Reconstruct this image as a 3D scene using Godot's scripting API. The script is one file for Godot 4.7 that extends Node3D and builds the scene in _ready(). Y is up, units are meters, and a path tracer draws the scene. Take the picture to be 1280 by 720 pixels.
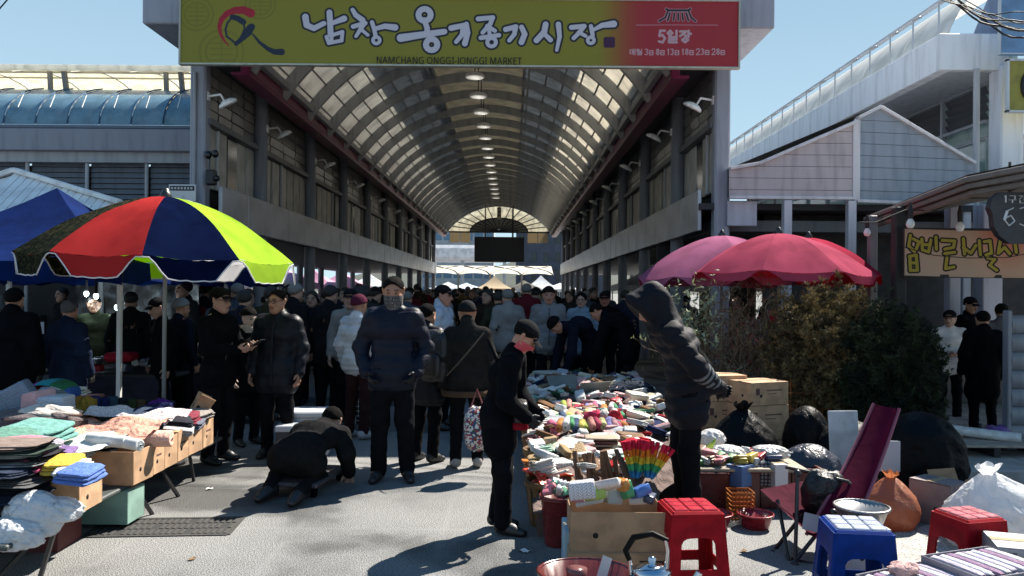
extends Node3D
# Open-air market in front of an arched market hall, late-winter midday sun from behind the hall.
# y up, metres, the camera stands at the origin looking along -z.

const EYE := 1.63
var cam: Camera3D
var taken := {}
var mats := {}
var texs := {}
var rng := RandomNumberGenerator.new()

func _ready() -> void:
	rng.seed = 77
	cam = Camera3D.new()
	cam.name = "camera"
	add_child(cam)
	cam.position = Vector3(0, EYE, 0)
	cam.rotation = Vector3(0.0030, 0, 0.0078)
	cam.fov = 39.6
	cam.near = 0.1
	cam.far = 2500.0
	cam.current = true
	var env := Environment.new()
	env.background_mode = Environment.BG_SKY
	var sky := ProceduralSkyMaterial.new()
	sky.sky_top_color = L(0.04, 0.155, 0.36)
	sky.sky_horizon_color = L(0.49, 0.67, 0.76)
	sky.sky_curve = 0.40
	sky.ground_bottom_color = L(0.10, 0.10, 0.10)
	sky.ground_horizon_color = L(0.30, 0.34, 0.38)
	sky.sun_angle_max = 4.0
	env.sky = Sky.new()
	env.sky.sky_material = sky
	env.background_energy_multiplier = 0.51
	env.tonemap_mode = Environment.TONE_MAPPER_LINEAR
	env.tonemap_exposure = 2.7
	env.sdfgi_enabled = true
	env.ssao_enabled = true
	env.ssil_enabled = true
	var we := WorldEnvironment.new()
	we.name = "world_environment"
	we.environment = env
	add_child(we)
	var sun := DirectionalLight3D.new()
	sun.name = "sun"
	sun.light_energy = 1.6
	sun.light_color = Color(1.0, 0.97, 0.92)
	sun.light_angular_distance = 0.5
	sun.shadow_enabled = true
	add_child(sun)
	var az := deg_to_rad(42.0)
	var el := deg_to_rad(48.0)
	sun.look_at_from_position(Vector3.ZERO, -Vector3(sin(az) * cos(el), sin(el), -cos(az) * cos(el)))
	textures()
	ground()
	market_hall()
	hall_fittings()
	left_arcade()
	right_arcade()
	siding_shed()
	far_place()
	food_booth()
	tents()
	umbrellas()
	plants()
	left_stall()
	centre_stall()
	right_goods()
	people()
	crowd()
	litter()

# ---------------------------------------------------------------- small helpers
func L(r: float, g: float, b: float, a := 1.0) -> Color:   # linear base colour
	var c := Color(r, g, b).linear_to_srgb()
	c.a = a
	return c

func rr(a: float, b: float) -> float:
	return rng.randf_range(a, b)

func px(x: float, y: float, d: float) -> Vector3:           # the point d metres ahead on a line of sight of the photograph
	return cam.position + cam.basis * Vector3((x - 640.0) / 1000.0, (360.0 - y) / 1000.0, -1.0) * d

func gp(x: float, y: float, h := 0.0) -> Vector3:           # where that line of sight meets the height h
	var v := cam.basis * Vector3((x - 640.0) / 1000.0, (360.0 - y) / 1000.0, -1.0)
	return cam.position + v * ((h - EYE) / v.y)

func numbered(n: String) -> String:
	if not taken.has(n):
		taken[n] = 0
		return n
	taken[n] += 1
	return "%s_%03d" % [n, taken[n]]

func thing(called: String, label: String, category: String, at := Vector3.ZERO, turn := 0.0, group := "") -> Node3D:
	var o := Node3D.new()
	o.name = numbered(called)
	add_child(o)
	o.position = at
	o.rotation.y = turn
	tag(o, label, category, group)
	return o

func tag(o: Node, label: String, category: String, group := "") -> Node:
	o.set_meta("label", label)
	o.set_meta("category", category)
	if group != "":
		o.set_meta("group", group)
	return o

func structure(o: Node) -> Node:
	o.set_meta("kind", "structure")
	return o

func S() -> SurfaceTool:
	var s := SurfaceTool.new()
	s.begin(Mesh.PRIMITIVE_TRIANGLES)
	return s

func hold(mesh: Mesh, called: String, m: Material, parent: Node = null, xf := Transform3D()) -> MeshInstance3D:
	var o := MeshInstance3D.new()
	o.mesh = mesh
	o.material_override = m
	if parent == null or parent == self:
		o.name = numbered(called)
		add_child(o)
	else:
		o.name = called
		parent.add_child(o, true)
	o.transform = xf
	return o

func done(s: SurfaceTool) -> ArrayMesh:
	s.generate_normals()
	return s.commit()

func put(s: SurfaceTool, called: String, m: Material, parent: Node = null, xf := Transform3D()) -> MeshInstance3D:
	return hold(done(s), called, m, parent, xf)

func T(at: Vector3, yaw := 0.0, pitch := 0.0, roll := 0.0) -> Transform3D:
	return Transform3D(Basis.from_euler(Vector3(pitch, yaw, roll)), at)

func tri(s: SurfaceTool, a: Vector3, b: Vector3, c: Vector3) -> void:   # counter-clockwise seen from outside
	s.add_vertex(a)
	s.add_vertex(c)
	s.add_vertex(b)

func quad(s: SurfaceTool, a: Vector3, b: Vector3, c: Vector3, d: Vector3) -> void:
	tri(s, a, b, c)
	tri(s, a, c, d)

func box(s: SurfaceTool, c: Vector3, size: Vector3, b := Basis.IDENTITY, r := 0.0) -> void:   # a box, chamfered by r
	s.set_smooth_group(-1)
	var h := size * 0.5
	r = minf(r, minf(h.x, minf(h.y, h.z)) * 0.9)
	if r <= 0.0:
		var p := []
		for i in 8:
			p.append(c + b * Vector3(h.x if i & 1 else -h.x, h.y if i & 2 else -h.y, h.z if i & 4 else -h.z))
		quad(s, p[0], p[4], p[6], p[2])
		quad(s, p[1], p[3], p[7], p[5])
		quad(s, p[0], p[1], p[5], p[4])
		quad(s, p[2], p[6], p[7], p[3])
		quad(s, p[0], p[2], p[3], p[1])
		quad(s, p[4], p[5], p[7], p[6])
		return
	var q := func(sx: int, sy: int, sz: int, ax: int) -> Vector3:
		return c + b * Vector3(sx * (h.x - (0.0 if ax == 0 else r)), sy * (h.y - (0.0 if ax == 1 else r)), sz * (h.z - (0.0 if ax == 2 else r)))
	for g in [-1, 1]:
		var f := [[q.call(g, -1, -1, 0), q.call(g, 1, -1, 0), q.call(g, 1, 1, 0), q.call(g, -1, 1, 0)], [q.call(-1, g, -1, 1), q.call(-1, g, 1, 1), q.call(1, g, 1, 1), q.call(1, g, -1, 1)], [q.call(-1, -1, g, 2), q.call(1, -1, g, 2), q.call(1, 1, g, 2), q.call(-1, 1, g, 2)]]
		for w in f:
			if g > 0:
				quad(s, w[0], w[1], w[2], w[3])
			else:
				quad(s, w[3], w[2], w[1], w[0])
	for u in [-1, 1]:
		for v in [-1, 1]:
			var e := [[q.call(u, v, -1, 0), q.call(u, v, -1, 1), q.call(u, v, 1, 1), q.call(u, v, 1, 0)], [q.call(u, -1, v, 2), q.call(u, -1, v, 0), q.call(u, 1, v, 0), q.call(u, 1, v, 2)], [q.call(-1, u, v, 1), q.call(-1, u, v, 2), q.call(1, u, v, 2), q.call(1, u, v, 1)]]
			for w in e:
				if u * v > 0:
					quad(s, w[0], w[1], w[2], w[3])
				else:
					quad(s, w[3], w[2], w[1], w[0])
			for t in [-1, 1]:
				if u * v * t > 0:
					tri(s, q.call(u, v, t, 0), q.call(u, v, t, 1), q.call(u, v, t, 2))
				else:
					tri(s, q.call(u, v, t, 2), q.call(u, v, t, 1), q.call(u, v, t, 0))

func bar(s: SurfaceTool, a: Vector3, b: Vector3, w: float, t: float, up := Vector3.UP, r := 0.0) -> void:   # a box from a to b, w wide across up, t along up
	var z := (b - a).normalized()
	if absf(z.dot(up)) > 0.98:
		up = Vector3.RIGHT
	var x := up.cross(z).normalized()
	box(s, (a + b) * 0.5, Vector3(w, t, a.distance_to(b)), Basis(x, z.cross(x), z), r)

func tube(s: SurfaceTool, pts: Array, radii: Variant, sides := 8, caps := true, squash := 1.0, up := Vector3.UP) -> void:
	s.set_smooth_group(0)
	var n := pts.size()
	var rings := []
	var x := Vector3.ZERO
	for i in n:
		var z: Vector3 = (pts[mini(i + 1, n - 1)] - pts[maxi(i - 1, 0)]).normalized()
		if x == Vector3.ZERO:
			x = (Vector3.RIGHT if absf(z.dot(up)) > 0.95 else up.cross(z)).normalized()
		x = (x - z * x.dot(z)).normalized()
		var y := z.cross(x)
		var r: float = radii[i] if radii is Array else radii
		var ring := []
		for k in sides:
			var a := TAU * k / sides
			ring.append(pts[i] + x * cos(a) * r + y * sin(a) * r * squash)
		rings.append(ring)
	for i in n - 1:
		for k in sides:
			var m := (k + 1) % sides
			quad(s, rings[i][k], rings[i][m], rings[i + 1][m], rings[i + 1][k])
	if caps:
		s.set_smooth_group(-1)
		for k in range(1, sides - 1):
			tri(s, rings[0][0], rings[0][k + 1], rings[0][k])
			tri(s, rings[n - 1][0], rings[n - 1][k], rings[n - 1][k + 1])

func lathe(s: SurfaceTool, prof: Array, sides := 16, xf := Transform3D(), sq := 1.0) -> void:   # profile of (radius, height), bottom to top on the outside
	s.set_smooth_group(0)
	for i in prof.size() - 1:
		var p: Vector2 = prof[i]
		var q: Vector2 = prof[i + 1]
		for k in sides:
			var a := TAU * k / sides
			var b := TAU * (k + 1) / sides
			var u := [xf * Vector3(p.x * cos(a), p.y, -p.x * sin(a) * sq), xf * Vector3(p.x * cos(b), p.y, -p.x * sin(b) * sq), xf * Vector3(q.x * cos(b), q.y, -q.x * sin(b) * sq), xf * Vector3(q.x * cos(a), q.y, -q.x * sin(a) * sq)]
			if p.x > 0.00001:
				tri(s, u[0], u[1], u[2])
			if q.x > 0.00001:
				tri(s, u[0], u[2], u[3])

func prism(s: SurfaceTool, poly: PackedVector2Array, z0: float, z1: float, xf := Transform3D()) -> void:   # a polygon in x, y drawn out from z0 to z1
	s.set_smooth_group(-1)
	if Geometry2D.is_polygon_clockwise(poly):
		poly.reverse()
	var ix := Geometry2D.triangulate_polygon(poly)
	for i in range(0, ix.size(), 3):
		var a := poly[ix[i]]
		var b := poly[ix[i + 1]]
		var c := poly[ix[i + 2]]
		if (b - a).cross(c - a) < 0:
			var t := b
			b = c
			c = t
		tri(s, xf * Vector3(a.x, a.y, z1), xf * Vector3(b.x, b.y, z1), xf * Vector3(c.x, c.y, z1))
		tri(s, xf * Vector3(c.x, c.y, z0), xf * Vector3(b.x, b.y, z0), xf * Vector3(a.x, a.y, z0))
	for i in poly.size():
		var a := poly[i]
		var b := poly[(i + 1) % poly.size()]
		quad(s, xf * Vector3(a.x, a.y, z0), xf * Vector3(b.x, b.y, z0), xf * Vector3(b.x, b.y, z1), xf * Vector3(a.x, a.y, z1))

func grid(s: SurfaceTool, nu: int, nv: int, f: Callable, uv := false, smooth := true) -> void:   # f(u, v) -> point, u and v from 0 to 1
	s.set_smooth_group(0 if smooth else -1)
	var p := []
	for j in nv + 1:
		var row := []
		for i in nu + 1:
			row.append(f.call(float(i) / nu, float(j) / nv))
		p.append(row)
	for j in nv:
		for i in nu:
			var c := [[i, j], [i + 1, j], [i + 1, j + 1], [i, j + 1]]
			for t in [0, 2, 1, 0, 3, 2]:
				if uv:
					s.set_uv(Vector2(float(c[t][0]) / nu, float(c[t][1]) / nv))
				s.add_vertex(p[c[t][1]][c[t][0]])

func ball(s: SurfaceTool, c: Vector3, r: Vector3, n := 10, b := Basis.IDENTITY, f: Variant = null) -> void:   # an ellipsoid, its radius times f(direction)
	grid(s, n * 2, n, func(u: float, v: float) -> Vector3:
		var th := v * PI
		var d := Vector3(sin(th) * cos(u * TAU), cos(th), sin(th) * -sin(u * TAU)) if u < 1.0 else Vector3(sin(th), cos(th), 0)
		return c + b * (d * r * (f.call(d) if f != null else 1.0)))

func fx(w: Variant) -> FastNoiseLite:
	var n := FastNoiseLite.new()
	n.seed = int(w)
	n.frequency = 1.0
	n.fractal_octaves = 3
	return n

func rep(o: Node3D, label: String, at: Transform3D, group := "") -> Node3D:     # a copy of a thing with copies of its parts
	var c: Node3D = o.duplicate()
	c.name = numbered(String(o.name).rstrip("0123456789").rstrip("_"))
	add_child(c)
	c.transform = at
	c.set_meta("label", label)
	if group != "":
		c.set_meta("group", group)
	return c

# ---------------------------------------------------------------- materials
func noise_tex(key: String, freq: float, ramp: Array, opt := {}) -> NoiseTexture2D:
	var n := FastNoiseLite.new()
	n.noise_type = opt.get("type", FastNoiseLite.TYPE_SIMPLEX_SMOOTH)
	n.seed = key.hash() % 1000
	n.frequency = freq
	n.fractal_octaves = opt.get("oct", 4)
	n.fractal_type = opt.get("frac", FastNoiseLite.FRACTAL_FBM)
	if opt.has("warp"):
		n.domain_warp_enabled = true
		n.domain_warp_amplitude = opt.warp
		n.domain_warp_frequency = opt.get("wfreq", 0.01)
	if opt.has("cell"):
		n.cellular_return_type = opt.cell
	var t := NoiseTexture2D.new()
	t.width = opt.get("size", 512)
	t.height = t.width
	t.seamless = true
	t.noise = n
	var g := Gradient.new()
	g.offsets = PackedFloat32Array(ramp[0])
	var cs := PackedColorArray()
	for c in ramp[1]:
		cs.append(c if c is Color else Color(c, c, c))
	g.colors = cs
	if opt.get("hard", false):
		g.interpolation_mode = Gradient.GRADIENT_INTERPOLATE_CONSTANT
	t.color_ramp = g
	texs[key] = t
	return t

func textures() -> void:
	noise_tex("grain", 0.035, [[0.2, 0.8], [0.78, 1.0]])
	noise_tex("stain", 0.008, [[0.2, 0.5, 0.75], [0.88, 0.97, 1.0]], {"oct": 6})
	noise_tex("streaks", 0.012, [[0.25, 0.45, 0.7], [0.90, 0.97, 1.0]], {"oct": 5, "warp": 20.0})
	noise_tex("rough", 0.02, [[0.2, 0.8], [0.55, 1.0]])
	noise_tex("asphalt", 0.16, [[0.12, 0.36, 0.55, 0.8], [0.40, 0.76, 0.87, 1.0]], {"oct": 3})
	noise_tex("asphalt_bump", 0.2, [[0.2, 0.8], [0.0, 1.0]], {"oct": 3})
	noise_tex("patches", 0.006, [[0.28, 0.42, 0.5, 0.7], [0.68, 0.88, 0.95, 1.0]], {"oct": 5, "warp": 30.0})
	noise_tex("fold", 0.009, [[0.2, 0.8], [0.0, 1.0]], {"oct": 3, "warp": 45.0, "wfreq": 0.012, "frac": FastNoiseLite.FRACTAL_RIDGED})
	noise_tex("crinkle", 0.02, [[0.0, 1.0], [0.0, 1.0]], {"type": FastNoiseLite.TYPE_CELLULAR, "oct": 2, "cell": FastNoiseLite.RETURN_DISTANCE2_SUB})
	noise_tex("weave", 0.22, [[0.3, 0.7], [0.0, 1.0]], {"oct": 2, "size": 256})
	noise_tex("camo", 0.018, [[0.0, 0.42, 0.5, 0.6], [L(0.012, 0.014, 0.010), L(0.035, 0.045, 0.018), L(0.07, 0.055, 0.03), L(0.012, 0.018, 0.010)]], {"oct": 3, "hard": true})
	noise_tex("floral", 0.03, [[0.0, 0.35, 0.5, 0.62, 0.8], [L(0.75, 0.72, 0.68), L(0.35, 0.03, 0.05), L(0.05, 0.12, 0.05), L(0.75, 0.7, 0.6), L(0.04, 0.08, 0.2)]], {"type": FastNoiseLite.TYPE_CELLULAR, "cell": FastNoiseLite.RETURN_CELL_VALUE, "oct": 1, "hard": true})
	noise_tex("bluefloral", 0.035, [[0.0, 0.4, 0.52, 0.7], [L(0.5, 0.6, 0.62), L(0.12, 0.2, 0.3), L(0.3, 0.18, 0.3), L(0.42, 0.6, 0.6)]], {"oct": 2, "hard": true})
	noise_tex("gaiter", 0.03, [[0.0, 0.45, 0.55], [L(0.012, 0.012, 0.014), L(0.30, 0.30, 0.32), L(0.02, 0.02, 0.022)]], {"oct": 2, "hard": true, "size": 256})
	noise_tex("print", 0.02, [[0.0, 0.35, 0.5, 0.62, 0.75], [1.0, 0.45, 0.92, 0.25, 1.0]], {"type": FastNoiseLite.TYPE_CELLULAR, "cell": FastNoiseLite.RETURN_CELL_VALUE, "oct": 1, "hard": true, "size": 256})
	noise_tex("speckle", 0.05, [[0.0, 0.38, 0.6, 0.72], [L(0.45, 0.4, 0.4), L(0.75, 0.72, 0.7), L(0.3, 0.1, 0.12), L(0.7, 0.68, 0.66)]], {"oct": 3, "hard": true})

func mat(c: Color, rough := 0.8, opt := {}) -> StandardMaterial3D:
	var key := str(c) + str(rough) + str(opt)
	if mats.has(key):
		return mats[key]
	var m := StandardMaterial3D.new()
	m.albedo_color = c
	m.roughness = rough
	m.metallic = opt.get("metal", 0.0)
	m.metallic_specular = opt.get("spec", 0.5)
	if opt.has("tex"):
		m.albedo_texture = texs[opt.tex]
	if opt.has("bump"):
		m.heightmap_enabled = true
		m.heightmap_texture = texs[opt.bump]
		m.heightmap_scale = opt.get("depth", 1.0)
	if opt.has("rtex"):
		m.roughness_texture = texs[opt.rtex]
	if opt.has("back"):
		m.backlight_enabled = true
		m.backlight = opt.back
	if opt.has("rim"):
		m.rim_enabled = true
		m.rim = opt.rim
		m.rim_tint = 0.6
	if opt.has("coat"):
		m.clearcoat_enabled = true
		m.clearcoat = opt.coat
		m.clearcoat_roughness = 0.15
	if opt.has("glow"):
		m.emission_enabled = true
		m.emission = opt.glow
		m.emission_energy_multiplier = opt.get("power", 1.0)
	if opt.has("vc"):
		m.vertex_color_use_as_albedo = true
	if c.a < 1.0:
		m.transparency = BaseMaterial3D.TRANSPARENCY_ALPHA
	if opt.has("detail"):
		m.detail_enabled = true
		m.detail_blend_mode = BaseMaterial3D.BLEND_MODE_MUL
		m.detail_albedo = texs[opt.detail]
		m.detail_uv_layer = BaseMaterial3D.DETAIL_UV_2
		m.uv2_triplanar = true
		m.uv2_scale = Vector3.ONE * opt.get("dscale", 0.3)
	if not opt.has("uv"):
		m.uv1_triplanar = true
		m.uv1_world_triplanar = opt.get("world", false)
		m.uv1_triplanar_sharpness = 4.0
		m.uv1_scale = opt.streak if opt.has("streak") else Vector3.ONE * opt.get("scale", 1.0)
	m.cull_mode = BaseMaterial3D.CULL_DISABLED
	mats[key] = m
	return m

func paint(r: float, g: float, b: float, rough := 0.55) -> StandardMaterial3D:      # painted metal, a little dirty
	return mat(L(r, g, b), rough, {"tex": "streaks", "streak": Vector3(0.8, 0.11, 0.8)})

func cloth(r: float, g: float, b: float, depth := 0.5, scale := 1.3) -> StandardMaterial3D:
	return mat(L(r, g, b), 0.92, {"tex": "stain", "scale": scale, "bump": "fold", "depth": depth * 0.6, "rim": 0.02, "spec": 0.18})

func plastic(r: float, g: float, b: float, rough := 0.38) -> StandardMaterial3D:
	return mat(L(r, g, b), rough, {"tex": "stain", "scale": 2.0, "rtex": "rough"})

func card(tone := 1.0) -> StandardMaterial3D:
	return mat(L(0.44 * tone, 0.27 * tone, 0.155 * tone), 0.88, {"tex": "stain", "scale": 1.5})

# ---------------------------------------------------------------- ground
func ground() -> void:
	var s := S()
	s.set_smooth_group(0)
	var m := mat(L(0.33, 0.33, 0.325), 0.93, {"tex": "asphalt", "scale": 1.0, "bump": "asphalt_bump", "depth": 0.5, "detail": "patches", "dscale": 0.13, "world": true, "spec": 0.25})
	quad(s, Vector3(-900, 0, 60), Vector3(900, 0, 60), Vector3(900, 0, -1800), Vector3(-900, 0, -1800))
	structure(put(s, "ground", m))
	# worn pale stripe of an old crossing on the ground by the chairs
	var w := mat(L(0.5, 0.49, 0.46), 0.9, {"tex": "asphalt", "scale": 0.5, "detail": "stain", "dscale": 0.9, "world": true})
	for q in [[Vector2(1006, 560), Vector2(1046, 560), Vector2(1150, 660), Vector2(1090, 668)], [Vector2(1105, 668), Vector2(1165, 655), Vector2(1240, 716), Vector2(1120, 722)]]:
		var st := S()
		var c := []
		for p in q:
			c.append(gp(p.x, p.y, 0.004))
		quad(st, c[3], c[2], c[1], c[0])
		structure(put(st, "road_marking", w))
	# pale pavement slabs in front of the food booth
	var pv := mat(L(0.42, 0.40, 0.37), 0.9, {"tex": "stain", "scale": 0.5, "detail": "grain", "dscale": 4.0, "world": true})
	var base := Node3D.new()
	base.name = "pavement"
	add_child(base)
	structure(base)
	for i in 7:
		for j in 6:
			var t := S()
			box(t, Vector3(3.5 + i * 0.81, 0.05, -7.35 - j * 0.81), Vector3(0.795, 0.1 + rr(-0.004, 0.004), 0.795), Basis.IDENTITY, 0.012)
			put(t, "paving_slab", pv, base)
	var kb := S()
	bar(kb, Vector3(3.03, 0.065, -6.84), Vector3(3.03, 0.065, -12.2), 0.12, 0.13, Vector3.UP, 0.015)
	bar(kb, Vector3(2.97, 0.066, -6.88), Vector3(9.2, 0.066, -6.88), 0.12, 0.13, Vector3.UP, 0.015)
	structure(put(kb, "kerb", mat(L(0.3, 0.29, 0.28), 0.9, {"tex": "stain", "scale": 1.0, "world": true})))
	# cast-iron drain cover let into the ground
	var o := thing("drain_cover", "dark cast iron drain grating set in the asphalt beside the cloth stall", "drain cover", gp(208, 659), 0.08)
	var iron := mat(L(0.045, 0.043, 0.04), 0.75, {"tex": "grain", "scale": 2.0})
	var fr := S()
	for q in [[-0.46, -0.2, 0.46, -0.2], [-0.46, 0.2, 0.46, 0.2], [-0.46, -0.2, -0.46, 0.2], [0.46, -0.2, 0.46, 0.2]]:
		bar(fr, Vector3(q[0], 0.003, q[1]), Vector3(q[2], 0.003, q[3]), 0.03, 0.008)
	put(fr, "frame", iron, o)
	var pl := S()
	box(pl, Vector3(0, 0.001, 0), Vector3(0.9, 0.003, 0.38))
	put(pl, "pit", mat(L(0.02, 0.02, 0.02), 0.9), o)
	for k in 22:
		for r in 3:
			if (k * 5 + r * 3) % 11 == 4:
				continue
			var b := S()
			box(b, Vector3(-0.43 + k * 0.041, 0.004, -0.122 + r * 0.122), Vector3(0.023, 0.008, 0.098), Basis.IDENTITY, 0.002)
			put(b, "bar", iron, o)

# ---------------------------------------------------------------- the market hall
const HX := -0.85
const HZ := -12.9
const ZS := [0.0, -2.6, -6.4, -10.2, -14.0, -17.8, -21.6, -25.4, -29.2, -33.0, -36.8]
const SPRING := 5.3
const VR := 4.18

func arc_pt(r: float, deg: float, z: float) -> Vector3:
	var a := deg_to_rad(deg)
	return Vector3(r * sin(a), SPRING - 2.43 + r * cos(a), z)

func arch_plate(s: SurfaceTool, r0: float, r1: float, a0: float, a1: float, z0: float, z1: float, n: int) -> void:
	for i in n:
		var a := lerpf(a0, a1, float(i) / n)
		var b := lerpf(a0, a1, float(i + 1) / n)
		var p := [arc_pt(r0, a, z0), arc_pt(r0, b, z0), arc_pt(r1, b, z0), arc_pt(r1, a, z0), arc_pt(r0, a, z1), arc_pt(r0, b, z1), arc_pt(r1, b, z1), arc_pt(r1, a, z1)]
		s.set_smooth_group(-1)
		quad(s, p[0], p[3], p[2], p[1])
		quad(s, p[4], p[5], p[6], p[7])
		s.set_smooth_group(1)
		quad(s, p[0], p[1], p[5], p[4])
		s.set_smooth_group(2)
		quad(s, p[3], p[7], p[6], p[2])
		s.set_smooth_group(-1)
		if i == 0:
			quad(s, p[0], p[4], p[7], p[3])
		if i == n - 1:
			quad(s, p[1], p[2], p[6], p[5])

func market_hall() -> void:
	var o := thing("market_hall", "large market hall with arched translucent roof behind the olive banner", "market hall", Vector3(HX, 0, HZ))
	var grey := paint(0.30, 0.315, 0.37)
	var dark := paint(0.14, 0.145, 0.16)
	var rib := paint(0.36, 0.375, 0.385)
	var maroon := paint(0.2, 0.025, 0.08, 0.35)
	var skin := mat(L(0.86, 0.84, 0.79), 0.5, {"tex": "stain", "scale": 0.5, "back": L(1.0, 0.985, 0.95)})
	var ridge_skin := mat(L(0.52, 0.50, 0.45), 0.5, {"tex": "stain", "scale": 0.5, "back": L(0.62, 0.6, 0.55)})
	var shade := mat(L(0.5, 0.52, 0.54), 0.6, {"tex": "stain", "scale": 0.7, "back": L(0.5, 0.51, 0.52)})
	var tan := mat(L(0.44, 0.42, 0.37), 0.6, {"tex": "stain", "scale": 0.4})
	var olive := mat(L(0.26, 0.255, 0.24), 0.3, {"tex": "stain", "scale": 0.4})
	var pale := mat(L(0.52, 0.51, 0.47), 0.6, {"tex": "stain", "scale": 0.4})
	var glassy := mat(L(0.05, 0.055, 0.06), 0.12)
	var steel := mat(L(0.40, 0.42, 0.47), 0.36, {"tex": "stain", "scale": 0.25, "metal": 0.4})
	var black := mat(L(0.03, 0.03, 0.035), 0.8)
	# front and side gutter boxes under the roof edge
	var s := S()
	box(s, Vector3(0, 6.16, -0.1), Vector3(9.66, 1.0, 1.6), Basis.IDENTITY, 0.02)
	put(s, "roof_edge_box", paint(0.30, 0.31, 0.37, 0.5), o)
	for g in [-1, 1]:
		s = S()
		box(s, Vector3(g * 4.2, 6.0, -20.0), Vector3(1.25, 0.68, 38.2), Basis.IDENTITY, 0.02)
		put(s, "gutter_box", paint(0.30, 0.31, 0.37, 0.5), o)
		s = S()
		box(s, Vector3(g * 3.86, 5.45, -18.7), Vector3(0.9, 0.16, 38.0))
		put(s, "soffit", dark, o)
		s = S()
		box(s, Vector3(g * 3.42, 5.19, -18.9), Vector3(0.14, 0.24, 38.2), Basis.IDENTITY, 0.01)
		box(s, Vector3(g * 3.50, 5.05, -18.9), Vector3(0.28, 0.05, 38.2), Basis.IDENTITY, 0.01)
		put(s, "eave_beam", maroon, o)
		s = S()
		box(s, Vector3(g * 3.27, 5.3, -18.9), Vector3(0.1, 0.12, 38.2))
		put(s, "vault_sill", rib, o)
		# the upper wall behind the panels and the slab under it
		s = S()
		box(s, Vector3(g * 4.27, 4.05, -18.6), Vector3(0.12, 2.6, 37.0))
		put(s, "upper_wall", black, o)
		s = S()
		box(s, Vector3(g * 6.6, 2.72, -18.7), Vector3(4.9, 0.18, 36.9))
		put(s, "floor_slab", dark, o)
		# pillars and ground-floor columns
		for i in ZS.size():
			s = S()
			if i == 0:
				box(s, Vector3(g * 4.2, 2.85, 0), Vector3(0.25, 5.7, 0.25), Basis.IDENTITY, 0.03)
				put(s, "pillar", grey, o)
			else:
				tube(s, [Vector3(g * 4.04, 0, ZS[i]), Vector3(g * 4.04, 5.4, ZS[i])], 0.13, 14)
				put(s, "pillar", paint(0.20, 0.215, 0.25), o)
				s = S()
				tube(s, [Vector3(g * 8.3, 0, ZS[i]), Vector3(g * 8.3, 2.7, ZS[i])], 0.14, 12)
				put(s, "column", paint(0.20, 0.215, 0.25), o)
		for i in ZS.size() - 1:
			var z0: float = ZS[i]
			var z1: float = ZS[i + 1]
			# steel fascia along the first floor
			var n := 2 if i == 0 else 3
			for k in n:
				s = S()
				var a := lerpf(z0, z1, float(k) / n)
				var b := lerpf(z0, z1, float(k + 1) / n)
				box(s, Vector3(g * 3.87, 2.95 + rr(-0.004, 0.004), (a + b) / 2), Vector3(0.06, 0.66, absf(b - a) - 0.012), Basis(Vector3.UP, rr(-0.006, 0.006)), 0.008)
				put(s, "fascia_panel", steel, o)
			# tan upright boards with dark gaps
			n = int(round(absf(z1 - z0) / 0.54))
			for k in n:
				s = S()
				var a := lerpf(z0, z1, (k + 0.5) / n)
				var w := absf(z1 - z0) / n - rr(0.05, 0.10)
				box(s, Vector3(g * (4.17 + rr(-0.02, 0.015)), 3.77, a), Vector3(0.04, 1.0, w), Basis.IDENTITY, 0.006)
				put(s, "wall_board", [tan, pale, tan, glassy, olive, tan, pale][(k * 5 + i * 3) % 7], o)
				if (k + i * 2) % 4 == 1:
					s = S()
					box(s, Vector3(g * 4.12, 3.77, a + w * 0.5), Vector3(0.05, 1.0, 0.05), Basis.IDENTITY, 0.004)
					put(s, "window_post", paint(0.5, 0.5, 0.5), o)
			s = S()
			box(s, Vector3(g * 4.11, 4.33, (z0 + z1) / 2), Vector3(0.16, 0.1, absf(z1 - z0)))
			put(s, "mid_rail", dark, o)
			# small panes above, each a little tilted
			if i < 5:
				for k in 4:
					for r in 5:
						s = S()
						box(s, Vector3(g * (4.16 + rr(-0.006, 0.006)), 4.385 + (r + 0.5) * 0.194, lerpf(z0, z1, (k + 0.5) / 4)), Vector3(0.02, 0.168, absf(z1 - z0) / 4 - 0.05), Basis.from_euler(Vector3(0, 0, g * rr(0.02, 0.16))), 0.004)
						put(s, "pane", olive, o)
			else:
				s = S()
				for k in 4:
					for r in 5:
						box(s, Vector3(g * 4.16, 4.385 + (r + 0.5) * 0.194, lerpf(z0, z1, (k + 0.5) / 4)), Vector3(0.02, 0.184, absf(z1 - z0) / 4 - 0.03), Basis.from_euler(Vector3(0, 0, g * 0.06)))
				put(s, "panes", olive, o).set_meta("kind", "stuff")
	# ribs and skin of the vault
	for i in 22:
		var z := 0.1 - i * 1.76
		s = S()
		arch_plate(s, 3.97, 4.19, -56.2, 56.2, z, z - 0.1, 40)
		put(s, "rib", rib, o)
		if i == 21:
			break
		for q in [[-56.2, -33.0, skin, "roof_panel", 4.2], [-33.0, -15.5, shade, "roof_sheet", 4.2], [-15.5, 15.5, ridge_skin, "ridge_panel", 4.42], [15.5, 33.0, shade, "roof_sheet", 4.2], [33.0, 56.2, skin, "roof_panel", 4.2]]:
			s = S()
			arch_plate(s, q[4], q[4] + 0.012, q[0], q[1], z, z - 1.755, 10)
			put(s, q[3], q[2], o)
		for d in [-51, -45.5, -40, -34.5, -29, -23, -17, 17, 23, 29, 34.5, 40, 45.5, 51]:
			s = S()
			bar(s, arc_pt(4.17, d, z - 0.12), arc_pt(4.17, d, z - 1.76), 0.035, 0.04, Vector3(sin(deg_to_rad(d)), cos(deg_to_rad(d)), 0))
			put(s, "purlin", rib, o)
	for g in [-15.3, 15.3]:
		s = S()
		arch_plate(s, 4.15, 4.45, g - 0.4, g + 0.4, 0.1, -37.0, 1)
		put(s, "ridge_kerb", rib, o)
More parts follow.
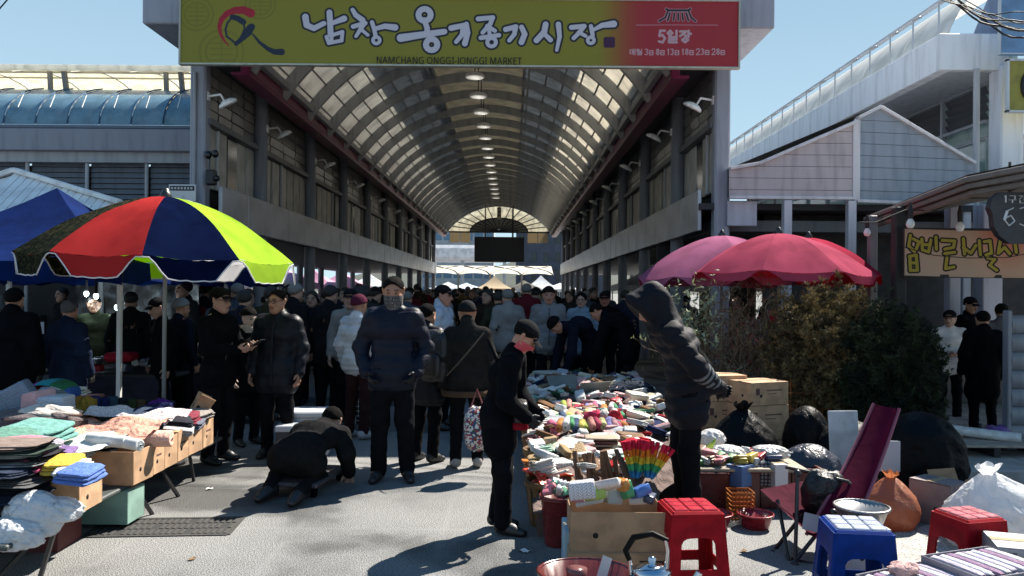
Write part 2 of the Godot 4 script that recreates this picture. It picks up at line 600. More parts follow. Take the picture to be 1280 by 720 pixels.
	# fan window that closes the far end
	var cream := mat(L(0.93, 0.91, 0.82), 0.5, {"tex": "stain", "scale": 0.6, "back": L(1.0, 0.98, 0.93)})
	var dim := mat(L(0.2, 0.19, 0.17), 0.6, {"back": L(0.06, 0.06, 0.055)})
	for k in 14:
		var a0 := -89.5 + k * 179.0 / 14 + 0.5
		var a1 := -89.5 + (k + 1) * 179.0 / 14 - 0.5
		for ring in 2:
			var poly := PackedVector2Array()
			for t in 5:
				poly.append(fan_pt(lerpf(a0, a1, t / 4.0), 1.0 if ring == 0 else 0.53))
			for t in 5:
				poly.append(fan_pt(lerpf(a1, a0, t / 4.0), 0.55 if ring == 0 else 0.1))
			s = S()
			prism(s, poly, -0.02, 0.0, T(Vector3(0, SPRING, -37.5)))
			put(s, "fan_pane", cream if ring == 0 else dim, o)
	for k in 15:
		s = S()
		var e := fan_pt(-89.5 + k * 179.0 / 14, 1.02)
		bar(s, Vector3(0, SPRING, -37.49), Vector3(e.x, SPRING + e.y, -37.49), 0.05, 0.06, Vector3.BACK)
		put(s, "fan_bar", black, o)
	s = S()
	var ring := []
	for k in 25:
		var e := fan_pt(-90 + k * 7.5, 0.54)
		ring.append(Vector3(e.x, SPRING + e.y, -37.47))
	tube(s, ring, 0.04, 6)
	put(s, "fan_ring", black, o)
	for g in [-1, 1]:
		for k in 2:
			s = S()
			box(s, Vector3(g * (2.42 + k * 0.66 - 0.3), 4.93, -37.5), Vector3(0.62, 0.62, 0.03))
			put(s, "end_pane", mat(L(0.5, 0.42, 0.3), 0.5, {"back": L(0.4, 0.35, 0.25)}), o)
	s = S()
	bar(s, Vector3(-4, 5.27, -37.3), Vector3(4, 5.27, -37.3), 0.06, 0.08)
	for x in [-0.85, 0.85]:
		bar(s, Vector3(x, 4.8, -37.3), Vector3(x, 6.95, -37.3), 0.07, 0.07)
	put(s, "end_frame", black, o)

func fan_pt(deg: float, k: float) -> Vector2:
	var a := deg_to_rad(deg)
	return Vector2(sin(a) * 3.35, cos(a) * 1.62) * k

# ---------------------------------------------------------------- things fixed to the hall
func hall_fittings() -> void:
	banner()
	var white := mat(L(0.9, 0.9, 0.88), 0.35, {"tex": "stain", "scale": 3.0})
	var dark := paint(0.06, 0.06, 0.07)
	var words := ["first", "second", "third", "fourth", "fifth", "sixth", "seventh", "eighth", "ninth", "tenth", "eleventh", "twelfth", "thirteenth", "fourteenth"]
	for i in 14:                                             # round lamps in a line below the crown of the vault
		var t := thing("pendant_lamp", "%s white disc lamp from the banner in the line under the hall roof" % words[i], "ceiling lamp", Vector3(HX, 6.28, HZ - 4.6 - i * 1.76), 0, "disc lamps hanging in a line under the hall roof")
		var s := S()
		lathe(s, [Vector2(0, 0), Vector2(0.2, 0.0), Vector2(0.23, 0.025), Vector2(0.2, 0.07), Vector2(0.05, 0.13), Vector2(0, 0.13)], 18)
		put(s, "shade", white, t)
		s = S()
		lathe(s, [Vector2(0, -0.004), Vector2(0.185, -0.003), Vector2(0.19, 0.004)], 18)
		put(s, "glowing_disc", mat(L(0.9, 0.9, 0.88), 0.4, {"glow": Color(1.0, 0.98, 0.93), "power": 0.10}), t)
		var li := OmniLight3D.new()
		li.name = "lamp_light"
		li.light_color = Color(1.0, 0.98, 0.93)
		li.light_energy = 0.02
		li.light_size = 0.18
		li.omni_range = 60.0
		li.omni_attenuation = 2.0
		li.shadow_enabled = true
		t.add_child(li, true)
		li.position = Vector3(0, -0.22, 0)
		s = S()
		tube(s, [Vector3(0, 0.12, 0), Vector3(0, 0.84, 0)], 0.012, 6)
		put(s, "rod", dark, t)
	for g in [-1, 1]:                                        # floodlights on the pillars
		for i in 8:
			var z: float = [0.0, -2.6, -6.4, -10.2, -14.0, -17.8, -21.6, -25.4][i]
			var side := "left" if g < 0 else "right"
			var t := thing("floodlight", "%s white floodlight from the banner along the %s row of hall pillars" % [words[i], side], "floodlight", Vector3(HX + g * (4.08 if i == 0 else 3.92), 4.62, HZ + z), 0, "floodlights on the hall pillars")
			var s := S()
			bar(s, Vector3(0, 0.1, 0.0), Vector3(-g * 0.22, 0.12, 0.05), 0.03, 0.03)
			bar(s, Vector3(-g * 0.22, 0.13, 0.05), Vector3(-g * 0.3, 0.0, 0.08), 0.025, 0.025)
			box(s, Vector3(0, 0.1, 0), Vector3(0.05, 0.14, 0.1), Basis.IDENTITY, 0.01)
			put(s, "bracket", white, t)
			s = S()
			var b := Basis.from_euler(Vector3(0.25, 0, -g * 0.45))
			var head := T(Vector3(-g * 0.36, -0.03, 0.1)) * Transform3D(b, Vector3.ZERO)
			lathe(s, [Vector2(0, -0.03), Vector2(0.15, -0.03), Vector2(0.165, -0.015), Vector2(0.15, 0.02), Vector2(0.08, 0.06), Vector2(0, 0.07)], 16, head, 0.75)
			put(s, "lamp_head", white, t)
	# big dark screen hanging at the far end
	var sc := thing("video_screen", "large black video screen hanging at the far end of the hall", "screen", Vector3(HX + 0.05, 3.38, HZ - 36.2))
	var s2 := S()
	box(s2, Vector3(0, 0.75, 0), Vector3(3.05, 1.55, 0.16), Basis.IDENTITY, 0.02)
	put(s2, "panel", mat(L(0.006, 0.007, 0.011), 0.3), sc)
	s2 = S()
	for x in [-0.85, 0.85]:
		bar(s2, Vector3(x, 1.5, 0), Vector3(x, 3.5, 0), 0.05, 0.05)
	put(s2, "hanger", dark, sc)
	# small vertical hanging sign in front of the fan window
	var hs := thing("hanging_sign", "narrow hanging sign with dark strokes in front of the fan window", "sign", Vector3(HX + 0.03, 6.05, HZ - 36.0))
	s2 = S()
	box(s2, Vector3(0, 0.28, 0), Vector3(0.26, 0.75, 0.02))
	put(s2, "board", mat(L(0.5, 0.45, 0.33), 0.6), hs)
	s2 = S()
	for k in 3:
		var y := 0.05 + k * 0.24
		bar(s2, Vector3(-0.09, y + 0.1, 0.02), Vector3(0.09, y + 0.1, 0.02), 0.02, 0.04)
		bar(s2, Vector3(0.0, y + 0.18, 0.02), Vector3(-0.07, y, 0.02), 0.02, 0.035)
		bar(s2, Vector3(0.0, y + 0.12, 0.02), Vector3(0.08, y, 0.02), 0.02, 0.035)
	put(s2, "lettering", dark, hs)
	# cameras and loudspeaker on the front pillar
	var cc := thing("security_camera", "pair of small black dome cameras on the left front hall pillar", "camera", px(262, 197, 12.72))
	s2 = S()
	bar(s2, Vector3(-0.08, 0.08, 0), Vector3(0.12, 0.08, 0), 0.03, 0.05)
	tube(s2, [Vector3(0.0, 0.08, 0), Vector3(0.0, -0.26, 0)], 0.014, 6)
	put(s2, "bracket", dark, cc)
	for k in 2:
		s2 = S()
		ball(s2, Vector3(-0.0 + k * 0.11, 0.03 + 0.02 * k, 0.06), Vector3(0.055, 0.065, 0.055), 8)
		put(s2, "dome", mat(L(0.01, 0.01, 0.012), 0.2), cc)
	var bx := thing("control_box", "black box with small round lens below the dome cameras", "box", px(264, 222, 12.7))
	s2 = S()
	box(s2, Vector3.ZERO, Vector3(0.15, 0.24, 0.14), Basis.IDENTITY, 0.02)
	put(s2, "case", mat(L(0.012, 0.012, 0.014), 0.5), bx)
	s2 = S()
	ball(s2, Vector3(0.11, -0.02, 0.05), Vector3(0.045, 0.05, 0.05), 8)
	put(s2, "lens", mat(L(0.008, 0.008, 0.01), 0.15), bx)
	# down pipe beside the front pillar
	var dp := S()
	tube(dp, [px(243.5, 90, 12.75), gp(243.5, 700, 0.0) * 0 + Vector3(px(243.5, 90, 12.75).x, 0.0, -12.75)], 0.03, 8)
	tag(put(dp, "drain_pipe", paint(0.3, 0.31, 0.35)), "thin grey drain pipe along the left front hall pillar", "pipe")
	# little white notice on the fascia by the pillar
	var np := thing("notice_board", "small white notice with a dark heading between umbrella and hall pillar", "sign", px(228, 241, 12.4))
	s2 = S()
	box(s2, Vector3.ZERO, Vector3(0.42, 0.26, 0.02), Basis.IDENTITY, 0.004)
	put(s2, "board", mat(L(0.6, 0.6, 0.6), 0.5), np)
	s2 = S()
	box(s2, Vector3(0, 0.07, 0.011), Vector3(0.38, 0.075, 0.004))
	put(s2, "heading", mat(L(0.02, 0.02, 0.025), 0.6), np)
	s2 = S()
	for k in 7:
		box(s2, Vector3(-0.155 + k * 0.05, 0.07, 0.015), Vector3(0.03, 0.034, 0.003))
	box(s2, Vector3(0.02, -0.07, 0.013), Vector3(0.05, 0.05, 0.004))
	put(s2, "lettering", mat(L(0.5, 0.5, 0.5), 0.6), np)

# ---------------------------------------------------------------- the printed banner
class Print:
	var im: Image
	var w: int
	var h: int
	func _init(ww: int, hh: int, c: Color) -> void:
		w = ww
		h = hh
		im = Image.create(w, h, false, Image.FORMAT_RGB8)
		im.fill(c)
	func dab(a: Vector2, b: Vector2, ra: float, rb: float, c: Color) -> void:
		var m := maxf(ra, rb) + 1.0
		var ab := b - a
		var l2 := maxf(ab.length_squared(), 0.0001)
		for y in range(maxi(0, int(minf(a.y, b.y) - m)), mini(h, int(maxf(a.y, b.y) + m) + 1)):
			for x in range(maxi(0, int(minf(a.x, b.x) - m)), mini(w, int(maxf(a.x, b.x) + m) + 1)):
				var p := Vector2(x + 0.5, y + 0.5) - a
				var t := clampf(p.dot(ab) / l2, 0.0, 1.0)
				var d := (p - ab * t).length() - lerpf(ra, rb, t)
				if d < 0.5:
					im.set_pixel(x, y, im.get_pixel(x, y).lerp(c, clampf(0.5 - d, 0.0, 1.0) * c.a))
	func stroke(pts: Array, r: Variant, c: Color, grow := 0.0) -> void:
		for i in pts.size() - 1:
			var ra: float = lerpf(r[0], r[1], float(i) / (pts.size() - 1)) if r is Array else r
			var rb: float = lerpf(r[0], r[1], float(i + 1) / (pts.size() - 1)) if r is Array else r
			dab(pts[i], pts[i + 1], ra + grow, rb + grow, c)
	func ring(c: Vector2, rx: float, ry: float, r: float, col: Color, grow := 0.0, a0 := 0.0, a1 := TAU) -> void:
		var pts := []
		for k in 17:
			var a := lerpf(a0, a1, k / 16.0)
			pts.append(c + Vector2(cos(a) * rx, sin(a) * ry))
		stroke(pts, r, col, grow)

const SEG := {
	"1": [[0.25, 0.2, 0.55, 0.0, 0.55, 1.0]], "2": [[0.05, 0.22, 0.25, 0.0, 0.7, 0.0, 0.9, 0.25, 0.75, 0.5, 0.05, 1.0, 0.95, 1.0]],
	"3": [[0.1, 0.08, 0.5, 0.0, 0.85, 0.2, 0.5, 0.46, 0.9, 0.72, 0.5, 1.0, 0.08, 0.9]], "5": [[0.9, 0.0, 0.25, 0.0, 0.15, 0.45, 0.6, 0.38, 0.92, 0.65, 0.6, 1.0, 0.08, 0.92]],
	"6": [[0.8, 0.05, 0.3, 0.2, 0.08, 0.7, 0.45, 1.0, 0.9, 0.75, 0.6, 0.45, 0.12, 0.6]], "8": [[0.5, 0.0, 0.88, 0.22, 0.5, 0.46, 0.08, 0.74, 0.5, 1.0, 0.92, 0.74, 0.5, 0.46, 0.12, 0.22, 0.5, 0.0]],
	"일": [[0.28, 0.0, 0.48, 0.2, 0.28, 0.42, 0.08, 0.2, 0.28, 0.0], [0.85, 0.0, 0.85, 0.46], [0.2, 0.56, 0.85, 0.56, 0.85, 0.77, 0.2, 0.77, 0.2, 1.0, 0.88, 1.0]],
	"장": [[0.05, 0.06, 0.6, 0.06, 0.33, 0.25, 0.05, 0.48], [0.33, 0.25, 0.6, 0.46], [0.8, 0.0, 0.8, 0.55], [0.8, 0.26, 1.0, 0.26], [0.5, 0.6, 0.76, 0.8, 0.5, 1.0, 0.24, 0.8, 0.5, 0.6]],
	"매": [[0.05, 0.15, 0.45, 0.15, 0.45, 0.8, 0.05, 0.8, 0.05, 0.15], [0.65, 0.0, 0.65, 1.0], [0.65, 0.5, 0.9, 0.5], [0.9, 0.0, 0.9, 1.0]],
	"월": [[0.25, 0.0, 0.45, 0.12, 0.25, 0.26, 0.08, 0.12, 0.25, 0.0], [0.02, 0.36, 0.62, 0.34], [0.3, 0.36, 0.3, 0.52], [0.88, 0.0, 0.88, 0.5], [0.62, 0.44, 0.88, 0.44], [0.2, 0.6, 0.88, 0.6, 0.88, 0.8, 0.2, 0.8, 0.2, 1.0, 0.9, 1.0]],
	"日": [[0.1, 0.0, 0.9, 0.0, 0.9, 1.0, 0.1, 1.0, 0.1, 0.0], [0.1, 0.5, 0.9, 0.5]],
	"구": [[0.1, 0.05, 0.85, 0.05, 0.82, 0.5], [0.0, 0.6, 1.0, 0.6], [0.5, 0.6, 0.5, 1.0]], "간": [[0.05, 0.05, 0.55, 0.05, 0.1, 0.55], [0.8, 0.0, 0.8, 0.65], [0.8, 0.3, 1.0, 0.3], [0.2, 0.65, 0.2, 1.0, 0.9, 1.0]],
	"역": [[0.28, 0.0, 0.48, 0.22, 0.28, 0.46, 0.08, 0.22, 0.28, 0.0], [0.85, 0.0, 0.85, 0.55], [0.5, 0.15, 0.85, 0.15], [0.5, 0.35, 0.85, 0.35], [0.2, 0.68, 0.85, 0.68, 0.85, 1.0]],
}

func glyph(ch: String) -> Array:
	var out := []
	for q in SEG.get(ch, []):
		var p := []
		for i in range(0, q.size(), 2):
			p.append(Vector2(q[i], q[i + 1]))
		out.append(p)
	return out

func banner() -> void:
	var pr := Print.new(1384, 166, L(0.215, 0.195, 0.022))
	# A: a crop whose pixel is 1 / 3.556 of the photograph's, from its x 220; B: the same from 570
	var at := func(x: float, y: float, from: float) -> Vector2:
		var X := from + x / 3.556
		return Vector2((X - 227.0) * 2.0, (y / 3.556 - 2.5 - (X - 227.0) * 0.0101) * 2.0)
	var pale := L(0.17, 0.16, 0.02)
	for q in [[95, 85, 74], [375, 40, 66], [205, 255, 98]]:  # faint round ornaments
		var c: Vector2 = at.call(q[0], q[1], 220.0)
		for k in [1.0, 0.72]:
			pr.ring(c, q[2] * 0.5624 * k, q[2] * 0.5624 * k, 2.6, pale)
		for k in [-0.4, -0.15, 0.12, 0.38]:
			var r: float = q[2] * 0.5624
			pr.stroke([c + Vector2(-r * 0.5, r * k), c + Vector2(r * 0.5, r * k)], 2.0, pale)
		pr.stroke([c + Vector2(0, -q[2] * 0.4), c + Vector2(0, q[2] * 0.4)], 2.0, pale)
	# the field runs from olive into red
	var red := L(0.30, 0.022, 0.032)
	for x in range(1020, 1384):
		var t := smoothstep(1024.0, 1160.0, x)
		for y in 166:
			pr.im.set_pixel(x, y, pr.im.get_pixel(x, y).lerp(red, t))
	# emblem
	var navy := L(0.012, 0.022, 0.045)
	var A := func(list: Array, from := 220.0) -> Array:
		var p := []
		for i in range(0, list.size(), 2):
			p.append(at.call(list[i], list[i + 1], from))
		return p
	pr.stroke(A.call([236, 226, 214, 200, 200, 172, 195, 140, 205, 108, 228, 82, 262, 68, 300, 66, 332, 80]), [1.5, 11.0], L(0.33, 0.012, 0.03))
	pr.stroke(A.call([250, 100, 230, 125, 222, 155, 228, 185, 262, 212]), 2.4, navy)
	pr.stroke(A.call([252, 98, 275, 104, 300, 120]), [6.5, 7.5], navy)
	pr.stroke(A.call([300, 118, 306, 150, 295, 180]), 2.2, navy)
	pr.stroke(A.call([337, 142, 325, 170, 270, 218]), [8.5, 5.5], navy)
	pr.stroke(A.call([332, 145, 300, 190]), [9.0, 8.0], navy)
	pr.stroke(A.call([342, 175, 372, 212, 410, 242, 440, 256, 470, 256]), [2.0, 8.5], navy)
	# brush lettering: outlines first, then the white strokes
	var jobs := []
	for q in [[[574, 98, 580, 135, 612, 150, 656, 128], [9, 7]], [[680, 78, 684, 130, 686, 178], 8], [[690, 128, 745, 106], [6, 8.5]], [[668, 188, 678, 216, 735, 205, 738, 166, 690, 182, 690, 212], 5.5],
			[[782, 66, 796, 90, 826, 112], [6, 8]], [[785, 142, 838, 126], 6.5], [[832, 130, 798, 186], [7, 5]], [[822, 156, 850, 180], 5], [[868, 122, 878, 155, 884, 182], 6], [[880, 152, 925, 140, 970, 146], [6, 9]],
			[[1098, 112, 1112, 150, 1112, 176], [7, 8]], [[996, 194, 1060, 184, 1188, 166], [11, 8]], [[1218, 150, 1272, 138, 1266, 180, 1240, 212], [8, 6]]]:
		jobs.append([A.call(q[0]), q[1]])
	for q in [[[40, 132, 46, 172, 34, 220], [7, 8]], [[92, 108, 156, 102, 146, 130, 112, 170], [7, 6]], [[132, 140, 166, 162], 6], [[140, 158, 144, 184], 5.5], [[104, 194, 184, 182], 6.5],
			[[214, 156, 258, 144, 252, 178, 230, 206], [7.5, 6]], [[284, 146, 298, 178, 284, 214], [7, 8]], [[390, 134, 384, 168, 350, 206], [8, 8]], [[384, 176, 412, 204], [6, 7]], [[446, 134, 452, 190, 440, 250], [7.5, 5]],
			[[504, 148, 560, 142, 540, 170, 514, 196], [7, 6]], [[536, 170, 566, 186], 5.5], [[590, 142, 598, 184], 6], [[602, 158, 640, 138, 690, 132], [5, 9.5]]]:
		jobs.append([A.call(q[0], 570.0), q[1]])
	var rings := [[888, 204, 15, 5.0, 220.0], [1100, 90, 27, 8.0, 220.0], [1132, 224, 25, 8.0, 220.0], [152, 214, 19, 5.5, 570.0], [590, 206, 14, 5.0, 570.0]]
	var ink := L(0.010, 0.012, 0.022)
	for pass_no in 2:
		var col := ink if pass_no == 0 else L(0.50, 0.49, 0.56)
		var g := 4.0 if pass_no == 0 else -0.6
		for j in jobs:
			pr.stroke(j[0], j[1], col, g)
		for r in rings:
			pr.ring(at.call(r[0], r[1], r[4]), r[2] * 0.5624, r[2] * 0.5624, r[3], col, g)
	pr.stroke([at.call(655, 200, 570.0), at.call(688, 200, 570.0)], 5.0, L(0.045, 0.012, 0.05))
	for k in 5:
		pr.stroke([at.call(655, 203 + k * 7, 570.0), at.call(688, 203 + k * 7, 570.0)], 5.0, L(0.045, 0.012, 0.05))
	# roofed gate, rule and market days on the red end
	var fade := L(0.42, 0.24, 0.27)
	for pass_no in 2:
		var col := fade if pass_no == 0 else ink
		var g := 1.8 if pass_no == 0 else 0.0
		pr.stroke(A.call([922, 66, 932, 72, 1018, 72, 1028, 66], 570.0), 2.4, col, g)
		for e in [[930, 74, 918, 104, 890, 121], [1020, 74, 1032, 104, 1052, 121], [938, 84, 928, 118], [958, 86, 954, 116], [975, 86, 975, 116], [992, 86, 996, 116], [1010, 84, 1020, 118]]:
			pr.stroke(A.call(e, 570.0), 2.0, col, g)
	pr.stroke(A.call([790, 138, 1150, 138], 570.0), 0.9, fade)
	var word := func(txt: String, x: float, y: float, cw: float, ch: float, gap: float, r: float, small := 0.72) -> void:
		for c in txt:
			if c == " ":
				x += gap * 2.2
				continue
			var k := small if c == "日" else 1.0
			var w := cw * (0.45 if c == "1" else 0.62 if c in "23568" else k)
			for st in glyph(c):
				var p := []
				for v in st:
					p.append(at.call(x + v.x * w, y + ch * (1.0 - k) + v.y * ch * k, 570.0))
				pr.stroke(p, r, L(0.45, 0.30, 0.34))
			x += w + gap
	word.call("5일장", 888.0, 164.0, 50.0, 52.0, 6.0, 3.1)
	word.call("매월 3日 8日 13日 18日 23日 28日", 762.0, 246.0, 26.0, 26.0, 3.4, 1.25)
	var tex := ImageTexture.create_from_image(pr.im)
	var m := StandardMaterial3D.new()
	m.albedo_texture = tex
	m.roughness = 0.75
	m.heightmap_enabled = false
	var o := thing("banner_sign", "long olive and red banner with white brush lettering across the hall front", "sign", Vector3(-0.81, 5.47, -12.0))
	var s := S()
	var W := 8.31
	var H := 0.975
	s.set_smooth_group(0)
	grid(s, 24, 6, func(u: float, v: float) -> Vector3:
		return Vector3((u - 0.5) * W, (0.5 - v) * H, 0.09 + 0.006 * sin(u * 31.0) * sin(v * 5.0)), true)
	put(s, "printed_cloth", m, o)
	s = S()
	box(s, Vector3(0, 0, 0.03), Vector3(W, H, 0.09))
	put(s, "backing", paint(0.2, 0.2, 0.2), o)
	var edge := paint(0.42, 0.43, 0.36)
	s = S()
	for g in [-1, 1]:
		box(s, Vector3(0, g * (H / 2 + 0.012), 0.06), Vector3(W + 0.05, 0.025, 0.1))
		box(s, Vector3(g * (W / 2 + 0.012), 0, 0.06), Vector3(0.025, H, 0.1))
	put(s, "frame", edge, o)
	var tm := TextMesh.new()
	var f := SystemFont.new()
	f.font_names = PackedStringArray(["Droid Sans"])
	tm.font = f
	tm.text = "NAMCHANG ONGGI-JONGGI MARKET"
	tm.font_size = 32
	tm.pixel_size = 0.0043
	tm.depth = 0.004
	var lt := hold(tm, "lettering", mat(L(0.006, 0.006, 0.01), 0.7), o, T(Vector3(-0.155, -0.43, 0.104)))
	var wid := tm.get_aabb().size.x
	if wid > 0.01:
		lt.scale = Vector3(2.16 / wid, 1.0, 1.0)

# ---------------------------------------------------------------- neighbouring arcades
func left_arcade() -> void:
	var o := thing("side_arcade", "low arcade with blue curved roof and grey shutters behind the cloth stall", "arcade", Vector3(-5.15, 0, -14.5))
	var lav := paint(0.23, 0.245, 0.30, 0.5)
	var s := S()
	box(s, Vector3(-8, 4.27, 0.05), Vector3(16, 0.4, 0.3), Basis.IDENTITY, 0.015)
	put(s, "fascia", lav, o)
	s = S()
	box(s, Vector3(-8, 4.505, 0.02), Vector3(16, 0.06, 0.34), Basis.IDENTITY, 0.01)
	put(s, "gutter", paint(0.10, 0.14, 0.2), o)
	s = S()
	box(s, Vector3(-8, 3.98, -0.02), Vector3(16, 0.2, 0.22))
	put(s, "lintel", paint(0.34, 0.35, 0.38), o)
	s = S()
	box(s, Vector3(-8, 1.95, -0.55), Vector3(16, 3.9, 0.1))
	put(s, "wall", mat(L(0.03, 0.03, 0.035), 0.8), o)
	var slat := paint(0.10, 0.115, 0.14, 0.5)
	for k in 9:
		var x := -0.35 - k * 1.08
		if k > 0:
			x = -0.4 - (k - 1) * 1.08 - 0.54
		s = S()
		tube(s, [Vector3(-0.4 - k * 1.08, 0, 0.02), Vector3(-0.4 - k * 1.08, 3.95, 0.02)], 0.035, 8)
		put(s, "shutter_post", paint(0.42, 0.43, 0.46), o)
		for r in 11:
			s = S()
			box(s, Vector3(-0.4 - k * 1.08 - 0.54, 2.88 + r * 0.098, -0.05), Vector3(1.0, 0.09, 0.012), Basis.from_euler(Vector3(-0.28, 0, 0)), 0.003)
			put(s, "shutter_slat", slat, o)
	# curved blue roof sheets between ribs
	var blue := mat(L(0.17, 0.29, 0.37), 0.35, {"tex": "stain", "scale": 0.7, "back": L(0.12, 0.2, 0.25), "rtex": "rough"})
	for k in 20:
		s = S()
		var x0 := -0.02 - k * 0.575
		grid(s, 1, 8, func(u: float, v: float) -> Vector3:
			var a := lerpf(0.05, 1.12, v)
			return Vector3(x0 - u * 0.565, 4.5 + 1.25 * sin(a) * 0.88, 0.1 - 2.2 * (1.0 - cos(a))))
		put(s, "roof_sheet", blue, o)
		s = S()
		var pts := []
		for i in 8:
			var a := lerpf(0.05, 1.12, i / 7.0)
			pts.append(Vector3(x0 - 0.57, 4.515 + 1.25 * sin(a) * 0.88, 0.11 - 2.2 * (1.0 - cos(a))))
		tube(s, pts, 0.014, 6)
		put(s, "roof_rib", paint(0.06, 0.13, 0.22, 0.95), o)
		if k % 1 == 0:
			s = S()
			bar(s, Vector3(x0 - 0.29, 4.86, 0.13), Vector3(x0 - 0.29, 5.12, -0.02), 0.018, 0.02)
			put(s, "roof_clip", mat(L(0.7, 0.72, 0.72), 0.4), o)
	# raised ridge with cream translucent sheets, on short posts
	var cream := mat(L(0.8, 0.77, 0.62), 0.5, {"tex": "stain", "scale": 0.6, "back": L(1.0, 0.97, 0.88)})
	for k in 10:
		s = S()
		var x0 := -0.02 - k * 1.15
		grid(s, 1, 8, func(u: float, v: float) -> Vector3:
			return Vector3(x0 - u * 1.13, 5.83 + 0.34 * sin(v * PI), -1.05 - v * 3.4))
		put(s, "ridge_sheet", cream, o)
		for q in [0.1, 0.3, 0.5]:
			s = S()
			bar(s, Vector3(x0, 5.8 + 0.34 * sin(q * PI), -1.05 - q * 3.4), Vector3(x0 - 1.15, 5.8 + 0.34 * sin(q * PI), -1.05 - q * 3.4), 0.03, 0.03)
			put(s, "ridge_purlin", paint(0.55, 0.53, 0.46), o)
		s = S()
		var ap := []
		for i in 9:
			ap.append(Vector3(x0, 5.81 + 0.34 * sin(i / 8.0 * PI), -1.05 - i / 8.0 * 3.4))
		tube(s, ap, 0.014, 6)
		put(s, "ridge_arch", paint(0.55, 0.53, 0.46), o)
	s = S()
	box(s, Vector3(-8, 5.88, -1.0), Vector3(16, 0.1, 0.12), Basis.IDENTITY, 0.01)
	put(s, "ridge_edge", mat(L(0.85, 0.84, 0.8), 0.5, {"tex": "stain", "back": L(0.9, 0.9, 0.85)}), o)
	for k in 4:
		for j in 2:
			s = S()
			bar(s, Vector3(-1.35 - k * 2.28 - j * 0.33, 5.3, -1.25), Vector3(-1.35 - k * 2.28 - j * 0.33, 5.86, -1.1 - j * 0.1), 0.08 - j * 0.02, 0.08)
			put(s, "ridge_post", paint(0.22, 0.22, 0.22), o)
	# small white corrugated roof in front of it
	var r := thing("corrugated_roof", "small white corrugated gable roof behind the blue tent", "roof", Vector3(-7.0, 0, -11.4))
	var white := mat(L(0.8, 0.82, 0.82), 0.5, {"tex": "stain", "scale": 0.8})
	var top := px(18, 216, 11.4) - r.position
	var low := px(150, 256, 11.0) - r.position
	for k in 15:
		s = S()
		var a := top.lerp(low, k / 15.0)
		var b := top.lerp(low, (k + 0.9) / 15.0)
		var down := Vector3(0.0, -0.62, 0.8)
		s.set_smooth_group(-1)
		quad(s, a + down, b + down, b, a)
		quad(s, b + down, b + down + Vector3(0.01, -0.05, 0), b + Vector3(0.01, -0.05, 0), b)
		put(s, "roof_rib", white, r)
	s = S()
	bar(s, top + Vector3(0, 0.04, 0), low + Vector3(0, 0.04, 0), 0.1, 0.07, Vector3.UP, 0.01)
	bar(s, top + Vector3(0, 0.04, 0), top + Vector3(-1.6, -0.5, 0), 0.1, 0.07, Vector3.UP, 0.01)
	put(s, "ridge_cap", white, r)
	s = S()
	grid(s, 1, 1, func(u: float, v: float) -> Vector3: return top.lerp(low, u) + Vector3(0, -0.07, 0.0) + Vector3(0.0, -0.62, 0.8) * v)
	grid(s, 1, 1, func(u: float, v: float) -> Vector3: return top.lerp(top + Vector3(-1.6, -0.5, 0), u) + Vector3(0, -0.03, 0.0) + Vector3(0.0, -0.62, 0.8) * v)
	put(s, "roof_sheet", mat(L(0.7, 0.72, 0.72), 0.6), r)
	s = S()
	for q in [Vector3(-1.5, 0, 0.5), Vector3(1.35, 0, 0.4)]:
		tube(s, [q, q + Vector3(0, 2.4, 0)], 0.04, 8)
	put(s, "post", paint(0.3, 0.3, 0.3), r)

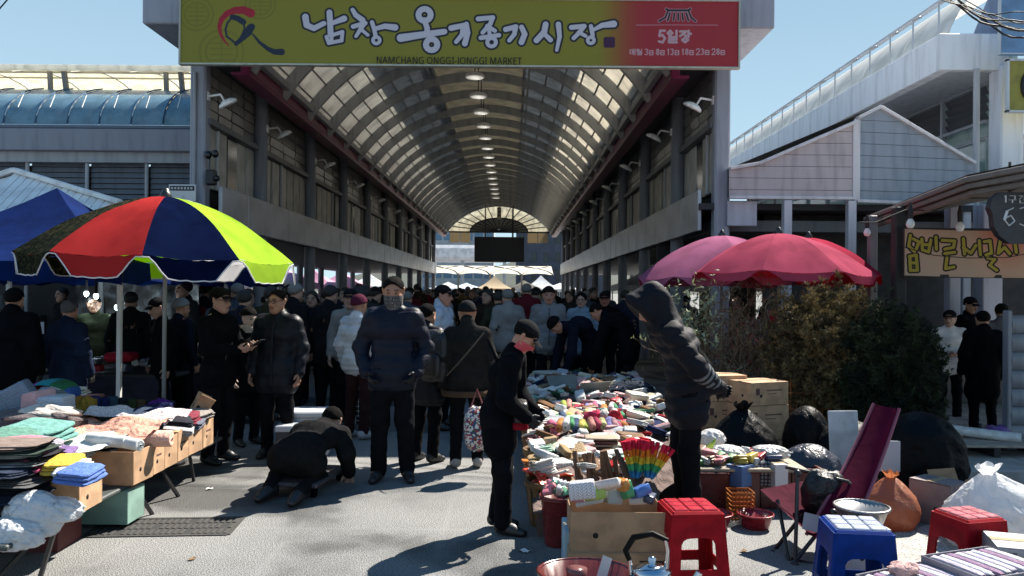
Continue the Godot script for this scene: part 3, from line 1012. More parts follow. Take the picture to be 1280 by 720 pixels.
func right_arcade() -> void:
	var o := thing("far_arcade", "second arcade with railed lavender roof edge rising behind the siding shed", "arcade", Vector3(7.72, 0, -14.6))
	var lav := paint(0.78, 0.79, 0.82, 0.5)
	var s := S()
	for k in 9:                                              # edge beam in long panels
		s = S()
		box(s, Vector3(0.12, 6.02, -1.95 - k * 3.9), Vector3(0.24, 0.66, 3.89), Basis.IDENTITY, 0.012)
		put(s, "edge_panel", lav, o)
	s = S()
	box(s, Vector3(0.62, 6.02, 0.06), Vector3(1.24, 0.664, 0.12), Basis.IDENTITY, 0.012)
	put(s, "edge_panel", lav, o)
	s = S()
	box(s, Vector3(0.95, 5.75, -17.6), Vector3(1.4, 0.1, 35.0))
	put(s, "soffit", paint(0.42, 0.44, 0.48), o)
	# railing
	var rail := mat(L(0.45, 0.47, 0.5), 0.45, {"metal": 0.3})
	for k in 34:
		s = S()
		tube(s, [Vector3(0.12, 6.3, -0.15 - k * 0.95), Vector3(0.12, 7.02, -0.15 - k * 0.95)], 0.018, 6)
		put(s, "railing_post", rail, o)
		s = S()
		tube(s, [Vector3(0.12, 7.0, -0.15 - k * 0.95), Vector3(0.3, 7.08, -0.2 - k * 0.95)], 0.03, 6)
		put(s, "railing_bracket", rail, o)
	s = S()
	tube(s, [Vector3(0.12, 7.02, 0), Vector3(0.12, 7.02, -32)], 0.028, 8)
	tube(s, [Vector3(0.3, 7.08, 0), Vector3(0.3, 7.08, -32)], 0.022, 8)
	put(s, "handrail", rail, o)
	# white roof sheets behind the railing
	var white := mat(L(0.85, 0.84, 0.81), 0.5, {"tex": "stain", "scale": 0.3, "back": L(1.0, 0.99, 0.95)})
	for k in 16:
		s = S()
		grid(s, 2, 10, func(u: float, v: float) -> Vector3:
			var a := lerpf(0.0, 1.35, v)
			return Vector3(0.42 + 3.4 * (1.0 - cos(a)), 6.05 + 2.6 * sin(a) * 0.9, -0.5 - (k + u * 0.995) * 2.0))
		put(s, "roof_sheet", white, o)
	# wall below: louvres above, glass below
	var glass := mat(L(0.25, 0.40, 0.40, 0.35), 0.06)
	var steel := paint(0.32, 0.33, 0.36)
	for k in 10:
		var z := -0.75 - k * 1.55
		s = S()
		for q in [4.62, 4.95, 5.68]:
			bar(s, Vector3(1.35, q, z), Vector3(1.35, q, z - 1.5), 0.06, 0.06)
		bar(s, Vector3(1.36, 2.4, z - 1.53), Vector3(1.36, 5.7, z - 1.53), 0.09, 0.09)
		put(s, "wall_frame", steel, o)
		for r in 4:
			s = S()
			box(s, Vector3(1.40, 5.07 + r * 0.165, z - 0.75), Vector3(0.015, 0.15, 1.42), Basis.from_euler(Vector3(0, 0, 0.5)))
			put(s, "louvre", paint(0.05, 0.055, 0.065), o)
		s = S()
		box(s, Vector3(1.38, 3.6, z - 0.75), Vector3(0.012, 1.95, 1.4))
		put(s, "window_glass", glass, o)
	s = S()
	box(s, Vector3(1.75, 4.4, -9.0), Vector3(0.1, 3.6, 17.0))
	put(s, "inner_wall", mat(L(0.55, 0.62, 0.62), 0.7, {"tex": "stain", "scale": 0.4, "back": L(0.3, 0.36, 0.36)}), o)
	s = S()
	box(s, Vector3(1.28, 2.9, 0.0), Vector3(0.43, 5.75, 0.4), Basis.IDENTITY, 0.03)
	put(s, "pillar", lav, o)
	s = S()
	tube(s, [Vector3(0.65, 2.4, 0.15), Vector3(0.65, 5.7, 0.15)], 0.055, 10)
	put(s, "drain_pipe", paint(0.45, 0.45, 0.46), o)
	# gable end with glass and tubes beyond the pillar
	s = S()
	box(s, Vector3(2.9, 5.45, -0.1), Vector3(2.8, 0.35, 0.1))
	put(s, "end_band", paint(0.07, 0.08, 0.1), o)
	s = S()
	ball(s, Vector3(1.72, 4.95, 0.2), Vector3(0.12, 0.12, 0.05), 8)
	put(s, "round_lamp", mat(L(0.25, 0.26, 0.3), 0.3), o)
	for k in 5:
		s = S()
		box(s, Vector3(1.8 + k * 0.52, 3.9, -0.35), Vector3(0.5, 1.3, 0.02))
		put(s, "window_pane", mat(L(0.5, 0.46, 0.36), 0.4, {"back": L(0.5, 0.48, 0.4)}), o)
	s = S()
	for y in [4.55, 4.15, 3.55]:
		tube(s, [Vector3(1.5, y, -0.1), Vector3(4.2, y, -0.1)], 0.05, 8)
	for k in 4:
		tube(s, [Vector3(1.5 + k * 0.7, 4.55, -0.1), Vector3(2.2 + k * 0.7, 3.55, -0.1)], 0.05, 8)
	put(s, "truss", paint(0.22, 0.23, 0.25), o)
	s = S()
	prism(s, PackedVector2Array([Vector2(0.75, 6.36), Vector2(1.25, 6.36), Vector2(1.25, 7.6)]), -0.2, -0.15)
	box(s, Vector3(1.26, 6.9, -0.1), Vector3(0.06, 1.6, 0.1))
	put(s, "gable_trim", paint(0.3, 0.32, 0.4), o)
	# hoardings on its end
	var b := thing("blue_hoarding", "pale blue framed panel at the top of the second arcade's end", "panel", px(1288, 32, 14.0))
	s = S()
	box(s, Vector3(0.25, 0.1, 0), Vector3(1.6, 1.25, 0.05))
	put(s, "board", mat(L(0.14, 0.27, 0.46), 0.35, {"tex": "stain", "scale": 0.5}), b)
	s = S()
	for y in [-0.5, 0.05]:
		box(s, Vector3(0.25, y, 0.03), Vector3(1.62, 0.02, 0.03))
	box(s, Vector3(-0.56, 0.1, 0.03), Vector3(0.035, 1.25, 0.05))
	put(s, "frame", paint(0.5, 0.55, 0.6), b)
	var y := thing("yellow_sign", "olive yellow sign with a dark ring letter below the pale blue panel", "sign", px(1296, 108, 14.0))
	s = S()
	box(s, Vector3(0, 0, 0), Vector3(1.05, 0.86, 0.06))
	put(s, "board", mat(L(0.28, 0.25, 0.04), 0.5, {"tex": "stain"}), y)
	s = S()
	for g in [-1, 1]:
		box(s, Vector3(g * 0.53, 0, 0.02), Vector3(0.04, 0.92, 0.08))
		box(s, Vector3(0, g * 0.45, 0.02), Vector3(1.1, 0.04, 0.08))
	put(s, "frame", paint(0.55, 0.58, 0.6), y)
	s = S()
	var ring := []
	for k in 17:
		ring.append(Vector3(-0.08 + 0.2 * cos(k * TAU / 16), 0.0 + 0.27 * sin(k * TAU / 16), 0.04))
	tube(s, ring, 0.035, 6, false)
	put(s, "lettering", mat(L(0.012, 0.012, 0.014), 0.7), y)
	# cables across the corner of the sky
	for k in 7:
		var c := S()
		var pts := []
		var a := px(1168 + k * 3, -6 - k * 2, 10.0 + k * 0.05)
		var e := px(1330, 6 + k * 7 + (k % 3) * 3, 9.0 + 0.1 * k)
		for i in 15:
			var t := i / 14.0
			pts.append(a.lerp(e, t) + Vector3(0, -(0.16 + 0.05 * (k % 3)) * sin(t * PI) - 0.02 * sin(t * 17.0 + k), 0))
		pts.push_front(a + (a - e) * 4.0 + Vector3(0, 0.8, 0))
		pts.push_back(e + (e - a) * 4.0 + Vector3(0, 0.8, 0))
		tube(c, pts, 0.007 + 0.003 * (k % 3), 5)
		var w: String = ["thin black cable lowest of the bundle crossing the sky above the arcade", "slack black cable in the bundle above the pale blue panel"][mini(k, 1)]
		tag(put(c, "overhead_cable", mat(L(0.01, 0.01, 0.01), 0.6)), w, "cable", "" if k == 0 else "cables in the bundle above the pale blue panel")
	var c2 := S()
	tube(c2, [px(-30, 45, 9) + (px(-30, 45, 9) - px(14, -6, 9)) * 6.0, px(-30, 45, 9), px(14, -6, 9), px(14, -6, 9) + (px(14, -6, 9) - px(-30, 45, 9)) * 25.0], 0.008, 5)
	tag(put(c2, "overhead_cable", mat(L(0.01, 0.01, 0.01), 0.6)), "lone black cable crossing the sky above the cream ridge roof", "cable")

# ---------------------------------------------------------------- shed of lap siding between hall and booth
func siding_shed() -> void:
	var o := thing("siding_shed", "gabled shed front of pale horizontal siding between hall and food booth", "shed", Vector3(3.4, 0, -12.6))
	var pink := paint(0.44, 0.39, 0.41, 0.6)
	var blue := paint(0.24, 0.28, 0.34, 0.6)
	var trim := paint(0.6, 0.59, 0.62)
	for side in 2:
		var w := 1.98 if side == 0 else 2.05
		var outline: PackedVector2Array
		if side == 0:
			outline = PackedVector2Array([Vector2(0, 3.12), Vector2(w, 3.12), Vector2(w, 4.30), Vector2(0.45, 3.63), Vector2(0, 3.55)])
		else:
			outline = PackedVector2Array([Vector2(0, 3.08), Vector2(w, 3.06), Vector2(w, 3.72), Vector2(0.38, 4.55), Vector2(0, 4.36)])
		var xf := Transform3D(Basis(Vector3.UP, 0.0 if side == 0 else 0.16), Vector3(0 if side == 0 else 2.0, 0, 0))
		for k in 9:
			var y0 := 3.06 + k * 0.185
			var strip := PackedVector2Array([Vector2(-1, y0), Vector2(4, y0), Vector2(4, y0 + 0.178), Vector2(-1, y0 + 0.178)])
			for part in Geometry2D.intersect_polygons(outline, strip):
				var s := S()
				prism(s, part, -0.012, 0.012, xf * T(Vector3(0, 0, 0.02), 0, 0.0))
				put(s, "siding_board", pink if side == 0 else blue, o)
		var s2 := S()
		prism(s2, outline, -0.06, -0.02, xf)
		put(s2, "backing", mat(L(0.05, 0.05, 0.06), 0.8), o)
		s2 = S()
		for i in range(1, outline.size()):
			var a := outline[i]
			var b := outline[(i + 1) % outline.size()]
			if side == 0 and i == 1 or side == 1 and i == 4:
				bar(s2, xf * Vector3(a.x, a.y, 0.03), xf * Vector3(b.x, b.y, 0.03), 0.09, 0.05, Vector3.BACK, 0.006)
			elif i != 1 and i != 4:
				bar(s2, xf * Vector3(a.x, a.y + 0.02, 0.04), xf * Vector3(b.x, b.y + 0.02, 0.04), 0.05, 0.12, Vector3.BACK, 0.006)
		bar(s2, xf * Vector3(outline[0].x, outline[0].y, 0.03), xf * Vector3(outline[1].x, outline[1].y, 0.03), 0.05, 0.07, Vector3.BACK, 0.006)
		put(s2, "trim", trim, o)
	var s := S()                                              # roof behind the gable, and posts that carry it
	var r := [Vector3(0, 3.58, 0), Vector3(2.38, 4.6, -0.05), Vector3(4.05, 3.75, -0.35)]
	for i in 2:
		quad(s, r[i], r[i + 1], r[i + 1] + Vector3(0.4, 0, -5), r[i] + Vector3(0.4, 0, -5))
	put(s, "roof_sheet", trim, o)
	for x in [0.92, 1.93, 3.9]:
		s = S()
		box(s, Vector3(x, 1.54, 0 if x < 2 else -0.3), Vector3(0.13, 3.08, 0.13), Basis.IDENTITY, 0.01)
		put(s, "post", paint(0.55, 0.55, 0.6), o)
	s = S()
	box(s, Vector3(0.24, 2.88, -0.1), Vector3(0.47, 0.4, 0.05), Basis.IDENTITY, 0.01)
	put(s, "panel", paint(0.45, 0.45, 0.52), o)
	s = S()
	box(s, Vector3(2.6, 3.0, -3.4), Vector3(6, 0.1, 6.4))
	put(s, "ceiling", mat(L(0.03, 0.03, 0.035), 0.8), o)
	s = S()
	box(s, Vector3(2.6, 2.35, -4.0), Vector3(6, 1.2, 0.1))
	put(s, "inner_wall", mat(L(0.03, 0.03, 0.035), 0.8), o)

# ---------------------------------------------------------------- what lies beyond the hall
func pyramid_tent(called: String, label: String, at: Vector3, w: float, eave: float, peak: float, m: Material, group := "", turn := 0.0) -> Node3D:
	var t := thing(called, label, "tent", at, turn, group)
	var h := w * 0.5
	for k in 4:
		var s := S()
		var b := Basis(Vector3.UP, k * PI / 2)
		grid(s, 6, 6, func(u: float, v: float) -> Vector3:
			var x := lerpf(-h, h, u)
			var p := Vector3(x * (1.0 - v), 0, h * (1.0 - v))
			p.y = eave + (peak - eave) * (v * v * 0.45 + v * 0.55) - 0.05 * sin(u * PI) * (1.0 - v) * v
			return b * p)
		put(s, "roof_sheet", m, t)
		s = S()
		grid(s, 10, 1, func(u: float, v: float) -> Vector3: return b * Vector3(lerpf(-h, h, u), eave - v * (0.2 + 0.03 * sin(u * 20.0)), h + 0.008))
		put(s, "valance", m, t)
	for g in [[-1, -1], [1, -1], [-1, 1], [1, 1]]:
		var s := S()
		bar(s, Vector3(g[0] * h * 0.97, 0, g[1] * h * 0.97), Vector3(g[0] * h * 0.97, eave, g[1] * h * 0.97), 0.04, 0.04)
		put(s, "pole", paint(0.5, 0.5, 0.5), t)
	return t

func far_place() -> void:
	var white := mat(L(0.75, 0.76, 0.78), 0.7, {"back": L(0.5, 0.5, 0.52), "tex": "stain", "scale": 0.4})
	var beige := mat(L(0.42, 0.32, 0.2), 0.8, {"back": L(0.15, 0.11, 0.07)})
	var pale := mat(L(0.55, 0.62, 0.72), 0.7, {"back": L(0.4, 0.44, 0.5)})
	pyramid_tent("market_tent", "beige peaked tent among white ones beyond the hall", px(618, 372, 56) * Vector3(1, 0, 1), 2.5, 1.75, 2.65, beige)
	var q := [[560, 66, 2.3, "white tent farthest along the row on the cap side beyond the hall"], [583, 63, 2.2, "white tent with tall peak behind the beige tent"], [655, 60, 2.4, "white tent just past the beige tent toward the grey puffer man"], [676, 66, 2.9, "broad white tent behind the grey puffer man beyond the hall"], [700, 58, 2.2, "white tent at the right hall wall's far end"]]
	for i in q.size():
		pyramid_tent("market_tent", q[i][3], px(q[i][0], 372, q[i][1]) * Vector3(1, 0, 1), 3.0, 1.75, q[i][2], pale if i == 1 else white)
	# membrane canopy with arched ribs
	var c := thing("membrane_canopy", "long cream membrane canopy with arched ribs beyond the hall's far end", "canopy", Vector3(-2.6, 0, -58))
	for k in 4:
		var s := S()
		grid(s, 8, 5, func(u: float, v: float) -> Vector3:
			return Vector3(-3.6 + (k + u) * 2.3, 2.75 + 0.75 * v + 0.12 * sin(u * PI) * (1.0 - v), -v * 3.5))
		put(s, "membrane", mat(L(0.62, 0.56, 0.45), 0.7, {"back": L(0.3, 0.28, 0.22), "tex": "stain", "scale": 0.3}), c)
		s = S()
		for g in [0.0, 1.0]:
			var pts := []
			for i in 9:
				var e := i / 8.0
				pts.append(Vector3(-3.6 + (k + absf(g - e * 0.9)) * 2.3, 2.80 + 0.68 * pow(e, 0.6), 0.06 - 3.2 * pow(e, 0.6)))
			tube(s, pts, 0.045, 6)
		tube(s, [Vector3(-3.6 + k * 2.3, 0, 0), Vector3(-3.6 + k * 2.3, 2.8, 0)], 0.07, 6)
		put(s, "rib", paint(0.22, 0.2, 0.17), c)
	var roofs := thing("white_roof", "bright white flat roof seen below the video screen", "roof", Vector3(-4.5, 0, -75))
	var s := S()
	box(s, Vector3(0, 5.0, 0), Vector3(8.5, 1.4, 6), Basis.IDENTITY, 0.3)
	put(s, "roof_sheet", white, roofs)
	s = S()
	for x in [-3.8, 0, 3.8]:
		box(s, Vector3(x, 2.2, 2.5), Vector3(0.3, 4.4, 0.3))
	put(s, "post", paint(0.4, 0.4, 0.4), roofs)
	# buildings that close the view
	building("glass_building", "distant building with blue glass storeys beyond the hall's far end", Vector3(-7.2, 0, -110), Vector3(9.5, 12.5, 8), L(0.45, 0.48, 0.5), L(0.10, 0.20, 0.30), 7, 5, 0.8)
	building("dark_building", "distant dark grey stone building beside the video screen", Vector3(6.5, 0, -105), Vector3(12, 11.5, 8), L(0.07, 0.08, 0.11), L(0.02, 0.025, 0.03), 8, 5, 0.4)
	building("brown_building", "distant brown brick building far off on the blue tent's side", Vector3(-30, 0, -70), Vector3(16, 9, 8), L(0.25, 0.2, 0.17), L(0.04, 0.05, 0.06), 8, 3, 0.45)
	building("grey_building", "distant pale grey building far off behind the food booth", Vector3(36, 0, -75), Vector3(22, 9, 8), L(0.35, 0.35, 0.34), L(0.04, 0.05, 0.06), 10, 3, 0.45)
	# rose and lilac tents in the side street
	var rose := mat(L(0.42, 0.2, 0.3), 0.7, {"back": L(0.3, 0.14, 0.22)})
	var lilac := mat(L(0.35, 0.22, 0.38), 0.7, {"back": L(0.25, 0.16, 0.28)})
	var at := [[392, 46, 0], [428, 50, 0], [462, 58, 2], [352, 37, 1], [318, 34, 2], [820, 30, 2], [870, 28, 2], [930, 26, 2], [1010, 24, 2], [1080, 27, 0], [1150, 24, 2]]
	var words := ["rose tent nearer the drain pipe seen under the hall floor", "rose tent beside the scarfed man seen under the hall floor", "white tent just past the rose tents under the hall floor", "lilac tent seen over the glasses man's head under the hall", "white tent in the side street behind the capped man", "white tent behind the hall columns over the hooded person", "white tent behind the hall beside the mauve umbrella", "white tent seen under the red umbrella's rim", "white tent behind the shed post beyond the brown shrub", "rose tent seen past the booth's corner post", "white tent seen below the booth's orange banner"]
	for i in at.size():
		pyramid_tent("street_tent", words[i], px(at[i][0], 372, at[i][1]) * Vector3(1, 0, 1), 3.0, 1.85, 2.75, [rose, lilac, white][at[i][2]])
	# wooded hill
	var hs := S()
	grid(hs, 60, 6, func(u: float, v: float) -> Vector3:
		var x := lerpf(-500, 500, u)
		return Vector3(x, (16.0 + 10.0 * sin(x * 0.012 + 1.0) + 5.0 * sin(x * 0.05)) * sin(v * PI * 0.5), -520 - v * 120))
	structure(put(hs, "hills", mat(L(0.05, 0.06, 0.05), 0.95, {"tex": "stain", "scale": 0.02})))

func building(called: String, label: String, at: Vector3, size: Vector3, wall: Color, pane: Color, nx: int, ny: int, fill: float) -> void:
	var o := thing(called, label, "building", at)
	var s := S()
	box(s, Vector3(0, size.y / 2, 0), size)
	put(s, "wall", mat(wall, 0.85, {"tex": "stain", "scale": 0.15}), o)
	s = S()
	box(s, Vector3(0, size.y + 0.15, 0), Vector3(size.x + 0.4, 0.3, size.z + 0.4))
	put(s, "roof", mat(wall, 0.8), o)
	for j in ny:
		for i in nx:
			s = S()
			box(s, Vector3((i + 0.5 - nx / 2.0) * size.x / nx, (j + 0.55) * size.y / ny, size.z / 2 + 0.02), Vector3(size.x / nx * fill, size.y / ny * 0.55, 0.06))
			put(s, "window", mat(pane, 0.15), o)

# ---------------------------------------------------------------- food booth
func food_booth() -> void:
	var o := thing("food_booth", "food booth with shallow arched roof, dark gutter and orange lettered banner", "booth", Vector3(5.4, 0, -9.0))
	# the eave runs towards the viewer, then turns across the front; the roof rises from it to a ridge
	var edge := [Vector3(5.25, 2.75, -11.9), Vector3(4.95, 2.75, -10.4), Vector3(4.66, 2.75, -9.0), Vector3(4.38, 2.75, -7.7), Vector3(4.52, 2.76, -7.05), Vector3(5.6, 2.8, -6.75), Vector3(7.4, 2.85, -6.6)]
	var ridge := [Vector3(8.2, 3.5, -11.9), Vector3(8.2, 3.5, -10.4), Vector3(8.2, 3.5, -9.4), Vector3(8.2, 3.5, -8.8), Vector3(8.2, 3.5, -8.6), Vector3(8.2, 3.5, -8.5), Vector3(8.3, 3.5, -8.4)]
	for i in edge.size():
		edge[i] -= o.position
		ridge[i] -= o.position
	var top := mat(L(0.6, 0.56, 0.5), 0.7, {"tex": "stain", "scale": 0.7})
	var gut := paint(0.17, 0.145, 0.13, 0.5)
	for i in edge.size() - 1:
		var a: Vector3 = edge[i]
		var b: Vector3 = edge[i + 1]
		for k in 3:
			var s := S()
			var u := a.lerp(b, k / 3.0) + Vector3(0, 0.03, 0)
			var v := a.lerp(b, (k + 0.985) / 3.0) + Vector3(0, 0.03, 0)
			quad(s, u, v, (ridge[i] as Vector3).lerp(ridge[i + 1], (k + 0.985) / 3.0), (ridge[i] as Vector3).lerp(ridge[i + 1], k / 3.0))
			put(s, "roof_sheet", top, o)
		var inw := ((ridge[i] as Vector3) - a) * Vector3(1, 0, 1)
		inw = inw.normalized() * 0.03
		for k in 3:
			var s := S()
			bar(s, a + Vector3(0, -0.02 - k * 0.062, 0) + inw * k, b + Vector3(0, -0.02 - k * 0.062, 0) + inw * k, 0.06, 0.056, Vector3.UP, 0.008)
			put(s, "gutter", gut, o)
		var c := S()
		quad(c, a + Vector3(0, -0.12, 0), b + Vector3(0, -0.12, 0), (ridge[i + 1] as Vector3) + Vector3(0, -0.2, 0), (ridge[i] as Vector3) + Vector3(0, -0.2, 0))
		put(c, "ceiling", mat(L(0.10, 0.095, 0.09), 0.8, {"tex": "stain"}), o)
	var dark := mat(L(0.03, 0.028, 0.027), 0.8, {"tex": "stain"})
	for q in [[1123, 9.9, 0.14, dark, 2.7], [1090, 11.0, 0.11, paint(0.2, 0.2, 0.21), 2.7], [1190, 12.0, 0.17, paint(0.4, 0.4, 0.46), 3.0], [1234, 12.3, 0.3, paint(0.42, 0.42, 0.5), 3.0]]:
		var s := S()
		var p := px(q[0], 372, q[1]) - o.position
		box(s, Vector3(p.x, q[4] / 2, p.z), Vector3(q[2], q[4], q[2]), Basis.IDENTITY, 0.015)
		put(s, "post", q[3], o)
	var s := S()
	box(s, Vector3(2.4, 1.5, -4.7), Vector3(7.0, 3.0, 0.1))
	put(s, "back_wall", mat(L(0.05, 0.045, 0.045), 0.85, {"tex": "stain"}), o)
	s = S()
	box(s, Vector3(0.5, 0.88, -2.0), Vector3(2.4, 0.06, 0.7), Basis.IDENTITY, 0.01)
	box(s, Vector3(0.5, 0.45, -2.2), Vector3(2.3, 0.8, 0.05))
	put(s, "counter", mat(L(0.05, 0.05, 0.055), 0.5), o)
	# printed banner seen from behind
	var pr := Print.new(900, 200, L(0.62, 0.33, 0.19))
	for y in 200:
		for x in 900:
			var t := smoothstep(250.0, 420.0, x) * (1.0 - smoothstep(420.0, 560.0, x)) * (1.0 - y / 230.0)
			pr.im.set_pixel(x, y, L(0.60, 0.38, 0.26).lerp(L(0.6, 0.12, 0.06), clampf(t * 1.1, 0, 1)).lerp(L(0.66, 0.5, 0.38), y / 330.0))
	var yel := L(0.46, 0.36, 0.05)
	var ink := L(0.012, 0.01, 0.008)
	for pass_no in 2:
		for q in [[20, 26, 14, 70, 34, 92], [30, 40, 50, 52, 40, 82], [16, 112, 40, 106, 44, 168, 20, 170, 18, 116], [18, 138, 42, 138], [60, 40, 62, 84, 84, 92, 92, 42], [64, 62, 90, 62], [110, 30, 112, 80], [132, 42, 176, 44, 172, 70, 142, 78], [176, 90, 142, 96], [150, 110, 146, 158, 174, 150],
				[206, 34, 210, 96], [206, 70, 232, 92, 250, 60], [262, 40, 266, 98], [280, 44, 300, 40, 306, 90, 286, 98], [292, 110, 318, 116, 300, 140, 326, 160], [338, 30, 330, 90, 352, 66, 370, 92], [386, 38, 392, 86],
				[476, 44, 480, 92, 512, 66], [520, 40, 524, 96], [494, 112, 520, 106, 524, 168, 498, 170, 494, 116], [496, 140, 522, 140], [552, 44, 600, 48, 590, 84], [600, 110, 566, 120, 600, 160], [640, 40, 644, 100], [660, 70, 690, 66]]:
			var p := []
			for i in range(0, q.size(), 2):
				p.append(Vector2(q[i] * 1.15, q[i + 1] * 1.05))
			pr.stroke(p, 6.5 if pass_no else 12.5, yel if pass_no else ink)
	for q in [[0, 60, 120, 90, 260, 98, 420, 92, 560, 60, 700, 78, 900, 50]]:
		var p := []
		for i in range(0, q.size(), 2):
			p.append(Vector2(q[i], q[i + 1] + 20))
		pr.stroke(p, 1.6, ink)
	var m := StandardMaterial3D.new()
	m.albedo_texture = ImageTexture.create_from_image(pr.im)
	m.roughness = 0.7
	m.backlight_enabled = true
	m.backlight = L(0.6, 0.6, 0.6)
	m.cull_mode = BaseMaterial3D.CULL_DISABLED
	var a := px(1131, 286, 9.7)
	var b := thing("booth_banner", "orange banner with yellow black-edged lettering hung under the booth roof", "banner", a)
	s = S()
	grid(s, 30, 4, func(u: float, v: float) -> Vector3: return Vector3(u * 2.7, -0.565 * v - 0.02 * sin(u * PI), 0.012 * sin(u * 26.0) * v), true)
	put(s, "printed_cloth", m, b)
	s = S()
	bar(s, Vector3(0, 0.0, -0.02), Vector3(2.6, 0.0, -0.02), 0.02, 0.03)
	bar(s, Vector3(0, -0.57, -0.02), Vector3(2.6, -0.57, -0.02), 0.02, 0.04)
	for x in [0.0, 0.83, 1.62, 2.6]:
		bar(s, Vector3(x, 0, -0.015), Vector3(x, -0.57, -0.015), 0.02, 0.02)
	put(s, "frame", dark, b)
	# stall number sign
	var ns := thing("number_sign", "dark grey shaped sign with pale numerals hanging from the booth roof", "sign", px(1275, 272, 7.3), 0, "")
	ns.scale = Vector3.ONE * 0.85
	var poly := PackedVector2Array()
	for q in [[-0.22, 0.27], [-0.31, 0.2], [-0.335, 0.1], [-0.3, 0.02], [-0.29, -0.1], [-0.23, -0.2], [-0.12, -0.28], [0.3, -0.28], [0.42, -0.2], [0.48, -0.05], [0.48, 0.15], [0.4, 0.27]]:
		poly.append(Vector2(q[0], q[1]))
	s = S()
	prism(s, poly, -0.07, 0.02)
	put(s, "board", mat(L(0.028, 0.028, 0.034), 0.5, {"tex": "stain", "scale": 2.0}), ns)
	s = S()
	var gl := func(ch: String, x: float, y: float, w: float, h: float, r: float) -> void:
		for st in glyph(ch):
			for i in st.size() - 1:
				tube(s, [Vector3(x + st[i].x * w, y - st[i].y * h, 0.022), Vector3(x + st[i + 1].x * w, y - st[i + 1].y * h, 0.022)], r, 6, true, 0.4)
	gl.call("1", -0.2, 0.235, 0.06, 0.075, 0.008)
	gl.call("구", -0.135, 0.235, 0.08, 0.08, 0.007)
	gl.call("간", -0.03, 0.235, 0.08, 0.08, 0.007)
	gl.call("6", -0.19, 0.11, 0.13, 0.2, 0.016)
	gl.call("3", -0.03, 0.11, 0.12, 0.2, 0.016)
	put(s, "lettering", mat(L(0.6, 0.6, 0.62), 0.6), ns)
	s = S()
	for x in [-0.1, 0.3]:
		bar(s, Vector3(x, 0.26, -0.02), Vector3(x, 0.6, -0.02), 0.02, 0.02)
	put(s, "hanger", dark, ns)
	# string of bulbs
	var cb := S()
	var cp := []
	for i in 13:
		var t := i / 12.0
		cp.append(px(lerpf(1076, 1300, t), lerpf(278, 232, t) + 4 * sin(t * 19), 9.2))
	tube(cb, cp, 0.008, 5)
	tag(put(cb, "lamp_cable", dark), "black cable that carries the bulbs along the booth roof edge", "cable")
	var words := ["white bulb at the booth banner's shed-side corner", "white bulb over the middle of the booth banner", "white bulb at the booth roof's low corner"]
	for i in 3:
		var p: Vector3 = [px(1138, 279, 9.2), px(1200, 283, 9.2), px(1084, 290, 10.9)][i]
		var lb := thing("light_bulb", words[i], "light bulb", p, 0, "bulbs along the booth roof")
		s = S()
		lathe(s, [Vector2(0, -0.06), Vector2(0.03, -0.055), Vector2(0.048, -0.02), Vector2(0.045, 0.01), Vector2(0.025, 0.045), Vector2(0.02, 0.06)], 12)
		put(s, "glass", mat(L(0.75, 0.75, 0.72), 0.2), lb)
		s = S()
		tube(s, [Vector3(0, 0.05, 0), Vector3(0, 0.15, 0), Vector3(0, 0.24, 0)], [0.026, 0.03, 0.012], 10)
		put(s, "socket", dark, lb)
	# ribbed metal sheet at the picture's edge
	var cs := thing("corrugated_screen", "blue grey corrugated metal screen standing beside the booth", "screen", px(1262, 372, 7.9) * Vector3(1, 0, 1))
	for k in 8:
		s = S()
		tube(s, [Vector3(0, 0.07 + k * 0.18, 0), Vector3(1.2, 0.07 + k * 0.18, 0.0)], 0.095, 12, true, 0.55, Vector3.BACK)
		put(s, "ridge", paint(0.17, 0.19, 0.22, 0.4), cs)
	s = S()
	box(s, Vector3(-0.02, 0.72, 0), Vector3(0.04, 1.5, 0.1), Basis.IDENTITY, 0.008)
	put(s, "edge_post", paint(0.2, 0.21, 0.24), cs)
	# odds and ends on the pavement
	var pal := thing("wooden_platform", "low grey wooden platform on the pavement below the dark apron", "platform", Vector3(4.55, 0.105, -7.75))
	for k in 5:
		s = S()
		box(s, Vector3(0, 0.1, -0.3 + k * 0.13), Vector3(1.0, 0.025, 0.115), Basis.IDENTITY, 0.004)
		put(s, "plank", mat(L(0.3, 0.26, 0.22), 0.9, {"tex": "stain", "scale": 2.0}), pal)
	s = S()
	for x in [-0.45, 0, 0.45]:
		box(s, Vector3(x, 0.045, -0.04), Vector3(0.06, 0.088, 0.62))
	put(s, "beam", dark, pal)
	var pipe := S()
	tube(pipe, [Vector3(4.35, 0.27, -7.95), Vector3(4.46, 0.28, -7.86), Vector3(4.75, 0.26, -7.7), Vector3(4.86, 0.26, -7.62)], [0.07, 0.05, 0.05, 0.05], 10)
	tag(put(pipe, "plastic_pipe", plastic(0.6, 0.6, 0.58)), "white plastic pipe lying on the grey wooden platform", "pipe")
	var pb := S()
	ball(pb, Vector3.ZERO, Vector3(0.13, 0.12, 0.11), 10, Basis.IDENTITY, func(d: Vector3) -> float: return 1.0 + 0.15 * sin(d.x * 7.0 + d.y * 5.0))
	tag(put(pb, "plastic_bag", plastic(0.13, 0.07, 0.24), null, T(px(1245, 556, 7.9) * Vector3(1, 0, 1) + Vector3(0, 0.22, 0))), "small purple plastic bag on the pavement by the corrugated screen", "bag")
	var wr := S()
	tube(wr, [px(1226, 530, 8.0), px(1221, 562, 7.8), px(1232, 575, 7.7), px(1243, 568, 7.7)], 0.012, 6)
	tag(put(wr, "wire_stand", dark), "bent black wire stand on the pavement by the purple bag", "stand")

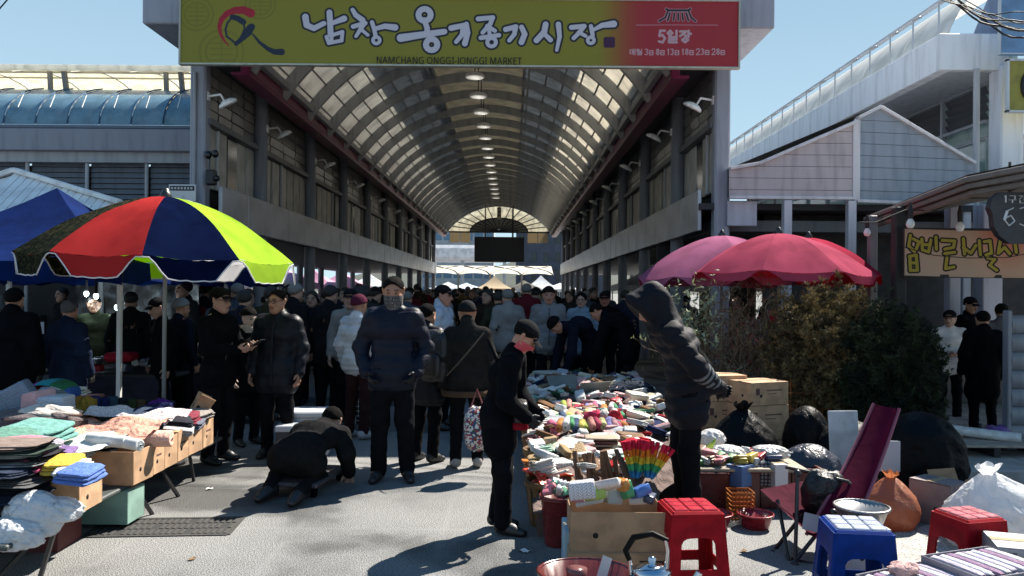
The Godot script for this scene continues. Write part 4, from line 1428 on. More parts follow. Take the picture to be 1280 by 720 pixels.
# ---------------------------------------------------------------- blue tents on the cloth-stall side
func tents() -> void:
	var blue := mat(L(0.003, 0.014, 0.08), 0.9, {"tex": "stain", "scale": 0.6, "bump": "fold", "depth": 0.3, "spec": 0.15, "back": L(0.002, 0.012, 0.08)})
	pyramid_tent("blue_tent", "blue canopy tent with its peak showing beside the striped umbrella", Vector3(-5.3, 0, -9.3), 3.0, 1.88, 2.78, blue)
	pyramid_tent("blue_tent", "blue canopy tent hidden mostly by the striped umbrella", Vector3(-5.5, 0, -12.5), 3.0, 1.87, 2.6, blue)
	# inside: shelves, vinyl windows, bulbs
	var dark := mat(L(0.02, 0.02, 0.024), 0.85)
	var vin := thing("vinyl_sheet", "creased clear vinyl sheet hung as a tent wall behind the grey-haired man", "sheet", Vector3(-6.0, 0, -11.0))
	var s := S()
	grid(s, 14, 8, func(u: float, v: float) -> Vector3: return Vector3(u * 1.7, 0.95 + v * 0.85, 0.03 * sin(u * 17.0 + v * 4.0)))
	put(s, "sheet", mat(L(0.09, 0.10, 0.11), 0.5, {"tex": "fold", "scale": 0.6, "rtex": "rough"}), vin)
	s = S()
	tube(s, [Vector3(0, 1.82, 0), Vector3(1.7, 1.82, 0)], 0.015, 6)
	put(s, "rail", dark, vin)
	var words := ["lit bulb over the tent stall nearer the gray-haired head", "lit bulb just below the tent edge beside the white pole", "lit bulb low behind the white tent pole"]
	for i in 3:
		var p: Vector3 = [px(108, 367, 10.2), px(120, 370, 10.0), px(146, 384, 10.4)][i]
		var lb := thing("light_bulb", words[i], "light bulb", p, 0, "lit bulbs in the blue tent")
		s = S()
		ball(s, Vector3.ZERO, Vector3(0.03, 0.04, 0.03), 8)
		put(s, "glass", mat(L(0.8, 0.8, 0.75), 0.3, {"glow": Color(0.85, 0.95, 1.0), "power": 3.0}), lb)
		s = S()
		tube(s, [Vector3(0, 0.03, 0), Vector3(0, 0.14, 0), Vector3(0, 0.4, 0)], [0.02, 0.015, 0.005], 8)
		put(s, "socket", dark, lb)
		var li := OmniLight3D.new()
		li.name = "bulb_light"
		li.light_color = Color(0.85, 0.95, 1.0)
		li.light_energy = 0.05
		li.light_size = 0.03
		li.omni_range = 8.0
		li.omni_attenuation = 2.0
		li.shadow_enabled = true
		lb.add_child(li, true)
		li.position = Vector3(0, -0.06, 0)
	# display tables in the shade with many small goods
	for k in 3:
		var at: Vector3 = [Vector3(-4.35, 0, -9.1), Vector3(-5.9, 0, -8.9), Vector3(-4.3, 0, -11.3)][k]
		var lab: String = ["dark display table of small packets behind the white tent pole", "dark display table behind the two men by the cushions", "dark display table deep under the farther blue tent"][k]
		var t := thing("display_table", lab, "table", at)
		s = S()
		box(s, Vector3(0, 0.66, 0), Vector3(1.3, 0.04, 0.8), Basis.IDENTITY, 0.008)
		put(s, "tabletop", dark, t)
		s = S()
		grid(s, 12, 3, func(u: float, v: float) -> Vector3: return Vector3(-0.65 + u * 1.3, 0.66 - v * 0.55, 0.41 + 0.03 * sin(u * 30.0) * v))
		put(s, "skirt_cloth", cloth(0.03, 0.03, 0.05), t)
		for n in 22:
			var c: Array = [[0.5, 0.5, 0.52], [0.12, 0.15, 0.22], [0.2, 0.13, 0.09], [0.4, 0.42, 0.45], [0.3, 0.02, 0.03], [0.05, 0.06, 0.1]][n % 6]
			var p := S()
			box(p, Vector3.ZERO, Vector3(rr(0.06, 0.2), rr(0.02, 0.1), rr(0.05, 0.16)), Basis.IDENTITY, 0.008)
			var x := at + Vector3(rr(-0.55, 0.55), 0.73 + rr(0, 0.1), rr(-0.3, 0.33))
			tag(put(p, "goods_packet", plastic(c[0], c[1], c[2]), null, T(x, rr(0, TAU), rr(0.0, 0.3), rr(-0.2, 0.2))), ["white packet", "dark blue packet", "brown box", "pale grey packet", "red packet", "navy packet"][n % 6] + " among the small goods on the " + lab.split(" of ")[0].split(" behind ")[0].split(" deep ")[0] + [" by the white pole", " by the cushions", " in the farther tent"][k], "packet", "small goods on the shaded tables")
	# red folded cloth on the table, hanging price card
	var rc := S()
	box(rc, Vector3.ZERO, Vector3(0.3, 0.1, 0.25), Basis.IDENTITY, 0.03)
	tag(put(rc, "folded_cloth", cloth(0.35, 0.02, 0.04), null, T(px(152, 446, 8.9))), "red folded cloth on the shaded table behind the white pole", "cloth")
	var pc := S()
	box(pc, Vector3.ZERO, Vector3(0.09, 0.13, 0.006), Basis.IDENTITY, 0.002)
	tag(put(pc, "price_card", mat(L(0.4, 0.45, 0.55), 0.6), null, T(px(50, 410, 8.6))), "pale blue price card hanging between the two men's backs", "card")

# ---------------------------------------------------------------- umbrellas
func umbrella(called: String, label: String, at: Vector3, radius: float, rim_h: float, top_h: float, n: int, off: float, colours: Array, ground_h := 0.0, tilt := Vector3.ZERO, trim: Material = null, drop := 0.17, scallop := true) -> void:
	var o := thing(called, label, "umbrella", at)
	var b := Basis.from_euler(tilt)
	var shape := func(a: float, t: float, sag: float) -> Vector3:
		var r := radius * t * (1.0 - 0.06 * sag * t)
		var y := rim_h + (top_h - rim_h) * (1.0 - pow(t, 1.75)) - 0.05 * sag * t * (1.0 - t * 0.4) + 0.006 * sin(a * 31.0 + t * 9.0) * sin(t * PI) + 0.004 * sin(a * 57.0 - t * 17.0) * t
		return b * Vector3(sin(a) * r, y - rim_h, cos(a) * r) + Vector3(0, rim_h, 0)
	for k in n:
		var a0 := off + TAU * k / n
		var a1 := off + TAU * (k + 1) / n
		var s := S()
		grid(s, 8, 12, func(u: float, v: float) -> Vector3:
			return shape.call(lerpf(a0, a1, u), maxf(v, 0.02), sin(u * PI)))
		var p := hold(done(s), "canopy_panel", colours[k % colours.size()], o)
		s = S()
		grid(s, 16, 3, func(u: float, v: float) -> Vector3:
			var q: Vector3 = shape.call(lerpf(a0, a1, u), 1.0, sin(u * PI))
			var d := (drop * clampf(minf(u, 1.0 - u) * 5.5 - 0.35, 0.1, 1.0)) if scallop else drop
			return q + Vector3(sin(lerpf(a0, a1, u)), -6.0, cos(lerpf(a0, a1, u))).normalized() * d * v)
		put(s, "valance", colours[k % colours.size()], p)
		if trim:
			s = S()
			var pts := []
			for i in 17:
				var u := i / 16.0
				var d := (drop * clampf(minf(u, 1.0 - u) * 5.5 - 0.35, 0.1, 1.0)) if scallop else drop
				pts.append(shape.call(lerpf(a0, a1, u), 1.0, sin(u * PI)) + Vector3(sin(lerpf(a0, a1, u)), -6.0, cos(lerpf(a0, a1, u))).normalized() * d)
			tube(s, pts, 0.006, 5)
			put(s, "trim", trim, p)
		s = S()
		var rp := []
		for i in 9:
			rp.append(shape.call(a0, 0.02 + i / 8.0 * 0.98, 0.0) + Vector3(0, -0.012, 0))
		tube(s, rp, 0.006, 5)
		put(s, "rib", paint(0.1, 0.1, 0.1), o)
	var s2 := S()
	tube(s2, [Vector3(0, ground_h, 0), Vector3(0, top_h + 0.01, 0)], 0.019, 10)
	put(s2, "pole", paint(0.22, 0.22, 0.23, 0.4), o)
	s2 = S()
	lathe(s2, [Vector2(0.05, -0.01), Vector2(0.055, 0.02), Vector2(0.03, 0.05), Vector2(0.02, 0.08), Vector2(0, 0.085)], 12, T(Vector3(0, top_h, 0)))
	put(s2, "cap", mat(L(0.02, 0.02, 0.02), 0.4), o)
	s2 = S()
	lathe(s2, [Vector2(0, 0), Vector2(0.2, 0), Vector2(0.2, 0.05), Vector2(0.05, 0.09), Vector2(0.03, 0.14), Vector2(0, 0.14)], 18, T(Vector3(0, ground_h, 0)))
	put(s2, "foot", paint(0.05, 0.05, 0.055), o)

func umbrellas() -> void:
	var f := func(c: Color, back: Color, rough := 0.55) -> Material:
		return mat(c, 0.9, {"tex": "stain", "scale": 0.5, "back": back, "bump": "fold", "depth": 0.1, "spec": 0.08})
	var red: Material = f.call(L(0.33, 0.024, 0.024), L(0.3, 0.012, 0.01))
	var navy := mat(L(0.003, 0.006, 0.026), 0.9, {"tex": "stain", "spec": 0.03})
	var lime: Material = f.call(L(0.30, 0.48, 0.035), L(0.3, 0.5, 0.03))
	var white: Material = f.call(L(0.75, 0.75, 0.78), L(0.5, 0.5, 0.52))
	var camo := mat(Color(0.8, 0.8, 0.8), 0.9, {"tex": "camo", "scale": 1.1, "spec": 0.1})
	umbrella("parasol", "large striped parasol with red, camouflage, navy, lime and white panels", px(206, 372, 7.4) * Vector3(1, 0, 1), 1.20, 1.90, 2.47, 10, deg_to_rad(15.5), [navy, lime, white, navy, white, lime, camo, red, camo, red], 0.0, Vector3(0.0, 0, -0.03), white)
	var pink: Material = f.call(L(0.42, 0.07, 0.125), L(0.65, 0.014, 0.03))
	var pink2: Material = f.call(L(0.40, 0.03, 0.07), L(0.6, 0.01, 0.02))
	var mauve: Material = f.call(L(0.34, 0.11, 0.2), L(0.3, 0.05, 0.08))
	umbrella("parasol", "faded pink parasol standing over the brown shrub beside its red twin", px(973, 372, 10.3) * Vector3(1, 0, 1), 1.17, 1.85, 2.39, 8, 0.32, [pink], 0.0, Vector3(-0.03, 0, -0.02), null, 0.1)
	umbrella("parasol", "red parasol half hidden behind the faded pink one", px(1010, 372, 10.9) * Vector3(1, 0, 1), 0.94, 1.87, 2.38, 8, 0.1, [pink2], 0.0, Vector3.ZERO, null, 0.1)
	umbrella("parasol", "mauve parasol beside the hall pillar beyond the hooded person", px(902, 372, 11.2) * Vector3(1, 0, 1), 1.17, 1.84, 2.42, 8, 0.0, [mauve], 0.0, Vector3(0, 0, 0.02), null, 0.1)

# ---------------------------------------------------------------- shrubs
func tuft_mesh(n: int, len: float, wid: float) -> ArrayMesh:
	var s := S()
	s.set_smooth_group(-1)
	for k in n:
		var d := Vector3(rr(-1, 1), rr(-0.2, 1.2), rr(-1, 1)).normalized()
		var side := d.cross(Vector3(rr(-1, 1), rr(-1, 1), rr(-1, 1))).normalized() * wid
		var a := d * len * 0.15
		tri(s, a - side, a + side, d * len)
		tri(s, a + d.cross(side) - d * 0.2 * len, a + side * 0.5, d * len * 0.9)
	return done(s)

func round_shrub(called: String, label: String, at: Vector3, r: Vector3, h0: float, cols: Array, count: int, sd: int, lumps: float, size: float) -> void:
	var o := thing(called, label, "shrub", at)
	var no := fx(sd)
	var bark := mat(L(0.08, 0.06, 0.045), 0.9)
	var s := S()
	tube(s, [Vector3(0, 0, 0), Vector3(0.02, h0 + r.y * 0.3, 0.01), Vector3(0, h0 + r.y, 0)], [0.05, 0.04, 0.015], 7)
	put(s, "trunk", bark, o)
	for k in 9:
		s = S()
		var a := TAU * k / 9 + rr(-0.3, 0.3)
		var e := Vector3(cos(a) * r.x * 0.75, h0 + r.y * rr(0.5, 1.7), sin(a) * r.z * 0.75)
		tube(s, [Vector3(0, h0 * 0.6 + 0.1, 0), Vector3(0, h0 + r.y * 0.3, 0).lerp(e, 0.5) + Vector3(0, 0.05, 0), e], [0.022, 0.014, 0.006], 5)
		put(s, "branch", bark, o)
	var mm := MultiMesh.new()
	mm.transform_format = MultiMesh.TRANSFORM_3D
	mm.use_colors = true
	mm.mesh = tuft_mesh(8, size, size * 0.12)
	mm.instance_count = count
	for i in count:
		var d := Vector3(rng.randfn(), rng.randfn(), rng.randfn()).normalized()
		var lump := 1.0 + lumps * no.get_noise_3d(d.x * 2.6, d.y * 2.6, d.z * 2.6) + lumps * 0.6 * no.get_noise_3d(d.x * 7, d.y * 7, d.z * 7)
		var q := d * r * lump * pow(rr(0.35, 1.0), 0.45)
		var up := (d + Vector3(rr(-0.6, 0.6), rr(0.1, 0.9), rr(-0.6, 0.6))).normalized()
		var x := up.cross(Vector3(rr(-1, 1), rr(-1, 1), rr(-1, 1))).normalized()
		mm.set_instance_transform(i, Transform3D(Basis(x, up, x.cross(up)).scaled(Vector3.ONE * rr(0.7, 1.3)), q + Vector3(0, h0 + r.y, 0)))
		var t := clampf(no.get_noise_3d(d.x * 4 + 9, d.y * 4, d.z * 4) * 1.6 + rr(0.2, 0.8), 0, 1)
		var c: Color = cols[0].lerp(cols[1], t)
		mm.set_instance_color(i, c)
	var mi := MultiMeshInstance3D.new()
	mi.name = "foliage"
	mi.multimesh = mm
	mi.material_override = mat(Color.WHITE, 0.8, {"vc": true, "uv": true, "back": L(0.15, 0.15, 0.1)})
	o.add_child(mi)
	mi.set_meta("kind", "stuff")

func twig(s: SurfaceTool, p: Vector3, d: Vector3, len: float, r: float, depth: int, tips: Array) -> void:
	var pts := [p]
	var q := p
	var dir := d
	for i in 3:
		dir = (dir + Vector3(rr(-0.35, 0.35), rr(-0.2, 0.3), rr(-0.35, 0.35))).normalized()
		q += dir * len / 3.0
		pts.append(q)
	tube(s, pts, [r, r * 0.85, r * 0.7, r * 0.5], 4, false)
	tips.append(q)
	if depth > 0:
		for k in 3:
			twig(s, pts[1 + k % 3], (dir + Vector3(rr(-1, 1), rr(-0.5, 0.8), rr(-1, 1))).normalized(), len * rr(0.5, 0.8), r * 0.6, depth - 1, tips)

func plants() -> void:
	var o := thing("bare_shrub", "tangled leafless shrub with pale twigs behind the stacked cartons", "shrub", Vector3(2.72, 0, -9.9))
	var tips := []
	for k in 22:
		var s := S()
		var a := TAU * k / 22 + rr(-0.2, 0.2)
		twig(s, Vector3(cos(a) * 0.12, 0.0, sin(a) * 0.1), Vector3(cos(a) * 0.42, 1.0, sin(a) * 0.4).normalized(), rr(0.6, 0.95), 0.011, 4, tips)
		put(s, "branch", mat(L(0.22, 0.165, 0.11) if k % 4 else L(0.5, 0.44, 0.36), 0.85), o)
	var mm := MultiMesh.new()
	mm.transform_format = MultiMesh.TRANSFORM_3D
	mm.use_colors = true
	var ls := S()
	tri(ls, Vector3(-0.012, 0, 0), Vector3(0.012, 0.005, 0), Vector3(0, 0.045, 0.006))
	tri(ls, Vector3(-0.012, 0, 0), Vector3(0, -0.02, 0.004), Vector3(0.012, 0.005, 0))
	mm.mesh = done(ls)
	var leafy := tips.filter(func(t: Vector3) -> bool: return t.y > 0.6)
	mm.instance_count = leafy.size() * 2
	for i in leafy.size() * 2:
		var t: Vector3 = leafy[i / 2] + Vector3(rr(-0.04, 0.04), rr(-0.04, 0.04), rr(-0.04, 0.04)) * (i % 2)
		var green := t.x < -0.25 and t.y > 1.0
		mm.set_instance_transform(i, Transform3D(Basis.from_euler(Vector3(rr(0, TAU), rr(0, TAU), rr(0, TAU))).scaled(Vector3.ONE * (rr(0.8, 1.4) if green else rr(0.5, 1.1))), t))
		mm.set_instance_color(i, Color(0.3, 0.34, 0.2) if green else [Color(0.13, 0.10, 0.05), Color(0.2, 0.05, 0.05), Color(0.14, 0.13, 0.06), Color(0.09, 0.07, 0.04)][i % 4])
	var mi := MultiMeshInstance3D.new()
	mi.name = "leaves"
	mi.multimesh = mm
	mi.material_override = mat(Color.WHITE, 0.7, {"vc": true, "uv": true, "back": L(0.2, 0.2, 0.15)})
	o.add_child(mi)
	mi.set_meta("kind", "stuff")
	round_shrub("brown_shrub", "rounded brownish conifer shrub between the bare shrub and the dark one", px(1036, 372, 9.0) * Vector3(1, 0, 1), Vector3(0.64, 0.72, 0.58), 0.2, [Color(0.055, 0.04, 0.02), Color(0.27, 0.195, 0.085)], 12000, 5, 0.5, 0.052)
	round_shrub("green_shrub", "rounded dark green conifer shrub nearest the booth's corner post", px(1116, 372, 8.3) * Vector3(1, 0, 1), Vector3(0.44, 0.68, 0.46), 0.1, [Color(0.006, 0.010, 0.006), Color(0.034, 0.05, 0.02)], 12000, 9, 0.45, 0.052)
	# low planter wall in front of the shrubs
	var s := S()
	tube(s, [Vector3(3.06, 0.3, -8.0), Vector3(3.06, 0.3, -8.9)], 0.02, 6)
	for z in [-8.0, -8.45, -8.9]:
		tube(s, [Vector3(3.06, 0, z), Vector3(3.06, 0.3, z)], 0.018, 6)
	var of := thing("orange_fence", "orange plastic mesh barrier behind the stacked cartons", "barrier", Vector3(3.12, 0, -8.95))
	var om := plastic(0.36, 0.12, 0.025)
	for k in 7:
		s = S()
		bar(s, Vector3(-0.05 + k * 0.07, 0, 0.15), Vector3(-0.05 + k * 0.07, 0.68, 0.15), 0.02, 0.012)
		put(s, "upright", om, of)
		s = S()
		bar(s, Vector3(-0.08, 0.08 + k * 0.09, 0.152), Vector3(0.42, 0.08 + k * 0.09, 0.152), 0.012, 0.02, Vector3.UP)
		put(s, "crossbar", om, of)
	var rs := S()
	box(rs, Vector3(0, 0.65, 0), Vector3(0.16, 0.6, 0.02), Basis.IDENTITY, 0.004)
	box(rs, Vector3(0, 0.18, 0), Vector3(0.03, 0.36, 0.02))
	tag(put(rs, "red_signboard", plastic(0.4, 0.02, 0.03), null, T(px(969, 372, 10.6) * Vector3(1, 0, 1) + Vector3(0, 0.45, 0))), "narrow red signboard behind the bare shrub under the pink parasol", "sign")
	var ws := S()
	box(ws, Vector3(0, 0.5, 0), Vector3(0.34, 0.95, 0.02), Basis.IDENTITY, 0.004)
	box(ws, Vector3(0, 0.0, 0), Vector3(0.03, 0.3, 0.02))
	tag(put(ws, "notice_sign", mat(L(0.32, 0.33, 0.38), 0.6, {"tex": "bluefloral", "scale": 1.5}), null, T(px(950, 372, 10.7) * Vector3(1, 0, 1) + Vector3(0, 0.3, 0))), "pale printed notice panel behind the bare shrub beside the red signboard", "sign")

# ---------------------------------------------------------------- litter on the ground
func litter() -> void:
	var words := ["scrap of white paper on the ground before the masked man", "bit of brown card on the ground beside the drain cover", "pale scrap on the ground below the cloth stall's far legs", "torn receipt on the ground near the crawling man's hand", "cigarette-sized white scrap on the open ground in front", "crumpled paper by the dark red bucket", "yellow scrap by the black-clad woman's shoes", "dry brown leaf in the sun before the drain cover", "dry leaf on the ground near the camp chair", "white scrap beside the blue stool"]
	var at := [[455, 640], [300, 690], [262, 612], [445, 616], [400, 700], [655, 690], [600, 672], [240, 700], [930, 690], [1000, 712]]
	for i in [2, 5, 7, 8]:
		var s := S()
		var r := rr(0.02, 0.035)
		grid(s, 4, 3, func(u: float, v: float) -> Vector3: return Vector3((u - 0.5) * r * 2.0, 0.004 + 0.012 * absf(sin(u * 4.0 + i) * sin(v * 3.0 + i)), (v - 0.5) * r * 1.4))
		tag(put(s, "paper_scrap" if not "leaf" in words[i] else "dry_leaf", mat(L(0.16, 0.09, 0.04) if "leaf" in words[i] or "brown" in words[i] else L(0.5, 0.42, 0.15) if "yellow" in words[i] else L(0.6, 0.6, 0.58), 0.9), null, T(gp(at[i][0], at[i][1]), rr(0, TAU))), words[i], "leaf" if "leaf" in words[i] else "litter")

# ---------------------------------------------------------------- shapes that goods share
var soft := []

func superball(s: SurfaceTool, half: Vector3, e1: float, e2: float, wob: float, sd: int, nu := 22, nv := 10) -> void:
	var no := fx(sd)
	var pw := func(x: float, e: float) -> float: return signf(x) * pow(absf(x), e)
	grid(s, nu, nv, func(u: float, v: float) -> Vector3:
		var a := u * TAU if u < 1.0 else 0.0
		var th := v * PI
		var d := Vector3(pw.call(sin(th), e1) * pw.call(cos(a), e2), pw.call(cos(th), e1), -pw.call(sin(th), e1) * pw.call(sin(a), e2))
		var k := 1.0 + wob * no.get_noise_3d(d.x * 1.7, d.y * 1.7, d.z * 1.7) + wob * 0.6 * no.get_noise_3d(d.x * 5.0, d.y * 5.0, d.z * 5.0)
		return d * half * k)

func soft_mesh(kind: int) -> ArrayMesh:      # 0-4 folded cloth, 5-8 cushions and bundles, 9-11 flat packets; all one unit across
	if soft.is_empty():
		for k in 12:
			var s := S()
			if k < 5:
				for q in 3:                                          # a garment folded in three
					var t := S()
					superball(t, Vector3(0.5 - 0.03 * ((q + k) % 3), 0.21, 0.5 - 0.025 * ((q * 2 + k) % 3)), 0.6, 0.3, 0.14, k + 3 + q * 11, 18, 6)
					s.append_from(t.commit(), 0, T(Vector3(0.02 * sin(k + q), (q - 1) * 0.31, 0.02 * cos(k * 2.0 + q)), 0.03 * (q - 1)))
			elif k < 9:
				superball(s, Vector3(0.5, 0.5, 0.5), 0.9, 0.6, 0.35, k + 20)
			else:
				superball(s, Vector3(0.5, 0.5, 0.5), 0.24, 0.16, 0.07, k + 40, 20, 8)
			soft.append(done(s))
	return soft[kind]

func lay(called: String, label: String, cat: String, kind: int, at: Vector3, size: Vector3, m: Material, yaw := 0.0, group := "", tilt := 0.0, roll := 0.0) -> Node3D:
	var xf := T(at, yaw, tilt, roll)
	xf.basis = xf.basis * Basis.from_scale(size)
	return tag(hold(soft_mesh(kind), called, m, null, xf), label, cat, group)

func carton(called: String, label: String, at: Vector3, size: Vector3, yaw: float, m: Material, open := false, group := "", marks := 1, flaps := true) -> Node3D:
	var o := thing(called, label, "carton", at, yaw, group)
	var t := 0.006
	for g in [-1, 1]:
		var s := S()
		box(s, Vector3(0, size.y / 2, g * (size.z / 2 - t / 2)), Vector3(size.x, size.y, t), Basis.IDENTITY, 0.002)
		put(s, "wall", m, o)
		s = S()
		box(s, Vector3(g * (size.x / 2 - t / 2), size.y / 2 - 0.001, 0), Vector3(t, size.y - 0.003, size.z - 2 * t), Basis.IDENTITY, 0.002)
		put(s, "wall", m, o)
	var b := S()
	box(b, Vector3(0, t / 2 + 0.001, 0), Vector3(size.x - 2.2 * t, t, size.z - 2.2 * t))
	put(b, "bottom", m, o)
	for g in ([-1, 1] if flaps else []):
		var s := S()
		if open:
			var q := Basis.from_euler(Vector3(g * rr(1.7, 2.3), 0, 0))
			box(s, Vector3(0, size.y, g * size.z / 2) + q * Vector3(0, 0, -g * size.z * 0.22) * Vector3(1, 1, 1), Vector3(size.x * 0.98, 0.004, size.z * 0.44), q)
		else:
			box(s, Vector3(0, size.y + 0.002 + (0.002 if g > 0 else 0.0), g * size.z / 4), Vector3(size.x * 0.995, 0.005, size.z / 2 - 0.003), Basis.from_euler(Vector3(g * rr(0.0, 0.02), 0, 0)), 0.001)
		put(s, "flap", m, o)
	if not open:
		var s := S()
		box(s, Vector3(0, size.y + 0.0085, 0), Vector3(size.x * 1.0, 0.002, 0.05))
		put(s, "tape", mat(L(0.4, 0.31, 0.2), 0.25), o)
	if marks > 0:
		var s := S()
		for g in [-1, 1]:
			lathe(s, [Vector2(0, 0), Vector2(0.016, 0), Vector2(0, 0.001)], 12, Transform3D(Basis.from_euler(Vector3(PI / 2, 0, 0)), Vector3(-size.x * 0.24, size.y * 0.42, g * (size.z / 2 + 0.001))))
			lathe(s, [Vector2(0, 0), Vector2(0.016, 0), Vector2(0, 0.001)], 12, Transform3D(Basis.from_euler(Vector3(0, 0, -g * PI / 2)), Vector3(g * (size.x / 2 + 0.001), size.y * 0.4, size.z * 0.15)))
		put(s, "vent_hole", mat(L(0.012, 0.01, 0.008), 0.9), o)
	if marks > 1:
		var s := S()
		box(s, Vector3(size.x * 0.12, size.y * 0.66, size.z / 2 + 0.001), Vector3(size.x * 0.42, size.y * 0.05, 0.001))
		box(s, Vector3(size.x * 0.05, size.y * 0.5, size.z / 2 + 0.001), Vector3(size.x * 0.26, size.y * 0.03, 0.001))
		box(s, Vector3(-size.x * 0.33, size.y * 0.62, size.z / 2 + 0.001), Vector3(size.x * 0.1, size.y * 0.3, 0.001))
		box(s, Vector3(size.x / 2 + 0.001, size.y * 0.6, 0.0), Vector3(0.001, size.y * 0.06, size.z * 0.4))
		put(s, "print", mat(L(0.09, 0.04, 0.035) if marks == 2 else L(0.03, 0.035, 0.05), 0.8), o)
	return o

func crumpled(called: String, label: String, cat: String, at: Vector3, half: Vector3, m: Material, sd: int, knot := false, wob := 0.3, group := "") -> Node3D:   # a sack or bag that stands on the ground, gathered at the top if knotted
	var o := thing(called, label, cat, at, 0, group)
	var no := fx(sd)
	no.fractal_octaves = 4
	no.fractal_type = FastNoiseLite.FRACTAL_RIDGED
	var s := S()
	grid(s, 44, 26, func(u: float, v: float) -> Vector3:
		var a := u * TAU if u < 1.0 else 0.0
		var th := v * PI
		var d := Vector3(sin(th) * cos(a), cos(th), -sin(th) * sin(a))
		var k := 1.0 + wob * 0.5 * (no.get_noise_3d(d.x * 1.3, d.y * 0.9, d.z * 1.3)) + wob * (0.16 if wob < 0.45 else 0.28) * no.get_noise_3d(d.x * 4.5, d.y * 2.5, d.z * 4.5)
		var y := maxf(d.y, -0.62)
		if knot and d.y > 0.55:
			var t := (d.y - 0.55) / 0.45
			k *= 1.0 - 0.35 * t + 0.06 * sin(a * 13.0) * t
			y += 0.22 * t
		var p := Vector3(d.x * k, y, d.z * k) * half
		return p + Vector3(0, half.y * 0.62, 0))
	put(s, "body", m, o)
	if knot:
		s = S()
		grid(s, 26, 5, func(u: float, v: float) -> Vector3:
			var a := u * TAU
			var r := half.x * (0.09 + 0.16 * v * (1.0 + 0.5 * sin(a * 5.0 + sd)))
			return Vector3(cos(a) * r, half.y * (1.72 + 0.28 * v + 0.06 * sin(a * 4.0) * v), sin(a) * r))
		put(s, "gathered_neck", m, o)
	return o

func roll_mesh(len: float, r: float, layers: int) -> ArrayMesh:
	var s := S()
	var prof := [Vector2(r * 0.18, 0.0)]
	for k in layers:
		prof.append(Vector2(r * lerpf(0.25, 0.95, float(k) / layers), 0.004 + 0.006 * (k % 2)))
	prof.append(Vector2(r, 0.012))
	prof.append(Vector2(r * 1.02, len * 0.5))
	prof.append(Vector2(r, len - 0.012))
	for k in layers:
		prof.append(Vector2(r * lerpf(0.95, 0.25, float(k) / layers), len - 0.004 - 0.006 * (k % 2)))
	prof.append(Vector2(r * 0.18, len))
	lathe(s, prof, 16)
	return done(s)

func roll(called: String, label: String, cat: String, a: Vector3, dir: Vector3, len: float, r: float, m: Material, group := "") -> Node3D:
	var y := dir.normalized()
	var x := y.cross(Vector3.UP).normalized() if absf(y.y) < 0.95 else Vector3.RIGHT
	return tag(hold(roll_mesh(len, r, 5), called, m, null, Transform3D(Basis(x, y, x.cross(y)), a)), label, cat, group)

func drape(called: String, label: String, cat: String, a: Vector3, w: Vector3, d: Vector3, m: Material, sd: int, amp := 0.03, hang := 0.0, group := "") -> Node3D:    # a loose cloth over a w by d area, the far side of d hanging
	var no := fx(sd)
	var s := S()
	grid(s, 26, 20, func(u: float, v: float) -> Vector3:
		var p := a + w * u + d * v
		p.y += amp * (1.0 + no.get_noise_2d(u * 1.5, v * 1.2) * 1.1 + 0.35 * sin(u * 9.0 + 4.0 * no.get_noise_2d(v * 1.3, u)) * (0.4 + v))
		if v > 0.75:
			p.y -= hang * (v - 0.75) * 4.0
		return p)
	return tag(put(s, called, m), label, cat, group)

